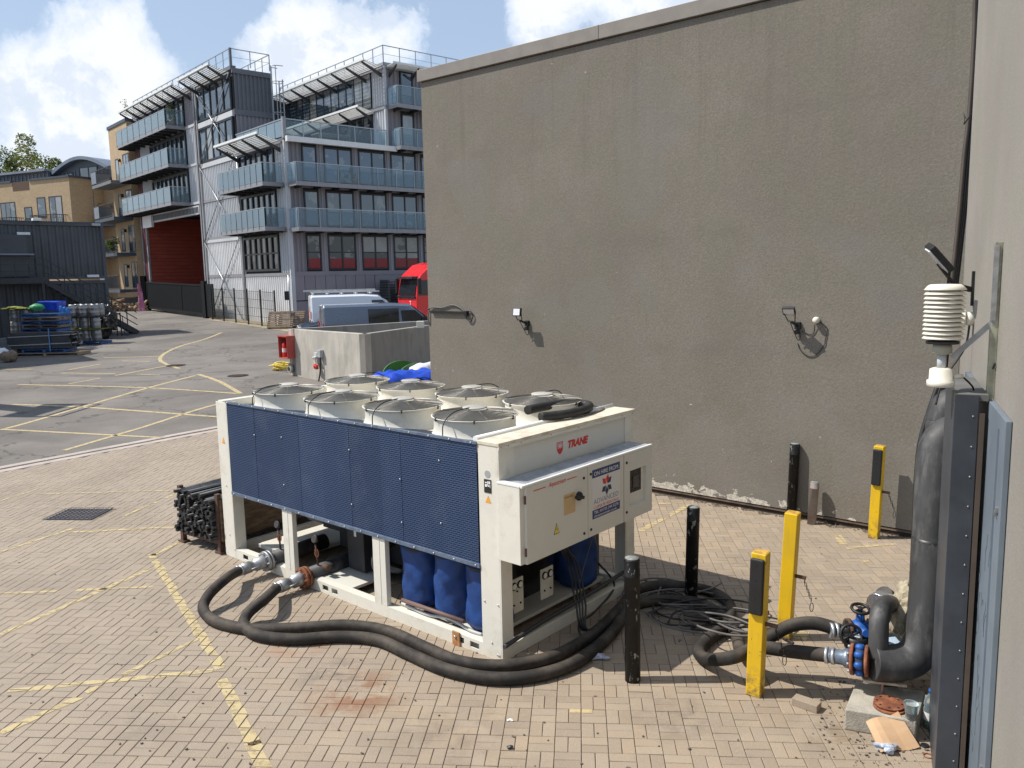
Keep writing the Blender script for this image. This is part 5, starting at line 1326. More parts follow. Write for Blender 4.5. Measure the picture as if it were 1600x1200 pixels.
# floodlight + junction fitting on the pale wall
pf = onside(1521, 470)
wf = empty('wall_floodlight', sidep(pf.x, 0, 0), SR); tag(wf, 'black floodlight tilted upwards above the cream weather sensor', 'floodlight')
z1_ = onside(1521, 435).z; z0_ = onside(1521, 470).z
MB().box(-.03, .03, .0, .02, z0_ - .04, z1_ + .06).build('wall_plate', black_metal, wf)
hb = SMI @ AD(1492, 446, 6.6) - Vector((pf.x, 0, 0)); hd = SMI @ AD(1466, 412, 6.5) - Vector((pf.x, 0, 0))
MB().bar((0, .02, (z0_ + z1_) / 2), hb, .04).build('arm', black_metal, wf)
hd2 = SMI @ AD(1452, 384, 6.45) - Vector((pf.x, 0, 0)); hd3 = SMI @ AD(1484, 420, 6.45) - Vector((pf.x, 0, 0))
uu_ = Vector((1, 0, 0)).cross((hd3 - hd2).normalized())
MB().bar(hd2, hd3, .26, .05, up=uu_).build('lamp_head', black_metal, wf, bevel=.008)
nn_ = uu_.normalized() * (.031 if uu_.y > 0 else -.031)
MB().bar(hd2.lerp(hd3, .08) + nn_, hd2.lerp(hd3, .9) + nn_, .21, .012, up=uu_).build('lens', lens_white, wf)
MB().bar(hb, hd + Vector((.05, 0, .0)), .02).bar(hb + Vector((0, .05, 0)), hd3, .02).build('yoke', black_metal, wf)
ps = onside(1522, 498)
sf = empty('round_junction_box', sidep(ps.x, 0, ps.z), SR); tag(sf, 'white round junction box on the pale wall under the floodlight arm', 'junction box')
MB().lathe([(.055, 0), (.055, .05), (.045, .06)], 18, mat=Matrix.Rotation(R(-90), 4, 'X')).build('body', off_white, sf)
MB().lathe([(.07, .062), (.07, .08), (.05, .09)], 18, mat=Matrix.Rotation(R(-90), 4, 'X')).build('cover', off_white, sf)
MB().tube(spline([(0, .03, -.05), (.0, .06, -.25), (-.05, .2, -.5), (-.1, .25, -.7)], 8), .008, 6).build('cable', cable_mat, sf)

# ================================================================== STILLAGE OF STEEL BARS (behind chiller)
s0 = G(288, 846); s1 = G(346, 864)
sa = (s1 - s0); sa.z = 0; swid = sa.length; sa.normalize(); ang = math.atan2(sa.y, sa.x)
sg_ = empty('steel_stillage', s0, ang); tag(sg_, 'rusty steel stillage with plywood sides behind the chiller corner post', 'stillage')
SLn, SHt = 2.1, .80
for (x, y) in ((0, 0), (swid, 0), (0, SLn), (swid, SLn)):
    MB().box(x - .03, x + .03, y - .03, y + .03, 0, SHt).build('stillage_post', rust_dark, sg_); MB().box(x - .07, x + .07, y - .05, y + .05, 0, .025).build('foot', rust_dark, sg_)
MB().box(-.03, swid + .03, -.02, .02, .12, .18).box(-.03, swid + .03, SLn - .02, SLn + .02, .12, .18).box(0, swid, 0, SLn, .16, .18).build('base_frame', rust_dark, sg_)
MB().box(swid + .03, swid + .05, .0, SLn, .16, SHt - .08).build('side_board', ply, sg_); MB().box(-.05, -.03, .0, SLn, .16, SHt - .05).build('side_board', ply, sg_)
bars = []
random.seed(9); base_m = MB().box(-.022, .022, -.04, SLn + .1, -.022, .022).mesh('steel_bar', M('black_steel_bar', (.035, .036, .038), .5, .4, var=.4, scale=5, dirt=(.16, .16, .16), dirt_amt=.5))
base_m2 = MB().tube([(0, -.04, 0), (0, SLn + .1, 0)], .026, 8).mesh('steel_bar', MATS['black_steel_bar'])
sgm = Matrix.Translation(s0) @ Matrix.Rotation(ang, 4, 'Z'); nr = 12
for r in range(nr):
    for c_ in range(11):
        x = .04 + c_ * (swid - .08) / 10 + random.uniform(-.01, .01); z = .21 + r * .049 + random.uniform(-.008, .008); 
        if r == nr - 1 and c_ in (8, 9, 10): continue
        o = bpy.data.objects.new('steel_bar', base_m if random.random() < .6 else base_m2); C.objects.link(o)
        o.matrix_world = sgm @ Matrix.Translation((x, -random.uniform(0, .10), z)) @ Matrix.Rotation(random.uniform(0, .5), 4, 'Y') @ Matrix.Rotation(random.uniform(-.006, .006), 4, 'Z')
        tag(o, 'black steel bar in the bundle filling the rusty stillage', 'steel bar', 'steel bars stacked in the stillage')

# ================================================================== CONCRETE ENCLOSURE
zr = 1.852
cA = Vector((-7.73, 28.18, 0)); cB = Vector((-4.47, 24.83, 0)); 
def zt_(v): return Vector((v.x, v.y, zr))
enc = empty('concrete_enclosure', (cB.x, cB.y, 0)); tag(enc, 'low weathered concrete enclosure wall beside the grey building', 'wall')
def wallseg(a, c, thick, name, mat, z0=-.05, z1=zr, off=0):
    a = a - cB; c = c - cB; d = (c - a); d.z = 0; d.normalize(); n = Vector((-d.y, d.x, 0)) * thick
    MB().add([(a.x, a.y, z0), (c.x, c.y, z0), (c.x + n.x, c.y + n.y, z0), (a.x + n.x, a.y + n.y, z0), (a.x, a.y, z1), (c.x, c.y, z1), (c.x + n.x, c.y + n.y, z1), (a.x + n.x, a.y + n.y, z1)],
             [(0, 3, 2, 1), (4, 5, 6, 7), (0, 1, 5, 4), (1, 2, 6, 5), (2, 3, 7, 6), (3, 0, 4, 7)]).build(name, mat, enc, bevel=.01)
dirF = (cB - cA).normalized()
cD = cB + Vector((.55, 1.05, 0)).normalized() * 4.8
cBk = cA + Vector((4.6, 2.7, 0))
wallseg(cA, cB, .22, 'front_wall', concrete)
conc_dk = M('shaded_stained_concrete', (.30, .28, .25), .9, var=.2, scale=2, bump=.3, dirt=(.14, .13, .12), dirt_amt=.7, dscale=2, stretch=(1, 1, .3))  # concrete stains, on a base darkened as shade for the return and back walls
cR = G(672, 508, zr); cR.z = 0
wallseg(cB + dirF * -.0, cR, .22, 'return_wall', conc_dk)
cK = G(668, 502, zr); cK.z = 0; cL2 = G(500, 513, zr); cL2.z = 0
wallseg(cA + (cA - cB).normalized() * -.2, cK + Vector((.3, .4, 0)), -.22, 'back_wall', conc_dk, z1=zr + .02)
gc = G(657, 512, zr)
cj = MB().box(-.12, .12, -.1, .1, 0, .22).build('conduit_box', off_white, loc=(gc.x, gc.y, zr), bevel=.01); tag(cj, 'small cream conduit box on the enclosure wall top by the grey building', 'conduit box')
# fire extinguisher cabinet on the left end
fx = AD(458, 550, 28.0); nF = Vector((dirF.y, -dirF.x, 0))
fa = math.atan2(dirF.y, dirF.x)
fb = empty('extinguisher_cabinet', cA + dirF * .15 + nF * .01 + Vector((0, 0, .86)), fa); tag(fb, 'open fronted red fire extinguisher cabinet on the concrete wall corner', 'cabinet')
MB().box(-.30, .26, -.02, .0, .03, .74).box(-.32, .28, -.30, .0, 0, .03).box(-.34, .30, -.32, .0, .74, .78).box(.26, .28, -.30, .0, .03, .74).box(-.32, -.30, -.30, .0, .03, .74).build('cabinet_shell', red_box, fb)
ex = empty('fire_extinguisher', (fb.matrix_basis @ Vector((-.20, -.14, .035)))); tag(ex, 'red fire extinguisher standing inside the open red cabinet', 'fire extinguisher')
MB().lathe([(.075, 0), (.078, .02), (.078, .40), (.06, .46), (.025, .49), (.025, .52)], 18).build('cylinder', red_paint, ex)
MB().lathe([(.079, .16), (.079, .30)], 18, cap0=False, cap1=False).build('instruction_label', white_print, ex)
MB().box(-.09, .02, -.015, .015, .52, .56).build('handle', black_metal, ex)
# sockets on the concrete
so = empty('power_socket_box', cA + dirF * 2.02 + nF * .005 + Vector((0, 0, .72)), fa); tag(so, 'grey industrial power sockets with red plugs on the concrete wall', 'power sockets')
MB().box(.05, .24, -.14, 0, .28, .52).build('isolator_box', M('socket_grey', (.36, .38, .40)), so, bevel=.01)
MB().box(-.18, -.02, -.11, 0, .05, .42).build('socket_body', M('socket_pale', (.50, .50, .47)), so, bevel=.01)
for x, z in ((-.15, .26), (-.04, .28)): MB().cyl((x, -.11, z), (x, -.19, z - .03), .045, 12).build('socket_cover', M('socket_pale2', (.6, .6, .57)), so)
for x, z in ((-.12, .04), (-.03, .02)): MB().cyl((x, -.14, z), (x, -.12, z - .14), .055, 12).build('plug', red_paint, so)
MB().tube(spline([(.12, -.06, .28), (.14, -.08, .0), (.10, -.1, -.3), (.0, -.12, -.6)], 6), .025, 8).build('cable', cable_mat, so)
# reel on the wall foot and yellow rope pile
rl_ = empty('hose_reel', cA + dirF * .22 + nF * .12 + Vector((0, 0, .50)), fa); tag(rl_, 'small pale cable reel under the red cabinet', 'reel')
MB().lathe([(.14, -.05), (.16, 0), (.14, .05)], 18, mat=Matrix.Rotation(R(90), 4, 'X')).build('drum', M('reel_grey', (.33, .32, .28), .7), rl_)
MB().lathe([(.07, -.07), (.07, .07)], 12, mat=Matrix.Rotation(R(90), 4, 'X')).build('hub', dark_steel, rl_)
py_ = GT(441, 578); random.seed(4); mb = MB()
for k in range(14):
    P = []
    a = random.uniform(0, 6); rr_ = random.uniform(.15, .38)
    for q in range(8): a += .8; P.append((py_.x + rr_ * math.cos(a) * 1.2 + random.uniform(-.05, .05), py_.y + rr_ * math.sin(a), gz(py_.y) + .04 + .02 * k * random.uniform(.5, 1)))
    mb.tube(spline(P, 3), .022, 5)
tag(mb.build('rope_pile', yellow_rope), 'tangled pile of yellow rope on the asphalt at the concrete wall end', 'rope')
# green bin, bags, blue tarp inside the nook
pb = G(640, 590, .2); bc = Vector((-2.55, 20.3, 0))
pb = AD(637, 575, 22.0)
gb_ = empty('wheelie_bin', (pb.x, pb.y, 0), R(40)); tag(gb_, 'green plastic waste bin with rounded lid in the nook by the concrete wall', 'bin')
MB().box(-.55, .55, -.4, .4, .1, .95).build('bin_body', green_plastic, gb_, bevel=.03)
MB().prism([(.5 * math.cos(a) * 1.1, .95 + .34 * math.sin(a)) for a in [PI * k / 12 for k in range(13)]], 1, -.42, -.38).prism([(.5 * math.cos(a) * 1.1, .95 + .34 * math.sin(a)) for a in [PI * k / 12 for k in range(13)]], 1, .38, .42).build('lid_end', green_plastic, gb_)
MB().box(-.6, .6, -.46, -.40, .92, .98).build('rim', green_plastic, gb_); MB().box(-.08, -.03, -.46, -.42, .98, 1.22).box(.03, .08, -.46, -.42, .98, 1.22).build('grip', black_metal, gb_)
for x in (-.4, .4): MB().lathe([(.09, -.03), (.09, .03)], 14, mat=Matrix.Translation((x, -.35, .09)) @ Matrix.Rotation(R(90), 4, 'X')).build('wheel', black_rubber, gb_)
MB().box(-.9, -.85, -.5, -.45, .1, 1.15).build('post', green_plastic, gb_)
p = AD(662, 571, 21.6); o = blobmesh('rubbish_bag', white_bag, (p.x, p.y, .55), .42, .3, .25, 31, .2); tag(o, 'white rubbish bag behind the green bin against the grey building', 'bag'); o.location.z = 1.05
o = blobmesh('rubbish_stack', interior, (p.x, p.y, 0), .5, .4, .48, 35, .1); tag(o, 'dark sacks of rubbish under the white bag', 'bag')
p = AD(640, 585, 20.3)
mb = MB(); nx_, ny_ = 22, 10; random.seed(17); cv = []
for i in range(nx_ + 1):
    for j in range(ny_ + 1):
        x = -1.0 + 2.0 * i / nx_; y = -.45 + .9 * j / ny_; z = 1.22 + .035 * math.sin(i * 1.3 + j) + .03 * math.sin(i * .7 - j * 1.9) - .9 * max(0, abs(y) - .33) * 6 * .25 - .5 * max(0, abs(x) - .85)
        cv.append((x, y, z))
mb.add(cv, [(i * (ny_ + 1) + j, (i + 1) * (ny_ + 1) + j, (i + 1) * (ny_ + 1) + j + 1, i * (ny_ + 1) + j + 1) for i in range(nx_) for j in range(ny_)], True)
bt = empty('covered_crate', (p.x + .1, p.y, 0), R(20)); tag(bt, 'crate covered with a bright blue tarpaulin behind the chiller', 'crate')
mb.build('tarpaulin', blue_tarp, bt); MB().box(-.9, .9, -.4, .4, 0, 1.1).build('crate_body', blue_tarp, bt)

# ================================================================== CONTAINER APARTMENT BUILDING
BC = Vector((-12.6, 47.45, .8)); ra = R(90 - 48.9)
cb = empty('container_building', BC, ra); tag(cb, 'tall grey block built of stacked containers with glass balconies', 'building')
BL = [0, 3.06, 5.59, 8.12, 10.65, 13.18, 15.71]


def fbox(mb, face, base, a0, a1, o0, o1, z0, z1):
    """box in face coordinates: a along, o outward"""
    if face == 'L': mb.box(base - o1, base - o0, a0, a1, z0, z1)
    else: mb.box(a0, a1, base - o1, base - o0, z0, z1)
    return mb


def corrug(face, base, a0, a1, z0, z1, mat, name='corrugated_panel', pitch=.28, dep=.085, parent=None):
    n = max(1, round((a1 - a0) / pitch)); p = (a1 - a0) / n; pts = []
    for i in range(n):
        x = a0 + i * p; pts += [(x, 0), (x + p * .30, 0), (x + p * .5, -dep), (x + p * .80, -dep)]
    pts.append((a1, 0)); vs = []; fs = []
    for (a, o_) in pts:
        for z in (z0, z1): vs.append((base - o_, a, z) if face == 'L' else (a, base - o_, z))
    for i in range(len(pts) - 1): fs.append((2 * i, 2 * i + 2, 2 * i + 3, 2 * i + 1))
    return MB().add(vs, fs).build(name, mat, parent or cb, fixn=False)


def window(face, base, a0, a1, z0, z1, nx, nz, pm, name='window', fr=.07, parent=None, proud=.05, mid=None, fm=None):
    mb = MB(); o0, o1 = -.02, proud
    fbox(mb, face, base, a0, a0 + fr, o0, o1, z0, z1); fbox(mb, face, base, a1 - fr, a1, o0, o1, z0, z1)
    fbox(mb, face, base, a0 + fr, a1 - fr, o0, o1, z0, z0 + fr); fbox(mb, face, base, a0 + fr, a1 - fr, o0, o1, z1 - fr, z1)
    ax = [a0 + fr + (a1 - a0 - 2 * fr) * i / nx for i in range(nx + 1)]; zx = [z0 + fr + (z1 - z0 - 2 * fr) * j / nz for j in range(nz + 1)]
    for x in ax[1:-1]: fbox(mb, face, base, x - fr * .55, x + fr * .55, o0, o1 - .012, z0 + fr, z1 - fr)
    for z in zx[1:-1]:
        for i in range(nx): fbox(mb, face, base, ax[i] + fr * .41, ax[i + 1] - fr * .41, o0, o1 - .014, z - fr * .35, z + fr * .35)
    wo = mb.build(name, fm or bd_black, parent or cb, fixn=False)
    for i in range(nx):
        for j in range(nz):
            fbox(q := MB(), face, base, ax[i] + .01, ax[i + 1] - .01, -.01, .012, zx[j] + .01, zx[j + 1] - .01); q.build('pane', pm, wo, fixn=False)
    return wo


def balcony(face, base, a0, a1, dep, z, n, ends=(True, True), nd=2, gh=1.02, arms=True, gl=None):
    mb = MB(); fbox(mb, face, base, a0, a1, .04, dep, z - .13, z + .0)
    fo = mb.build('balcony', bd_slab, cb, fixn=False)
    mb = MB(); fbox(mb, face, base, a0 - .02, a1 + .02, dep, dep + .03, z - .22, z + .02)
    for a in (a0, a1): fbox(mb, face, base, a - .02, a + .02, .04, dep, z - .22, z + .02)
    mb.build('edge_channel', bd_frame, fo, fixn=False)
    mb = MB(); fbox(mb, face, base, a0, a1, dep - .02, dep + .03, z + gh + .02, z + gh + .07)
    if ends[0]: fbox(mb, face, base, a0, a0 + .05, .05, dep - .02, z + gh + .02, z + gh + .07)
    if ends[1]: fbox(mb, face, base, a1 - .05, a1, .05, dep - .02, z + gh + .02, z + gh + .07)
    mb.build('handrail', bd_rail, fo, fixn=False)
    ps_ = (a1 - a0) / n
    for i in range(n + 1):
        fbox(q := MB(), face, base, a0 + i * ps_ - .018, a0 + i * ps_ + .018, dep + .035, dep + .06, z - .12, z + gh + .02); q.build('baluster', bd_rail, fo, fixn=False)
        if i < n: fbox(q := MB(), face, base, a0 + i * ps_ + .03, a0 + (i + 1) * ps_ - .03, dep + .01, dep + .025, z + .04, z + gh); q.build('glass_panel', gl or bal_glass, fo, fixn=False)
    for e, a in zip(ends, (a0, a1)):
        if e:
            for k in range(nd):
                fbox(q := MB(), face, base, a - .008, a + .008, .08 + k * (dep - .1) / nd, .08 + (k + 1) * (dep - .1) / nd - .05, z + .04, z + gh); q.build('glass_panel', bal_glass, fo, fixn=False)
    if arms:
        mb = MB()
        k = a0 + .4
        while k < a1: fbox(mb, face, base, k - .04, k + .04, .03, dep - .02, z - .30, z - .13); k += 1.2
        mb.build('bracket', dark_steel, fo, fixn=False)
    return fo


def sunshade(face, base, a0, a1, dep, z, tilt=.35, nb=5, start=0.):
    root = MB(); fbox(root, face, base, a0, a1, .05 + start, .12 + start, z - .06, z + .04); so_ = root.build('sunshade', bd_frame, cb, fixn=False)
    ns = 8
    for k in range(ns):
        o0 = start + .2 + k * (dep - .2) / ns; zz_ = z + tilt * (o0 - start) / dep
        fbox(q := MB(), face, base, a0, a1, o0, o0 + (dep - .2) / ns * .62, zz_, zz_ + .035); q.build('louvre_slat', louvre, so_, fixn=False)
    fbox(q := MB(), face, base, a0 - .03, a1 + .03, start + dep, start + dep + .06, z + tilt - .03, z + tilt + .10); q.build('nosing', louvre, so_, fixn=False)
    for i in range(nb):
        a = a0 + .25 + (a1 - a0 - .5) * i / max(1, nb - 1)
        pts = [(start + .04, z - .30), (start + dep, z + tilt - .04), (start + dep, z + tilt - .14), (start + .04, z - .55)]
        if face == 'L': q = MB().prism([(base - p, zz) for p, zz in pts], 1, a - .04, a + .04)
        else: q = MB().prism([(base - p, zz) for p, zz in pts], 0, a - .04, a + .04)
        q.build('shade_bracket', dark_steel, so_)
    return so_


def railing(pts, z, parent=None, h_=1.0, step=1.15):
    mb = MB(); P = [Vector((p[0], p[1], z)) for p in pts]
    for i in range(len(P) - 1):
        mb.bar(P[i] + Vector((0, 0, h_)), P[i + 1] + Vector((0, 0, h_)), .045); mb.bar(P[i] + Vector((0, 0, h_ * .5)), P[i + 1] + Vector((0, 0, h_ * .5)), .018)
    ro = mb.build('roof_railing', bd_rail, parent or cb)
    for i in range(len(P) - 1):
        n = max(1, round((P[i + 1] - P[i]).length / step))
        for k in range(n + 1):
            q = P[i].lerp(P[i + 1], k / n); MB().bar(q, q + Vector((0, 0, h_)), .045).build('railing_post', bd_rail, ro)
    return ro


# solid cores (set back behind the skins)
core = M('dark_core', (.06, .06, .065), .8)
MB().box(.10, 16, .10, 13.2, 0, 10.60).build('core', core, cb)
MB().box(.10, 9.5, 13.2, 26.25, 8.0, 15.75).build('core', core, cb)
MB().box(.10, 2.60, 6.8, 12.6, 10.60, 15.70).build('core', core, cb)
MB().box(6.95, 16, .10, 16, 10.60, 15.70).build('core', core, cb)
# --- left face, section A (v 0..6.7)
corrug('L', 0, .05, 6.65, .05, 2.98, bd_white)
for z in BL[1:5]:
    fbox(q := MB(), 'L', 0, 0, 13.2, -.1, .03, z - .10, z + .07); q.build('floor_beam', bd_frame, cb)
fbox(q := MB(), 'L', 0, 0, .16, -.1, .05, 0, 10.6); q.box(-.0, .16, -.05, .1, 0, 10.6); q.build('corner_casting_post', bd_light, cb)
for v in (6.70, 12.72):
    fbox(q := MB(), 'L', 0, v - .10, v + .10, -.1, .09, 0, 10.6 if v < 7 else 15.7); q.build('frame_post', bd_frame, cb)
fbox(q := MB(), 'L', 0, 13.02, 13.20, -.1, .09, 0, 15.7); q.build('frame_post', bd_frame, cb)
for k in (1, 2, 3):
    z0, z1 = BL[k] + .08, BL[k + 1] - .12
    wz0 = z0 + (.12 if k == 1 else .04)
    corrug('L', 0, .18, 1.35, z0, z1, bd_light)
    window('L', 0, 1.40, 6.35, wz0, z1 - .1, 6, 2 if k == 1 else 1, pane_dark if k == 1 else pane_sky, fr=.13, proud=.10)
    corrug('L', 0, 6.38, 6.6, z0, z1, bd_light, pitch=.2)
balcony('L', 0, .40, 6.75, 1.25, BL[2] + .15, 8)
balcony('L', 0, .40, 6.75, 1.25, BL[3] + .12, 8)
sunshade('L', 0, .3, 6.5, 1.45, BL[4] - .15, .35, 4)
# section B
corrug('L', 0, 6.83, 12.60, .05, 2.98, bd_white); corrug('L', 0, 6.83, 12.60, BL[1] + .08, BL[2] - .12, bd_white); corrug('L', 0, 6.83, 12.60, BL[2] + .08, BL[3] - .12, bd_light)
corrug('L', 0, 6.83, 12.60, BL[3] + .08, 10.3, bd_light)
for z0, z1 in ((5.32, 5.50), (10.32, 10.62), (12.95, 13.30)): fbox(q := MB(), 'L', 0, 6.83, 12.6, -.1, .05, z0, z1); q.build('tie_beam', bd_light, cb)
window('L', 0, 6.9, 12.55, 10.66, 12.92, 5, 1, pane_sky, fr=.12, proud=.08); window('L', 0, 6.9, 12.55, 13.34, 15.5, 5, 1, pane_sky, fr=.12, proud=.08)
mb = MB()
for (z0, z1) in ((0, 5.4), (5.4, 10.45), (10.45, 15.5)):
    mb.tube([(-.12, 6.8, z0), (-.12, 12.7, z1)], .035, 6).tube([(-.14, 12.7, z0), (-.14, 6.8, z1)], .035, 6)
mb.build('cross_bracing', bd_rail, cb)
for (v, z) in ((9.75, 2.7), (9.75, 7.9), (9.75, 13.0)): MB().lathe([(.16, 0), (.16, .05)], 12, mat=Matrix.Translation((-.10, v, z)) @ Matrix.Rotation(R(-90), 4, 'Y')).build('brace_plate', bd_rail, cb)
# tower side (faces the right) with dark corrugation
corrug('R', 6.66, .12, 2.52, 10.7, 13.0, bd_grey); corrug('R', 6.66, .12, 2.52, 13.35, 15.5, bd_dark)
fbox(q := MB(), 'R', 6.66, 0, 2.62, -.05, .04, 13.0, 13.35); fbox(q, 'R', 6.66, 0, 2.62, -.05, .06, 15.5, 15.8); fbox(q, 'R', 6.66, 2.50, 2.62, -.05, .03, 10.65, 13.0); fbox(q, 'R', 6.66, 2.52, 2.62, -.05, .03, 13.35, 15.5); q.build('tower_frame', bd_dark, cb)
fbox(q := MB(), 'L', 0, 6.68, 26.3, -.3, .05, 15.72, 15.95); q.build('roof_edge', bd_dark, cb)
railing([(0, 25.9), (0, 6.7), (2.55, 6.7), (2.55, 12)], 15.95)
MB().bar((0, 6.7, 15.9), (0, 6.7, 16.98), .14).build('corner_post_top', bd_dark, cb)
sunshade('L', 0, 6.9, 12.3, 1.3, 15.55, .3, 4); sunshade('L', 0, 13.4, 25.4, 1.3, 15.55, .3, 8)
# section C balconies and windows
for k, (z, wn) in enumerate(((8.25, pane_sky), (10.85, pane_sky), (13.45, pane_sky))):
    balcony('L', 0, 15.0, 26.2, 1.35, z, 8)
    window('L', 0, 15.0, 22.6, z + .05, z + 2.2, 8, 1, wn, fr=.15, proud=.12)
    corrug('L', 0, 13.22, 14.95, z, z + 2.42, bd_light if k < 2 else bd_grey); corrug('L', 0, 22.65, 25.2, z, z + 2.42, bd_light if k < 2 else bd_grey)
    fbox(q := MB(), 'L', 0, 25.25, 26.2, -.2, .02, z - .3, z + 2.4); q.build('maroon_cladding', maroon if k < 2 else bd_grey, cb)
    fbox(q := MB(), 'L', 0, 13.22, 25.2, -.1, .04, z - .18, z - .01); q.build('floor_beam', bd_light, cb)
# planters on the top balcony
pt = empty('balcony_plant', cb.matrix_basis @ Vector((-.75, 15.6, 13.46))); tag(pt, 'bushy plant in a pot on the top left balcony', 'plant')
MB().lathe([(.18, 0), (.26, .45)], 12).build('pot', M('terracotta', (.35, .16, .09)), pt)
def leaves(name, parent, n, sx, sy, sz, cz, size, mat, seed, clumps=8):
    random.seed(seed); mb = MB(); cl_ = [(random.gauss(0, .45) * sx, random.gauss(0, .45) * sy, cz + random.gauss(0, .42) * sz, random.uniform(.25, .5)) for _ in range(clumps)]
    for _ in range(n):
        c0 = random.choice(cl_); th = random.uniform(0, 2 * PI); ph = math.acos(random.uniform(-1, 1)); r = c0[3] * random.uniform(.3, 1) ** .5
        x = c0[0] + r * sx * math.sin(ph) * math.cos(th); y = c0[1] + r * sy * math.sin(ph) * math.sin(th); z = c0[2] + r * sz * math.cos(ph) * .8
        u = Vector((random.gauss(0, 1), random.gauss(0, 1), random.gauss(0, .6))).normalized(); v_ = u.cross(Vector((random.gauss(0, 1), random.gauss(0, 1), random.gauss(0, 1)))).normalized(); s_ = size * random.uniform(.6, 1.3)
        p = Vector((x, y, z)); mb.add([p - u * s_ - v_ * s_ * .1, p + v_ * s_ * .5, p + u * s_, p - v_ * s_ * .5], [(0, 1, 2, 3)])
    return mb.build(name, mat, parent, fixn=False)
leaves('foliage', pt, 500, .5, .5, .9, .9, .07, leaf_dark, 3, 7)
pt2 = empty('balcony_plant', cb.matrix_basis @ Vector((-.6, 25.9, 15.9))); tag(pt2, 'thin leafy plant at the top left roof corner', 'plant'); leaves('foliage', pt2, 160, .6, .6, .7, .5, .06, leaf_dark, 4, 5); MB().cyl((0, 0, 0), (0, 0, .6), .02, 6).build('stem', wood_grey, pt2)
# red gate bay below section C
rdm = M('dark_red_cladding', (.34, .060, .035), .6, var=.12, scale=1)
for k in range(27):   # the deep bay is lined with dark red boards: its left flank is what the yard sees
    z0 = .02 + k * .29
    MB().box(.1, 4.3, 24.95, 25.0, z0, z0 + .268).build('cladding_board', rdm, cb); MB().box(4.5, 9.4, 24.95, 25.0, z0, z0 + .268).build('cladding_board', rdm, cb)
MB().box(4.3, 4.5, 24.86, 25.0, 0, 7.9).build('bay_inner_post', bd_frame, cb)
MB().box(.1, 9.5, 25.01, 26.1, 0, 7.95).build('bay_flank', core, cb); MB().box(9.4, 9.6, 13.3, 25, 0, 7.95).build('bay_back', rdm, cb); MB().box(.1, 9.5, 13.21, 13.3, 0, 7.95).build('bay_flank', core, cb)
for v in (25.05, 26.2): fbox(q := MB(), 'L', 0, v - .13, v + .13, -.09, .06, 0, 7.95); q.build('bay_post', bd_frame, cb)
fbox(q := MB(), 'L', 0, 13.25, 24.9, -.1, .12, 7.35, 7.95); q.build('lintel', bd_light, cb)
fbox(q := MB(), 'L', 0, 22.8, 24.9, .13, .32, 7.0, 7.9); q.build('shutter_box', bd_white, cb)
mb = MB()
for k in range(34): fbox(mb, 'L', 0, 13.4 + k * .28, 13.52 + k * .28, .12, .17, 7.45, 7.85)
mb.build('lintel_slots', bd_dark, cb)
fbox(q := MB(), 'L', 0, 25.2, 26.05, -.09, 0, 0, 7.9); q.build('maroon_cladding', maroon, cb)
# --- right face (shaded), ground floor
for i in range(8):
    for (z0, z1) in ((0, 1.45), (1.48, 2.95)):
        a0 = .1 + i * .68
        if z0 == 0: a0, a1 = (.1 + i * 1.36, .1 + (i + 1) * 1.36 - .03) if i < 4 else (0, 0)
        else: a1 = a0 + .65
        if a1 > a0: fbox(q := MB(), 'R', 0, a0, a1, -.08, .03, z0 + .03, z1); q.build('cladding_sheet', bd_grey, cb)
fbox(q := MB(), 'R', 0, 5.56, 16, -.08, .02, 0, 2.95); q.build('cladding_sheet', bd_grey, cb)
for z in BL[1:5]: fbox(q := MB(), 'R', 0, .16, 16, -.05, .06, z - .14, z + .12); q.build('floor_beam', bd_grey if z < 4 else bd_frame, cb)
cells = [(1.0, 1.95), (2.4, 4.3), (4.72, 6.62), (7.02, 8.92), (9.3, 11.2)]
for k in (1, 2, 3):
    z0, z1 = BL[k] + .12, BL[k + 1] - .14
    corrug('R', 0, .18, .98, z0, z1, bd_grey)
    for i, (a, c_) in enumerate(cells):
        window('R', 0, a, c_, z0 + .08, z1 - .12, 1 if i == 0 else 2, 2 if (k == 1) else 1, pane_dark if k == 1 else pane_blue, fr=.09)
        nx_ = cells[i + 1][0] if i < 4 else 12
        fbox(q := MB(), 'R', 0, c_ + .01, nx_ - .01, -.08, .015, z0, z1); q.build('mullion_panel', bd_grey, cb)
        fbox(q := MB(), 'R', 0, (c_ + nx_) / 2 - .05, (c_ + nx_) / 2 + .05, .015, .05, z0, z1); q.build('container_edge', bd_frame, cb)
# strips on the glass stand in for red low seats behind the first floor windows
for (a, c_) in cells[:4]: fbox(q := MB(), 'R', 0, a + .1, c_ - .1, .013, .016, BL[1] + .30, BL[1] + .88); q.build('red_seat_strip', M('red_seat_mat', (.22, .008, .012), .25), cb)
balcony('R', 0, .05, 12, 1.05, BL[2] + .08, 9, ends=(True, False)); balcony('R', 0, .05, 12, 1.05, BL[3] + .08, 9, ends=(True, False))
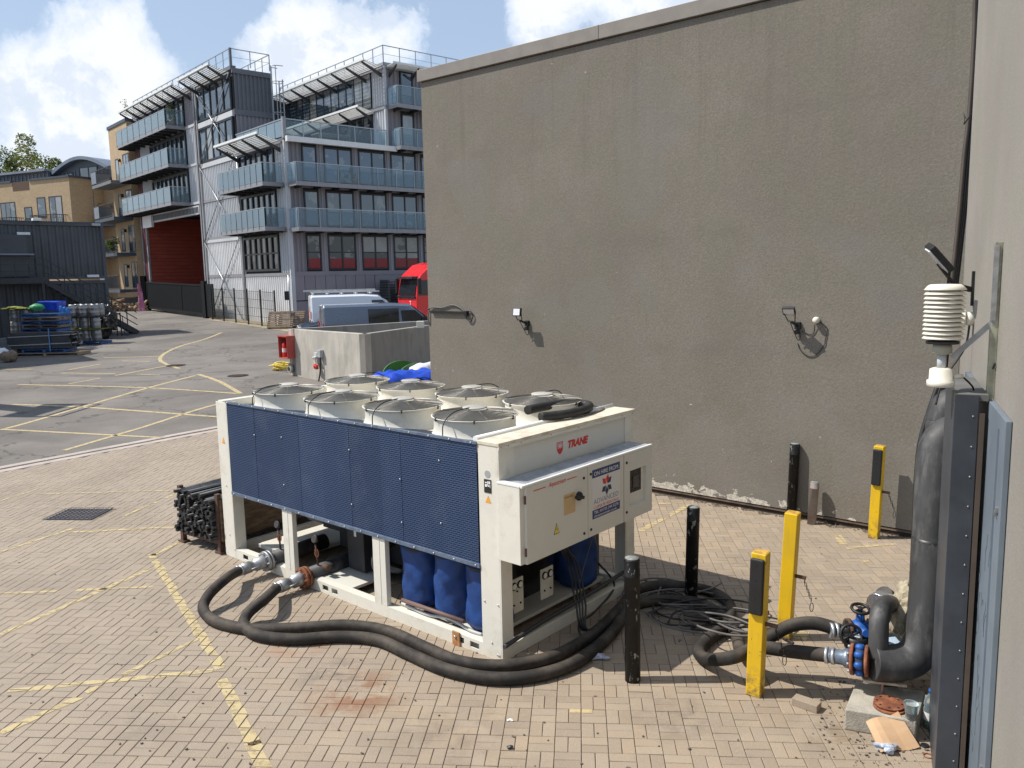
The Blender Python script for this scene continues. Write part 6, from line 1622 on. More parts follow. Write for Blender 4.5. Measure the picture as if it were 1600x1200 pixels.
# terrace at level 4
mb = MB().box(-.05, 7.2, -.35, 6.6, 10.62, 10.72); mb.build('terrace_deck', bd_slab, cb)
fbox(q := MB(), 'R', 0, -.1, 7.2, .30, .55, 10.45, 10.75); q.build('terrace_nosing', louvre, cb)
mb = MB()
for k in range(30): fbox(mb, 'R', 0, .2 + k * .235, .3 + k * .235, -.0, .28, 10.50, 10.58)
mb.build('terrace_louvres', louvre, cb)
tr_ = MB().box(-.03, .03, .0, 6.6, 11.72, 11.78).box(.03, 6.9, -.03, .03, 11.72, 11.78).build('terrace_rail', bd_rail, cb)
for k in range(6): MB().box(-.01, .01, .1 + k * 1.08, 1.10 + k * 1.08, 10.80, 11.68).build('glass_panel', bal_glass, tr_, fixn=False)
for k in range(6):
    MB().box(.1 + k * 1.13, 1.15 + k * 1.13, -.01, .01, 10.80, 11.68).build('glass_panel', bal_glass, tr_, fixn=False); MB().box(.03 + k * 1.13, .08 + k * 1.13, -.03, .02, 10.75, 11.72).build('baluster', bd_rail, tr_, fixn=False)
MB().box(-.1, .1, -.1, .1, 10.65, 11.85).build('terrace_corner_post', bd_frame, cb)
# upper block
for k in (4, 5):
    z0, z1 = BL[k] + .1, BL[k + 1] - .1
    corrug('L', 6.82, .1, 1.45, z0, z1, bd_light)
    window('L', 6.82, 1.5, 13.8, z0, z1 - (.1 if k == 4 else .05), 12, 1, pane_sky if k == 5 else pane_dark, fr=.08)
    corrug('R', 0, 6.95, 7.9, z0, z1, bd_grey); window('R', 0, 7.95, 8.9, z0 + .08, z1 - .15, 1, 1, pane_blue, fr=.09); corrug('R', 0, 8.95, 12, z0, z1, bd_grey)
fbox(q := MB(), 'L', 6.82, 0, 14, -.05, .06, BL[5] - .12, BL[5] + .1); fbox(q, 'R', 0, 6.8, 12, -.05, .06, BL[5] - .12, BL[5] + .1); q.build('floor_beam', bd_frame, cb)
fbox(q := MB(), 'L', 6.82, -.05, 14, -.3, .08, 15.62, 15.80); fbox(q, 'R', 0, 6.8, 14, -.3, .08, 15.62, 15.80); q.build('roof_edge', bd_frame, cb)
MB().box(6.78, 6.94, -.04, .12, 10.7, 15.62).build('corner_casting_post', bd_light, cb)
sunshade('L', 6.82, 0, 13.6, 1.4, 15.5, .25, 8); sunshade('L', 6.82, 1.2, 12.4, 1.2, 13.0, .25, 6)
sunshade('R', 0, 6.9, 14, .9, 15.5, .1, 5)
railing([(6.8, 14), (6.8, 0), (14, 0)], 15.8)
balcony('R', 0, 7.0, 12, 1.05, BL[5] + .05, 4, ends=(True, False)); balcony('R', 0, 7.15, 12, 1.05, 10.75, 4, ends=(True, False))
# furniture on terrace
tb = empty('terrace_table', cb.matrix_basis @ Vector((4.0, 1.8, 10.72)), ra); tag(tb, 'brown wooden table on the container building terrace', 'table')
MB().box(-1.1, 1.1, -.5, .5, .68, .74).build('tabletop', wood_grey, tb)
for (x, y) in ((-1, -.4), (1, -.4), (-1, .4), (1, .4)): MB().box(x - .04, x + .04, y - .04, y + .04, 0, .68).build('leg', wood_grey, tb)
# ladder with hoops
ld = MB()
for y in (5.7, 6.2): ld.bar((2.9, y, 10.7), (2.9, y, 15.3), .06)
for k in range(15): ld.bar((2.9, 5.7, 10.9 + k * .3), (2.9, 6.2, 10.9 + k * .3), .03)
lo = ld.build('ladder', bd_rail, cb)
mb = MB()
for k in range(5):
    z = 12.3 + k * .95; mb.tube([(2.9 - .65 * math.sin(t), 5.95 - .40 * math.cos(t), z) for t in [PI * q / 8 for q in range(9)]], .025, 5)
for t in (.25, .5, .75): mb.bar((2.9 - .65 * math.sin(t * PI), 5.95 - .40 * math.cos(t * PI), 12.3), (2.9 - .65 * math.sin(t * PI), 5.95 - .40 * math.cos(t * PI), 16.1), .04)
mb.build('safety_hoop', bd_rail, lo)
# drain pipe + small boxes at the corner, black rack against the shaded face
MB().tube([(-.05, 6.55, 0), (-.05, 6.55, 10.4)], .06, 8).build('rain_pipe', bd_rail, cb)
rk = empty('pallet_rack', cb.matrix_basis @ Vector((5.6, -.9, -.05)), ra); tag(rk, 'tall stack of black plastic pallets against the shaded facade beside the red lorry', 'pallet stack')
for k in range(16): MB().box(0, 2.7, -.5, .45, k * .165, k * .165 + .05).build('pallet_deck', black_metal, rk); 
mb = MB()
for k in range(16):
    for x in (.0, 1.25, 2.55): mb.box(x, x + .15, -.48, .42, k * .165 + .05, k * .165 + .163)
mb.build('pallet_blocks', bd_char, rk)

# ================================================================== FENCE, GATE, PALLET
def cbp(u, v, z=0.): return cb.matrix_basis @ Vector((u, v, z))
fp0 = cbp(-1.25, -.2); fp1 = cbp(-1.25, 9.2)
fn = empty('mesh_fence', (fp0.x, fp0.y, gz(fp0.y)), math.atan2((fp1 - fp0).y, (fp1 - fp0).x)); tag(fn, 'dark welded mesh fence in front of the white corrugated wall', 'fence')
FL = (fp1 - fp0).length; rise = gz(fp1.y) - gz(fp0.y); fm = M('fence_dark', (.02, .022, .024), .7, spec=.2)
def fz(x): return rise * x / FL
nP = 5
for k in range(nP + 1): x = FL * k / nP; MB().box(x - .035, x + .035, -.035, .035, fz(x) - .05, fz(x) + 2.15).build('fence_post', fm, fn)
for k in range(nP):
    mb = MB(); x0 = FL * k / nP + .05; x1 = FL * (k + 1) / nP - .05
    n = 13
    for i in range(n + 1): x = x0 + (x1 - x0) * i / n; mb.bar((x, 0, fz(x) + .05), (x, 0, fz(x) + 2.05), .010)
    for z in (.08, .55, 1.05, 1.55, 2.03): mb.bar((x0, 0, fz(x0) + z), (x1, 0, fz(x1) + z), .016)
    mb.build('mesh_panel', fm, fn)
g0 = cbp(-1.0, 11.0); g1 = cbp(-1.0, 23.0)
gt_ = empty('sliding_gate', (g0.x, g0.y, gz(g0.y)), math.atan2((g1 - g0).y, (g1 - g0).x)); tag(gt_, 'wide black sliding gate before the dark red bay', 'gate')
GL = (g1 - g0).length; rg = gz(g1.y) - gz(g0.y)
gm = M('gate_black', (.012, .013, .014), .75, var=.2, spec=.15)
MB().bar((.15, 0, .25), (GL - .1, 0, .25 + rg), .12, .16).bar((.15, 0, 2.2), (GL - .1, 0, 2.2 + rg), .1, .1).build('gate_rail', gm, gt_)
for x in (.15, GL * .36, GL - .15): MB().box(x - .05, x + .05, -.05, .05, .2 + rg * x / GL, 2.25 + rg * x / GL).build('gate_stile', gm, gt_)
sl = MB().box(-.045, .045, -.02, .02, 0, 1.9).mesh('gate_slat', gm)
for k in range(86): x = .22 + (GL - .4) * k / 86; share('gate_slat', sl, gt_, (x, 0, .3 + rg * x / GL))
for x in (-.15, .12): MB().box(x - .13, x + .13, -.12, .12, -.1, 2.5).build('gate_pillar', gm, gt_)
MB().box(-1.6, -.3, -.03, .03, .1, 2.3).build('infill_panel', gm, gt_)
for k in range(3): MB().box(.4 + GL * .33 * k, .6 + GL * .33 * k, -.06, -.045, 1.2, 1.5).build('small_sign', M('paper_sign', (.4, .4, .4)), gt_) if k == 2 else None
g2 = cbp(-1.0, 23.6); gpz = empty('gate_post', (g2.x, g2.y, gz(g2.y))); tag(gpz, 'tall black gate closing post with pink cloth beside it', 'post')
MB().box(-.18, .18, -.18, .18, -.05, 2.7).build('post_box', gm, gpz); MB().box(.3, .42, -.1, .1, 0, 2.2).build('inner_post', gm, gpz)
pk = GT(222, 489); pkk = MB(); random.seed(8); cv = []
for i in range(9):
    for j in range(13): cv.append((-.22 + .055 * i * (.5 + j / 16), .12 * math.sin(i * 1.7 + j * .3), 2.2 - j * .17))
pkk.add(cv, [(i * 13 + j, (i + 1) * 13 + j, (i + 1) * 13 + j + 1, i * 13 + j + 1) for i in range(8) for j in range(12)], True)
o = pkk.build('pink_cloth', pink, loc=(pk.x, pk.y, gz(pk.y))); tag(o, 'pink and white cloth hanging beside the black gate post', 'cloth')
# leaning pallets
pp_ = GT(418, 514); pal = empty('wooden_pallet', (pp_.x + .15, pp_.y - .1, gz(pp_.y)), ra - PI / 2 + R(78)); tag(pal, 'weathered wooden pallet leaning on the mesh fence corner', 'pallet')
def pallet(root, mat, L=1.2, Wd=1.0, nb=9, bm_=None):
    s_ = MB().box(0, L, 0, .085, .115, .135).mesh('deck_board', mat)
    for k in range(nb): share('deck_board', s_, root, (0, k * (Wd - .085) / (nb - 1), 0))
    for x in (0, L / 2 - .05, L - .1): MB().box(x, x + .1, 0, Wd, .02, .113).build('bearer', bm_ or mat, root)
    b2 = MB().box(0, L, 0, .09, 0, .018).mesh('bottom_board', mat)
    for k in (0, .455, .91): share('bottom_board', b2, root, (0, k * Wd, 0))
pallet(pal, wood_grey, 1.5, 1.0, 8); pal.rotation_euler = (R(62), 0, R(-6)); pal.location = (pp_.x, pp_.y, gz(pp_.y) + .02)
pal2 = copy_tree(pal); tag(pal2, 'weathered wooden pallet leaning behind another one at the facade corner', 'pallet'); pal2.location = (pp_.x + .55, pp_.y + .22, gz(pp_.y) + .02); 
pal['group'] = pal2['group'] = 'pallets leaning at the building corner'
sp3 = GT(455, 513); spo = empty('sign_post', (sp3.x, sp3.y, gz(sp3.y))); tag(spo, 'thin grey post with a small dark box at the facade corner', 'post')
MB().cyl((0, 0, 0), (0, 0, 3.0), .05, 8).build('pole', bd_rail, spo); MB().box(-.25, .0, -.12, .12, 1.6, 2.1).build('box', black_metal, spo)

# ================================================================== VEHICLES
def car_glass(): return M('vehicle_glass', (.012, .015, .018), .06, spec=.8)
tyre = M('tyre', (.02, .02, .02), .8); rimm = M('wheel_rim', (.35, .36, .37), .3, .7)


def loft(secs, name, mat, parent):
    """secs: list of (x, [(y,z)...]) cross sections -> smooth skin"""
    mb = MB(); n = len(secs[0][1]); vs = []; fs = []
    for x, ring in secs: vs += [(x, y, z) for y, z in ring]
    for i in range(len(secs) - 1):
        for k in range(n): k2 = (k + 1) % n; fs.append((i * n + k, i * n + k2, (i + 1) * n + k2, (i + 1) * n + k))
    fs.append(tuple(range(n))); fs.append(tuple(range(len(secs) * n - 1, (len(secs) - 1) * n - 1, -1)))
    mb.add(vs, fs, False); o = mb.build(name, mat, parent, bevel=.03, seg=3); return o


def van_ring(wb, wt, z0, zs, zt): return [(-wb, z0), (-wb, zs * .6), (-wb * .985, zs), (-wt, zt - .10), (-wt + .12, zt), (wt - .12, zt), (wt, zt - .10), (wb * .985, zs), (wb, zs * .6), (wb, z0)]


def make_van(name, label, mat, H, L, win_col=True, rack=False, loc=(0, 0, 0), rz=0., group='vans parked before the shaded facade'):
    v = empty(name, loc, rz); tag(v, label, 'van', group)
    # x: 0 rear .. L front, y: half width .95
    wb, wt = .95, .80
    secs = [(0, van_ring(wb * .97, wt * .95, .30, 1.15, H - .08)), (.06, van_ring(wb, wt, .26, 1.15, H - .01)), (L * .55, van_ring(wb, wt, .25, 1.15, H)), (L * .70, van_ring(wb, wt * .98, .25, 1.15, H - .05)),
            (L * .80, van_ring(wb, wt * .9, .25, 1.12, H - .38)), (L * .885, van_ring(wb * .98, wt * .93, .25, 1.02, 1.16)), (L * .965, van_ring(wb * .93, wt * .9, .28, .86, .98)), (L, van_ring(wb * .80, wt * .78, .34, .62, .74))]
    loft(secs, 'body', mat, v)
    gl_ = car_glass()
    def yy(z): return wb * .985 + (wt - wb * .985) * (z - 1.15) / (H - .10 - 1.15)
    def sidepane(x0, x1, z0, z1, nm, x0t=None, x1t=None):
        x0t = x0 if x0t is None else x0t; x1t = x1 if x1t is None else x1t
        for s_ in (-1, 1):
            e = .012
            MB().add([(x0, s_ * (yy(z0) + e), z0), (x1, s_ * (yy(z0) + e), z0), (x1t, s_ * (yy(z1) + e), z1), (x0t, s_ * (yy(z1) + e), z1)], [(0, 1, 2, 3)]).build(nm, gl_, v, fixn=False)
    if win_col: sidepane(L * .36, L * .61, 1.16, H - .22, 'side_window')
    sidepane(L * .635, L * .845, 1.20, H - .32, 'cab_window', L * .63, L * .745)
    # windscreen
    MB().add([(L * .885 + .01, -.78, 1.175), (L * .885 + .01, .78, 1.175), (L * .73, .66, H - .12), (L * .73, -.66, H - .12)], [(0, 1, 2, 3)]).build('windscreen', gl_, v, fixn=False)
    for s_ in (-1, 1):
        q = MB().box(-.035, .02, s_ * .80 - .08, s_ * .80 + .08, .85, 1.22); q.build('tail_light', M('tail_light', (.45, .015, .01), .2), v, bevel=.01)
        MB().box(L * .80, L * .84, s_ * 1.0, s_ * 1.14, 1.15, 1.38).build('wing_mirror', black_metal, v, bevel=.02)
        MB().box(L * .93, L * .975, s_ * .62 - .16, s_ * .62 + .16, .68, .86).build('headlight', lens_white, v, bevel=.02)
    for x in (L * .17, L * .80):
        for s_ in (-1, 1):
            w_ = empty('wheel', (x, s_ * .86, .33)); w_.parent = v; mm = Matrix.Rotation(R(90), 4, 'X')
            MB().lathe([(.20, -.10), (.32, -.10), (.335, -.07), (.335, .07), (.32, .10), (.20, .10)], 24, mat=mm).build('tyre', tyre, w_); MB().lathe([(.03, -.105), (.20, -.09), (.205, .09), (.03, .105)], 16, mat=mm).build('rim', rimm, w_)
    MB().box(-.05, -.005, -.88, .88, .30, .52).build('rear_bumper', black_metal, v, bevel=.02)
    MB().box(-.008, .0, -.012, .012, .55, H - .2).box(-.02, -.004, -.26, .26, .62, .76).build('door_gap', black_metal, v)
    MB().box(L * .36, L * .365, -wb - .006, -wb, .4, 1.15).box(L * .625, L * .63, -wb - .006, -wb, .4, 1.15).build('panel_gap', M('gap_dark', (.02, .02, .02)), v)
    MB().box(-.058, -.05, -.26, .26, .36, .48).build('number_plate', M('plate_yellow', (.6, .48, .08), .4), v)
    for s_ in (-1, 1):
        for x in (L * .46, L * .70): MB().box(x, x + .16, s_ * (wb + .004), s_ * (wb + .02), .98, 1.02).build('door_handle', black_metal, v)
        MB().box(L * .22, L * .76, s_ * (wb - .004), s_ * (wb + .016), .50, .60).build('side_moulding', black_metal, v)
        MB().box(L * .60, L * .605, s_ * (wb - .02), s_ * (wb + .004), .3, 1.12).build('door_seam', black_metal, v)
    if rack:
        r_ = MB()
        for s_ in (-1, 1): r_.box(.1, L * .72, s_ * .62 - .03, s_ * .62 + .03, H + .10, H + .16)
        for k in range(5): r_.box(.15 + k * L * .15, .2 + k * L * .15, -.65, .65, H + .02, H + .10)
        r_.build('roof_rack', louvre, v); MB().box(-.3, L * .68, -.55, -.30, H + .17, H + .26).box(-.1, L * .70, .1, .5, H + .17, H + .24).build('ladder_load', M('ladder_alu', (.6, .6, .58), .4, .5), v)
    return v


silver = M('silver_blue_paint', (.15, .18, .235), .32, .4, var=.0, coat=.5)
whitep = M('white_vehicle_paint', (.74, .76, .80), .35, var=.0, coat=.5)
pv = Vector((-8.2, 35.2, 0))
sv = make_van('silver_van', 'silver blue crew van with a dark side window behind the concrete wall', silver, 1.98, 5.3, loc=(pv.x, pv.y, gz(pv.y)), rz=R(19))
pv2 = Vector((-10.4, 42.3, 0))
wv_ = make_van('white_van', 'white van carrying a long roof load, behind the silver van', whitep, 2.05, 4.9, win_col=False, rack=True, loc=(pv2.x, pv2.y, gz(pv2.y)), rz=R(18))
text('van_lettering', 'A', .34, black_metal, wv_, (-.012, .40, 1.15), (R(90), 0, R(-90)))
# driver in the silver van
def person(root_loc, rz, label):
    me = bpy.data.meshes.new('person'); J = {'pel': (0, 0, .12), 'ch': (-.04, 0, .48), 'nk': (0, 0, .62), 'hd': (.03, 0, .74), 'ht': (.03, 0, .84), 'sL': (-.02, .19, .55), 'sR': (-.02, -.19, .55), 'eL': (.12, .24, .34), 'eR': (.12, -.24, .34), 'hL': (.36, .16, .42), 'hR': (.36, -.16, .42),
                                             'kL': (.45, .12, .15), 'kR': (.45, -.12, .15), 'fL': (.60, .12, -.25), 'fR': (.60, -.12, -.25)}
    ks = list(J); E_ = [('pel', 'ch'), ('ch', 'nk'), ('nk', 'hd'), ('hd', 'ht'), ('ch', 'sL'), ('ch', 'sR'), ('sL', 'eL'), ('eL', 'hL'), ('sR', 'eR'), ('eR', 'hR'), ('pel', 'kL'), ('pel', 'kR'), ('kL', 'fL'), ('kR', 'fR')]
    me.from_pydata([J[k] for k in ks], [(ks.index(a), ks.index(c)) for a, c in E_], []); o = bpy.data.objects.new('person', me); C.objects.link(o)
    o.modifiers.new('skin', 'SKIN'); sv_ = me.skin_vertices[0].data
    rad = dict(pel=.14, ch=.15, nk=.05, hd=.085, ht=.06, sL=.07, sR=.07, eL=.045, eR=.045, hL=.035, hR=.035, kL=.075, kR=.075, fL=.045, fR=.045)
    for i, k in enumerate(ks): sv_[i].radius = (rad[k], rad[k]); sv_[i].use_root = (k == 'pel')
    md = o.modifiers.new('sub', 'SUBSURF'); md.levels = 1; md.render_levels = 1; me.materials.append(M('tan_skin_and_shirt', (.42, .20, .13), .6)); o.location = root_loc; o.rotation_euler = (0, 0, rz); tag(o, label, 'person'); return o
# dark car nose between the vans
dc = empty('dark_car', (-9.3, 39.0, gz(39.0)), R(196)); tag(dc, 'dark blue car with its nose showing left of the silver van', 'car')
secs = [(-3.6, van_ring(.78, .72, .30, .75, .88)), (-3.0, van_ring(.85, .7, .26, .85, 1.0)), (-2.4, van_ring(.87, .62, .25, .88, 1.38)), (-1.2, van_ring(.88, .62, .25, .90, 1.42)), (-.4, van_ring(.87, .66, .25, .88, 1.1)), (.0, van_ring(.86, .72, .25, .82, .98)), (.75, van_ring(.80, .70, .28, .70, .84)), (1.0, van_ring(.68, .6, .34, .5, .62))]
loft(secs, 'body', M('dark_blue_paint', (.02, .035, .06), .2, .3, coat=.6), dc)
for s_ in (-1, 1): MB().box(.74, .90, s_ * .62 - .14, s_ * .62 + .14, .60, .76).build('headlight', lens_white, dc, bevel=.03)
MB().add([(-.02, -.66, 1.0), (-.02, .66, 1.0), (-.52, .58, 1.32), (-.52, -.58, 1.32)], [(0, 1, 2, 3)]).build('windscreen', car_glass(), dc, fixn=False)
for x in (.35, -2.5):
    for s_ in (-1, 1): MB().lathe([(.2, -.09), (.31, -.09), (.31, .09), (.2, .09)], 20, mat=Matrix.Translation((x, s_ * .80, .31)) @ Matrix.Rotation(R(90), 4, 'X')).build('wheel', tyre, dc)

# red lorry: cab facing left-near
tp = AD(645, 470, 44.0)
tk = empty('red_lorry', (-5.0, 44.0, gz(44)), R(212)); tag(tk, 'bright red lorry cab half hidden behind the grey building edge', 'lorry')
redp = M('lorry_red', (.72, .018, .022), .28, var=.04, coat=.5)
# local +x forward; width 2.5 (y), cab length 2.2
prof = [(0, .55), (1.55, .55), (1.62, 1.0), (1.62, 1.75), (1.45, 2.75), (1.30, 2.95), (.7, 3.45), (.2, 3.58), (0, 3.58)]
MB().prism([(x - 1.0, z) for x, z in prof], 1, -1.2, 1.2).build('cab_body', redp, tk, bevel=.06, seg=3)
gl_ = car_glass()
MB().add([(.645, -1.05, 1.85), (.645, 1.05, 1.85), (.485, 1.0, 2.72), (.485, -1.0, 2.72)], [(0, 1, 2, 3)]).build('windscreen', gl_, tk, fixn=False)
for s_ in (-1, 1):
    MB().add([(-.35, s_ * 1.212, 1.85), (.50, s_ * 1.212, 1.85), (.40, s_ * 1.212, 2.65), (-.35, s_ * 1.212, 2.65)], [(0, 1, 2, 3)]).build('cab_window', gl_, tk, fixn=False)
    MB().box(.45, .62, s_ * 1.28, s_ * 1.50, 1.95, 2.75).build('mirror', black_metal, tk, bevel=.03)
    MB().box(.55, .66, s_ * .85 - .2, s_ * .85 + .2, .75, .98).build('headlight', lens_white, tk, bevel=.02)
MB().box(.60, .69, -1.1, 1.1, 1.70, 1.82).box(.62, .68, -.8, .8, 1.05, 1.2).build('grille', black_metal, tk, bevel=.01)
MB().box(.35, .75, -1.0, 1.0, 2.72, 2.85).build('sun_visor', M('visor_dark', (.03, .03, .035), .3), tk, bevel=.02)
MB().box(-1.0, .65, -1.22, 1.22, .35, .56).build('bumper', redp, tk, bevel=.04); MB().box(-6.5, -1.0, -.45, .45, .75, 1.05).build('chassis', black_metal, tk)
MB().box(-8.5, -1.35, -1.22, 1.22, 1.1, 3.7).build('load_body', M('lorry_box', (.35, .35, .36), .5), tk, bevel=.03)
for x in (.0, -5.2, -6.5):
    for s_ in (-1, 1): MB().lathe([(.28, -.14), (.50, -.14), (.50, .14), (.28, .14)], 24, mat=Matrix.Translation((x, s_ * 1.03, .5)) @ Matrix.Rotation(R(90), 4, 'X')).build('wheel', tyre, tk)
text('cab_mark', '7', .3, white_print, tk, (.648, .35, 1.28), (R(90), 0, R(90)))

# ================================================================== DARK STACKED CONTAINERS (left) with stair
F0 = Vector((-22.08, 45.02, .75)); dcn = empty('dark_container_cabin', F0, ra); tag(dcn, 'two charcoal stacked containers with an outside stair at the left edge', 'cabin')
# local x along +dr, right end at 0
for z0 in (0, 3.05):
    MB().box(-12.19, 0, .06, 2.38, z0 + .08, z0 + 2.92).build('container_body', bd_char, dcn)
    corrug('R', .0, -12.0, -.16, z0 + .16, z0 + 2.78, bd_char, parent=dcn, dep=.05, pitch=.36)
    MB().box(-12.19, 0, -.04, .08, z0 + 2.80, z0 + 2.97).box(-12.19, 0, -.04, .08, z0 + .0, z0 + .15).box(-.16, .0, -.04, .08, z0 + .15, z0 + 2.80).box(-12.19, 0, .08, 2.42, z0 + 2.93, z0 + 2.97).build('container_frame', bd_char, dcn)
MB().box(-12.19, .02, -.06, 2.44, 6.02, 6.06).build('roof_edge', zinc_dark, dcn)
MB().box(-6.0, -3.75, -.14, -.04, 3.2, 5.35).build('door', bd_char, dcn, bevel=.02); MB().box(-6.2, -3.5, -.4, -.04, 4.30, 4.38).build('door_canopy', zinc, dcn)
for (x, z) in ((-3.85, 5.33), (-.75, 3.12)): MB().box(x - .3, x + .3, -.16, -.05, z, z + .14).build('bulkhead_lamp', lens_white, dcn, bevel=.02)
for (x, z) in ((-3.2, 6.05), (-.4, 5.85)):
    q = MB().box(x - .2, x + .2, -.32, .1, z, z + .14).build('security_camera', white_trim if x < -1 else bd_rail, dcn, bevel=.02)
st_ = empty('stair', (0, 0, 0)); st_.parent = dcn; st_.name = 'stair'
mb = MB().box(-9, -3.35, -1.2, -.1, 2.98, 3.08).box(-9, -3.35, -1.24, -1.2, 2.85, 3.12); mb.build('landing', dark_steel, st_)
for x in (-8.9, -6.2, -3.4): MB().box(x - .06, x + .06, -1.2, -1.08, 0, 2.98).build('landing_post', dark_steel, st_)
x0, x1 = -3.35, 1.0
for y in (-1.2, -.25): MB().bar((x0, y, 3.0), (x1, y, .05), .05, .26).build('stringer', dark_steel, st_)
tr = MB().box(0, .26, -1.18, -.27, 0, .03).mesh('tread', dark_steel)
for k in range(15): share('tread', tr, st_, (x0 + .1 + k * (x1 - x0) / 15, 0, 3.0 - (k + 1) * 2.95 / 15))
for k in range(10):
    x = x0 - 5.5 + k * .61; MB().bar((x, -1.22, 3.08), (x, -1.22, 4.15), .045).build('rail_post', dark_steel, st_)
for z in (1.07, .72, .38):
    MB().bar((-9, -1.22, 3.08 + z), (x0, -1.22, 3.08 + z), .045).bar((x0, -1.22, 3.08 + z), (x1, -1.22, .1 + z), .045).build('rail', dark_steel, st_)
for k in range(6): x = x0 + (x1 - x0) * (k + .3) / 6; z = 3.0 - 2.95 * (k + .3) / 6; MB().bar((x, -1.22, z), (x, -1.22, z + 1.1), .045).build('rail_post', dark_steel, st_)

# ---- goods in front of it
kegm = M('keg_steel', (.30, .30, .30), .42, .7, var=.15, scale=3, dirt=(.25, .22, .18), dirt_amt=.5)
def make_keg():
    k = empty('beer_keg'); r = .205
    MB().lathe([(r * .94, 0), (r * .96, .05), (r * .99, .07), (r, .16), (r * 1.05, .18), (r, .20), (r, .37), (r * 1.05, .39), (r, .41), (r * .99, .50), (r * .96, .52), (r * .96, .58), (r * .90, .58), (r * .88, .52)], 20).build('keg_shell', kegm, k)
    MB().lathe([(.05, .5), (.05, .545), (.03, .55)], 10).build('spear', chrome, k); MB().box(r * .93, r * .975, -.06, .06, .535, .56).build('handle_slot', black_metal, k); return k
keg0 = make_keg(); kc = 0
kp = GT(136, 538); kx = Vector((math.cos(R(2)), math.sin(R(2)), 0)); rows_ = ('bottom', 'middle', 'top'); cols_ = ('left', 'centre', 'right')
pz = gz(kp.y)
for lv in range(3):
    for c_ in range(3):
        for dpt_ in (0, 1):
            if dpt_ and not (lv == 2): continue
            k = keg0 if kc == 0 else copy_tree(keg0); kc += 1
            k.location = (kp.x + (c_ - 1) * .53, kp.y + dpt_ * .5, pz + .14 + lv * .615); k.rotation_euler = (0, 0, random.uniform(0, 6))
            tag(k, '%s %s steel keg %sof the right hand keg stack' % (rows_[lv], cols_[c_], 'in the second row ' if dpt_ else 'in front '), 'keg', 'steel kegs stacked three high')
def stack_pallet(p, rz, mat, label, group, L=1.2, Wd=1.0):
    r_ = empty('blue_pallet', p, rz); tag(r_, label, 'pallet', group); pallet(r_, mat, L, Wd, 7); return r_
bpm = M('blue_pallet_paint', (.02, .09, .26), .6, var=.3)
stack_pallet((kp.x - .85, kp.y - .3, pz), 0, bpm, 'blue pallet under the right hand keg stack', 'blue pallets', 1.7, 1.1)
for lv in (1, 2):
    o = MB().box(-.82, .82, -.28, .75, 0, .018).build('keg_spacer', yellow_green if lv == 1 else dark_steel, loc=(kp.x, kp.y, pz + .14 + lv * .615 - .022)); tag(o, 'thin %s sheet between keg layers' % ('yellow green' if lv == 1 else 'dark'), 'spacer sheet')
lp = GT(24, 546); lz = gz(lp.y)
for c_ in range(2):
    for lv in range(3):
        k = copy_tree(keg0); k.location = (lp.x - .2 + c_ * .58, lp.y + .5, lz + .1 + lv * .6); tag(k, '%s %s dull keg of the left hand pile under green netting' % (('bottom', 'middle', 'top')[lv], ('left', 'right')[c_]), 'keg', 'dull kegs under green netting')
o = blobmesh('green_netting', yellow_green, (lp.x + .0, lp.y + .5, lz + 1.82), .75, .4, .07, 41, .4, 4, True); tag(o, 'crumpled yellow green netting on top of the left hand kegs', 'netting')
# bundle of black channels on blue pallets
bp_ = GT(70, 556); bz = gz(bp_.y)
stack_pallet((bp_.x - 1.4, bp_.y - .2, bz + .0), R(1), wood, 'raw timber pallet on the ground under the black channel bundle', 'pallets under the channel bundle', 3.0, 1.0)
stack_pallet((bp_.x - .9, bp_.y - .15, bz + .15), R(1), bpm, 'blue pallet directly under the black channel bundle', 'pallets under the channel bundle', 1.9, 1.0)
random.seed(2)
chn = MB().box(-1.5, 1.2, 0, .09, 0, .09).mesh('steel_channel', dark_steel)
for lv in range(7):
    for c_ in range(6):
        o = bpy.data.objects.new('steel_channel', chn); C.objects.link(o); o.location = (bp_.x + random.uniform(-.15, .15), bp_.y - .1 + c_ * .15, bz + .33 + lv * .1); tag(o, 'dark steel channel in the long strapped bundle', 'steel channel', 'steel channels strapped in a bundle')
for z, lab in ((.50, 'lower'), (.86, 'upper')):
    o = MB().box(-1.45, 1.3, -.14, -.09, 0, .035).box(1.26, 1.3, -.14, .8, 0, .035).build('pale_edge_bar', M('pale_bar', (.32, .33, .35), .5, .4), loc=(bp_.x, bp_.y, bz + z), rot=(0, R(-1.5), 0)); tag(o, 'pale %s edge bar along the black channel bundle' % lab, 'steel bar')
o = MB().box(-.02, .02, -.16, -.145, 0, 1.0).build('blue_strap', M('blue_strap_mat', (.10, .25, .50), .5), loc=(bp_.x + .35, bp_.y, bz + .2)); tag(o, 'pale blue strap round the black channel bundle', 'strap')
o = MB().box(-.35, .35, -.3, .3, 0, .8).build('grey_box', M('grey_board', (.16, .16, .17), .7), loc=(bp_.x - 1.55, bp_.y + .3, bz), bevel=.02); tag(o, 'plain grey box at the left end of the channel bundle', 'box')
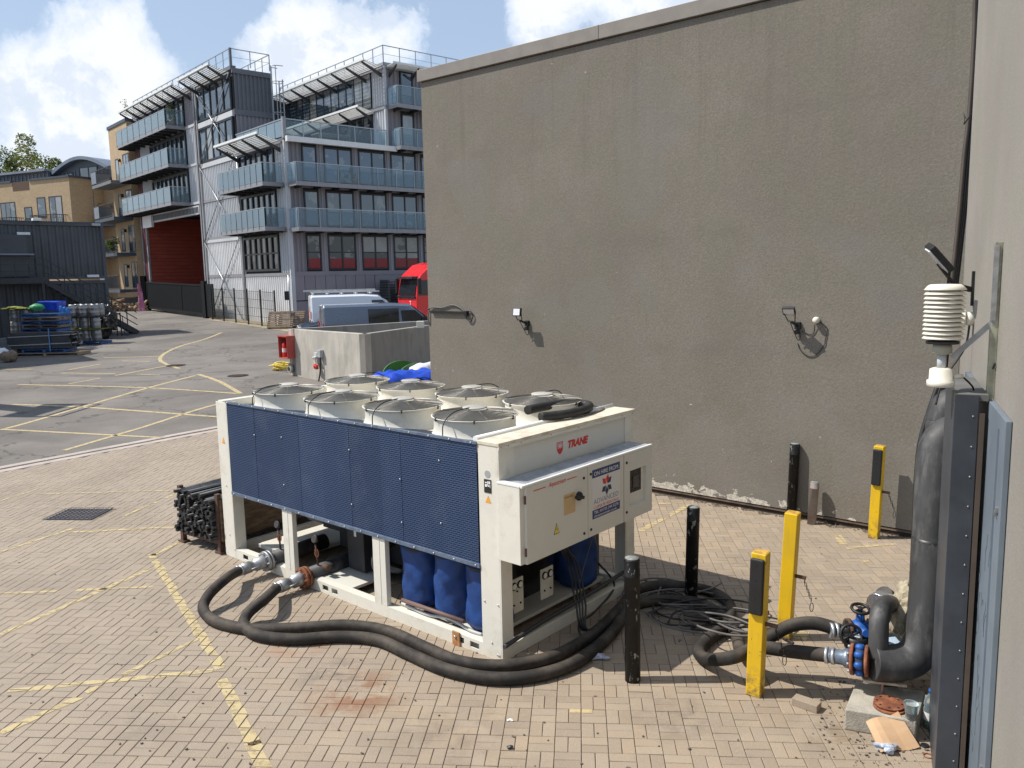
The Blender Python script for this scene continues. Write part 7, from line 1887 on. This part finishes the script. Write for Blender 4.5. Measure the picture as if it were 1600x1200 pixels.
# stack of pallets behind with tarps
for k in range(5):
    stack_pallet((bp_.x - 1.9 + .05 * (k % 2), bp_.y + 1.6, bz + .95 + .17 * k), R(2 * (k % 3) - 2), bpm if k % 2 == 0 else wood_grey, '%s pallet from the bottom of the tall pile behind the channel bundle' % ('first', 'second', 'third', 'fourth', 'fifth')[k], 'pallets piled behind the channel bundle', 1.75, 1.0)
o = MB().box(-.9, .75, 0, 1, 0, .95).build('goods_box', interior, loc=(bp_.x - .95, bp_.y + 1.6, bz)); tag(o, 'dark wrapped goods under the tall pallet pile', 'box')
p = AD(60, 482, 38.6); o = blobmesh('green_dome_tarp', green_tarp, (p.x, p.y, p.z - .1), .42, .4, .17, 51, .1); tag(o, 'pale green domed cover on top of the pallet pile', 'cover')
p = AD(82, 480, 38.9); o = MB().prism([(-.45, .0), (.42, -.06), (.48, .40), (-.5, .42)], 1, -.4, .4).build('blue_crate', blue_tarp, loc=(p.x, p.y, p.z - .12), bevel=.04); tag(o, 'bright blue covered crate on top of the pallet pile', 'crate')
p = AD(101, 497, 38.2); o = blobmesh('blue_sheet', M('blue_sheet_mat', (.03, .16, .45), .4, var=.4, scale=5), (p.x, p.y, p.z - .5), .22, .2, .5, 52, .35, 3, True); tag(o, 'crumpled blue plastic sheet hanging off the pallet pile', 'plastic sheet')
# bags at left edge
for (px, py, mt_, lab, sd) in ((3, 562, white_bag, 'white sack at the very left edge of the yard', 61), (14, 566, wood_grey, 'brown sack beside the white sack at the left edge', 62)):
    p = GT(px, py); o = blobmesh('sack', mt_, (p.x, p.y, gz(p.y)), .3, .25, .25, sd, .2); tag(o, lab, 'sack')
# bicycles-ish clutter: black bags and folding frame right of kegs
p = GT(170, 529); o = blobmesh('black_bag_heap', M('black_sack', (.012, .012, .013), .35, bump=.8, bscale=6), (p.x, p.y, gz(p.y)), .42, .5, .75, 63, .3, 4, True); tag(o, 'heap of black sacks right of the steel kegs', 'sacks')
p = GT(184, 525); hf = empty('folding_frame', (p.x, p.y, gz(p.y))); tag(hf, 'thin black tubular folding frame beside the black sacks', 'frame')
mb = MB()
for x in (0, .22): mb.bar((x, 0, 0), (x, 0, 1.25), .05)
mb.bar((0, 0, 1.25), (-.6, 0, .9), .05).bar((0, 0, 1.2), (.22, 0, 1.2), .05).bar((.22, 0, .1), (.55, .1, 0), .03).bar((.3, .05, 1.1), (.36, .05, .1), .03); mb.build('frame_tubes', dark_steel, hf)

# ================================================================== BRICK BUILDINGS (far left)
dl = az(-41.1)
D0 = Vector((-28.0, 64.0, 0)); db = empty('tall_brick_block', (-32.0, 69.0, 1.2), ra); tag(db, 'tall narrow buff brick block with stacked balconies behind the black gate', 'building')
# local y = dl direction, x = dr. origin on the face; face plane x=0 ; extents in y from photo
MB().box(0, 9, -2.45, 2.55, 0, 15.1).build('brick_wall', buff_brick, db)
MB().box(-.08, 9.1, -2.45, 2.65, 15.1, 15.35).build('parapet_coping', zinc_dark, db)
def dwin(y0, y1, z0, z1, n=1, nm='window', pm=None): window('L', 0, y0, y1, z0, z1, n, 1, pm or pane_sky, nm, fr=.09, parent=db, proud=.03)
for k, z in enumerate((1.95, 4.9, 7.75, 10.6)):
    if k < 4:
        dwin(.35, 1.25, z + .05, z + 1.95); dwin(-2.4, -.8, z - .1, z + 2.1, 2)
        MB().lathe([(.10, 0), (.12, .12), (.08, .25)], 10, c=(-.1, -.2, z + 1.6)).build('wall_lamp', black_metal, db)
    z -= .15; mb = MB().box(-1.5, -.02, -2.4, 3.0, z - .25, z); bo_ = mb.build('balcony', zinc_dark if k != 3 else bd_slab, db)
    mb = MB(); mb.bar((-1.5, -2.4, z + 1.1), (-1.5, 3.0, z + 1.1), .05).bar((-1.5, 3, z + 1.1), (0, 3, z + 1.1), .05).bar((-1.5, -2.4, z + .1), (-1.5, 3.0, z + .1), .04)
    for q in range(24): mb.bar((-1.5, -2.4 + q * .22, z + .1), (-1.5, -2.4 + q * .22, z + 1.1), .022)
    mb.build('railing', dark_steel, bo_)
    MB().box(-1.52, -1.48, 1.6, 3.0, z + .1, z + 1.05).box(-1.5, -.1, 2.98, 3.02, z + .1, z + 1.05).build('privacy_panel', zinc, bo_)
    MB().box(-1.5, -1.45, 3.0, 3.05, z - 2.9, z + 1.1).build('balcony_column', zinc_dark, bo_)
fo_ = empty('balcony_plants', db.matrix_basis @ Vector((-1.6, -1.2, 4.9))); tag(fo_, 'dense green plants on a middle balcony of the tall brick block', 'plants'); leaves('foliage', fo_, 700, .3, 1.8, .5, .4, .09, leaf_dark, 71, 12)
o = MB().box(-.05, .05, -.3, .3, 0, .8).build('pink_towel', pink, loc=db.matrix_basis @ Vector((-1.6, 2.9, 5.0)), rot=(0, 0, ra)); tag(o, 'pink towel hanging on a balcony of the tall brick block', 'towel')
# fallen leaves / wood pile behind gate
wp = GT(190, 487); random.seed(77)
lg = MB().cyl((0, 0, 0), (.9, 0, 0), .11, 8).mesh('log', wood)
for k in range(44):
    o = bpy.data.objects.new('log', lg); C.objects.link(o); lv = k // 13; o.location = (wp.x - 1.4 + (k % 13) * .26 + random.uniform(-.08, .08), wp.y + random.uniform(0, .5), gz(wp.y) + .12 + lv * .22); o.rotation_euler = (0, random.uniform(-.3, .3), R(90) + random.uniform(-.5, .5)); tag(o, 'pale split log in the firewood heap left of the gate', 'log', 'logs heaped left of the gate')
for k, (dx, lab) in enumerate(((-1.6, 'left'), (.6, 'right'))):
    o = MB().box(0, 2.0, 0, 1, 0, .35).build('timber_stack', wood, loc=(wp.x + dx, wp.y + 3 + k, gz(wp.y) + 1.1)); tag(o, '%s hand stack of pale boards behind the firewood heap' % lab, 'timber')
    o2 = MB().box(0, 2.2, 0, 1.1, 0, 1.0).build('dark_trestle', interior, loc=(wp.x + dx - .1, wp.y + 3 + k, gz(wp.y) - .0)); tag(o2, 'dark trestle carrying the %s hand board stack' % lab, 'trestle')
# low brick block with penthouse
a1 = az(-65); E1 = Vector((-40.56, 76.99, 0)); ea = R(65)
eb = empty('low_brick_block', (E1.x, E1.y, 1.2), math.atan2(az(25).y, az(25).x)); tag(eb, 'buff brick apartment block with curved zinc penthouse roof at the far left', 'building')
# local x = az25 (away, right face runs along it), local y = left direction (az -65)
MB().box(0, 3.6, 0, 30, 0, 12.1).box(3.6, 16, -1.5, 30, 0, 12.1).build('brick_wall', buff_brick, eb)
MB().box(-.12, 3.7, -.12, 5.55, 12.1, 12.28).box(-.12, 3.7, 8.1, 30, 12.1, 12.28).box(3.5, 16, -1.6, -1.3, 12.1, 12.28).build('parapet_coping', zinc_dark, eb)
MB().box(-.02, .3, 5.6, 8.0, 11.3, 12.12).build('parapet_recess', M('brown_recess', (.10, .06, .04), .8), eb)
def ewin(y0, y1, z0, z1, n=1): window('L', 0, y0, y1, z0, z1, n, 1, pane_sky, fr=.08, parent=eb, proud=.03)
for z in (8.3, 5.3):
    ewin(7.9, 10.1, z - .4, z + 2.0, 3); ewin(5.5, 6.6, z - .4, z + 1.4); ewin(3.5, 4.7, z + .3, z + 2.2); ewin(1.2, 3.0, z - .4, z + 2.2, 2); ewin(12, 14, z - .4, z + 2, 2)
for (y0, y1, z) in ((.6, 3.9, 7.6), (6.9, 10.6, 7.6)):
    bo_ = MB().box(-1.4, -.02, y0, y1, z - .2, z).build('balcony', zinc_dark, eb); mb = MB()
    mb.bar((-1.4, y0, z + 1.1), (-1.4, y1, z + 1.1), .06).bar((-1.4, y0, z + 1.1), (0, y0, z + 1.1), .06).bar((-1.4, y1, z + 1.1), (0, y1, z + 1.1), .06)
    n = int((y1 - y0) / .16)
    for q in range(n + 1): mb.bar((-1.4, y0 + q * (y1 - y0) / n, z), (-1.4, y0 + q * (y1 - y0) / n, z + 1.1), .03)
    for q in range(7): mb.bar((-1.4 + q * .2, y0, z), (-1.4 + q * .2, y0, z + 1.1), .03)
    mb.build('railing', dark_steel, bo_)
for z in (7.9, 4.9):
    bo_ = MB().box(2.0, 3.5, -1.3, -.02, z - .2, z).build('balcony', zinc_dark, eb); MB().box(2.0, 3.5, -1.32, -1.28, z + .1, z + 1.1).build('balcony_screen', bd_light, bo_)
    leaves('potted_foliage', bo_, 150, .7, .4, .6, 1.2, .08, leaf_dark, 80, 5).location = (2.8, -.7, z)
# penthouse
mb = MB().box(1.5, 12, 4.6, 28, 12.1, 13.1); mb.build('penthouse_wall', zinc_dark, eb)
mb = MB(); arc = [(-3.8 + 7.6 * k / 14, 12.75 + 1.15 * math.sin(PI * k / 14)) for k in range(15)]
mb.prism([(y + .6, z) for y, z in arc] + [(4.4, 12.1), (-3.2, 12.1)], 0, 2.2, 12); mb.build('curved_gable', zinc_dark, eb)
mb = MB()
arc2 = [(y + .6, z + .02) for y, z in arc]; arc3 = [(y * 1.03 + .6, z + .32) for y, z in arc]
mb.prism(arc2 + arc3[::-1], 0, 1.6, 12.2); mb.build('curved_roof', zinc, eb)
MB().box(1.0, 12.5, 4.6, 28, 13.1, 13.3).build('flat_roof', zinc, eb)
window('L', 2.2, -1.2, 1.3, 12.15, 13.3, 2, 1, pane_sky, fr=.1, parent=eb); window('L', 2.2, 2.2, 3.4, 12.15, 12.9, 2, 1, pane_sky, fr=.1, parent=eb)
sm_ = MB().box(2.14, 2.19, -.02, .02, 12.1, 13.0).mesh('standing_seam', zinc)
for k in range(14): 
    y = -3.0 + k * .55
    if -1.3 < y < 1.4: continue
    share('standing_seam', sm_, eb, (0, y, 0))
for k in range(26): share('standing_seam', sm_, eb, (-.7, 4.8 + k * .55, 0))

# ================================================================== TREE beyond
def tree(loc_, h_, w_, label, seed):
    tr_ = empty('broadleaf_tree', loc_); tag(tr_, label, 'tree', 'trees beyond the brick block'); random.seed(seed)
    mb = MB().tube(spline([(0, 0, 0), (.1, 0, h_ * .25), (-.1, .1, h_ * .5), (0, 0, h_ * .75)], 4), [.45 - .02 * i for i in range(13)], 9)
    for k in range(9):
        a = k * 2.4; z = h_ * random.uniform(.38, .65); r = w_ * random.uniform(.45, .8)
        mb.tube(spline([(0, 0, z), (r * .5 * math.cos(a), r * .5 * math.sin(a), z + h_ * .10), (r * math.cos(a), r * math.sin(a), z + h_ * .2)], 3), [.16 - .02 * i for i in range(7)], 6)
    mb.build('trunk', wood_grey, tr_)
    mb = MB(); cl_ = []
    for _ in range(46):
        a = random.uniform(0, 6.28); rr_ = w_ * math.sqrt(random.random()) * .92; zz_ = h_ * (.72 + random.uniform(-.18, .22) * (1 - .55 * (rr_ / w_) ** 2)) ; cl_.append((rr_ * math.cos(a), rr_ * math.sin(a), zz_ - .10 * h_ * (rr_ / w_) ** 2, random.uniform(.7, 1.6)))
    for _ in range(15000):
        c0 = random.choice(cl_); d = Vector((random.gauss(0, 1), random.gauss(0, 1), random.gauss(0, .75))).normalized() * c0[3] * random.uniform(.35, 1.1) ** .5
        p = Vector(c0[:3]) + d; u = Vector((random.gauss(0, 1), random.gauss(0, 1), random.gauss(0, .5))).normalized(); v_ = u.cross(Vector((random.gauss(0, 1), random.gauss(0, 1), 1))).normalized(); s_ = random.uniform(.10, .22)
        mb.add([p - u * s_, p + v_ * s_ * .6, p + u * s_, p - v_ * s_ * .6], [(0, 1, 2, 3)])
    mb.build('crown', leaf, tr_, fixn=False)
tree((-63.5, 108, 1.0), 22.6, 7.2, 'large leafy green tree rising behind the zinc roof at the far left', 5)
tree((-77, 112, 1.0), 20.5, 7.0, 'leafy tree partly cut by the left edge of the view', 6)

# ================================================================== BOOM LIFT, unseen left of the view, added to cast the shadow in the yard
bt_ = GT(60, 638); bl = empty('shadow_boom_lift', (bt_.x - 6.0, bt_.y + 1.2, gz(bt_.y)), R(-8)); tag(bl, 'unseen blue boom lift added left of the yard for its shadow', 'boom lift')
blm = M('lift_blue', (.04, .12, .30), .4, var=.1)
MB().box(-1.6, 1.6, -.9, .9, .45, 1.1).build('chassis', blm, bl, bevel=.05); MB().box(-1.2, .8, -.8, .8, 1.15, 2.0).build('turret', blm, bl, bevel=.06)
for x in (-1.1, 1.1):
    for s_ in (-1, 1): MB().lathe([(.2, -.15), (.42, -.15), (.42, .15), (.2, .15)], 20, mat=Matrix.Translation((x, s_ * 1.0, .42)) @ Matrix.Rotation(R(90), 4, 'X')).build('wheel', tyre, bl)
MB().bar((-.8, 0, 1.9), (.6, -.1, 3.9), .55).bar((.5, -.1, 3.8), (3.2, -1.0, 4.0), .50).build('boom', blm, bl)
bs_ = MB()
for (x, y) in ((3.2, -1.9), (3.2, -.1), (4.0, -1.9), (4.0, -.1)): bs_.bar((x, y, 3.6), (x, y, 4.8), .06)
for z in (3.65, 4.2, 4.8):
    bs_.bar((3.2, -1.9, z), (3.2, -.1, z), .06).bar((4.0, -1.9, z), (4.0, -.1, z), .06).bar((3.2, -1.9, z), (4.0, -1.9, z), .06).bar((3.2, -.1, z), (4.0, -.1, z), .06)
bs_.build('basket_rail', blm, bl); MB().box(3.2, 4.0, -1.9, -.1, 3.58, 3.64).build('basket_floor', dark_steel, bl)

# unseen shed off the left edge, added to cast the shadow over the stacked goods
sh = empty('shadow_shed', (-22.9, 33.5, .3), ra); tag(sh, 'unseen tall dark shed added outside the left edge for its shadow', 'shed')
MB().box(-14, 0, 0, 5.2, 0, 7.6).build('shed_body', bd_char, sh); MB().box(-14.1, .1, -.1, 5.3, 7.6, 7.75).build('shed_roof', zinc_dark, sh)
MB().box(-9, -5, -.05, .0, 0, 4).build('shed_door', zinc_dark, sh)

for k, (u_, v_, z_, lab) in enumerate(((-.8, 2.0, BL[3] + .13, 'leafy pot plant on the left hand third floor balcony of the container block'), (-.8, 5.5, BL[2] + .16, 'leafy pot plant on the left hand second floor balcony of the container block'), (4.0, -.7, BL[3] + .1, 'small pot plant on the long shaded third floor balcony'))):
    p_ = empty('balcony_plant', cb.matrix_basis @ Vector((u_, v_, z_))); tag(p_, lab, 'plant')
    MB().lathe([(.14, 0), (.2, .35)], 12).build('pot', MATS['terracotta'], p_); leaves('foliage', p_, 160, .35, .35, .4, .6, .06, leaf_dark, 90 + k, 5)
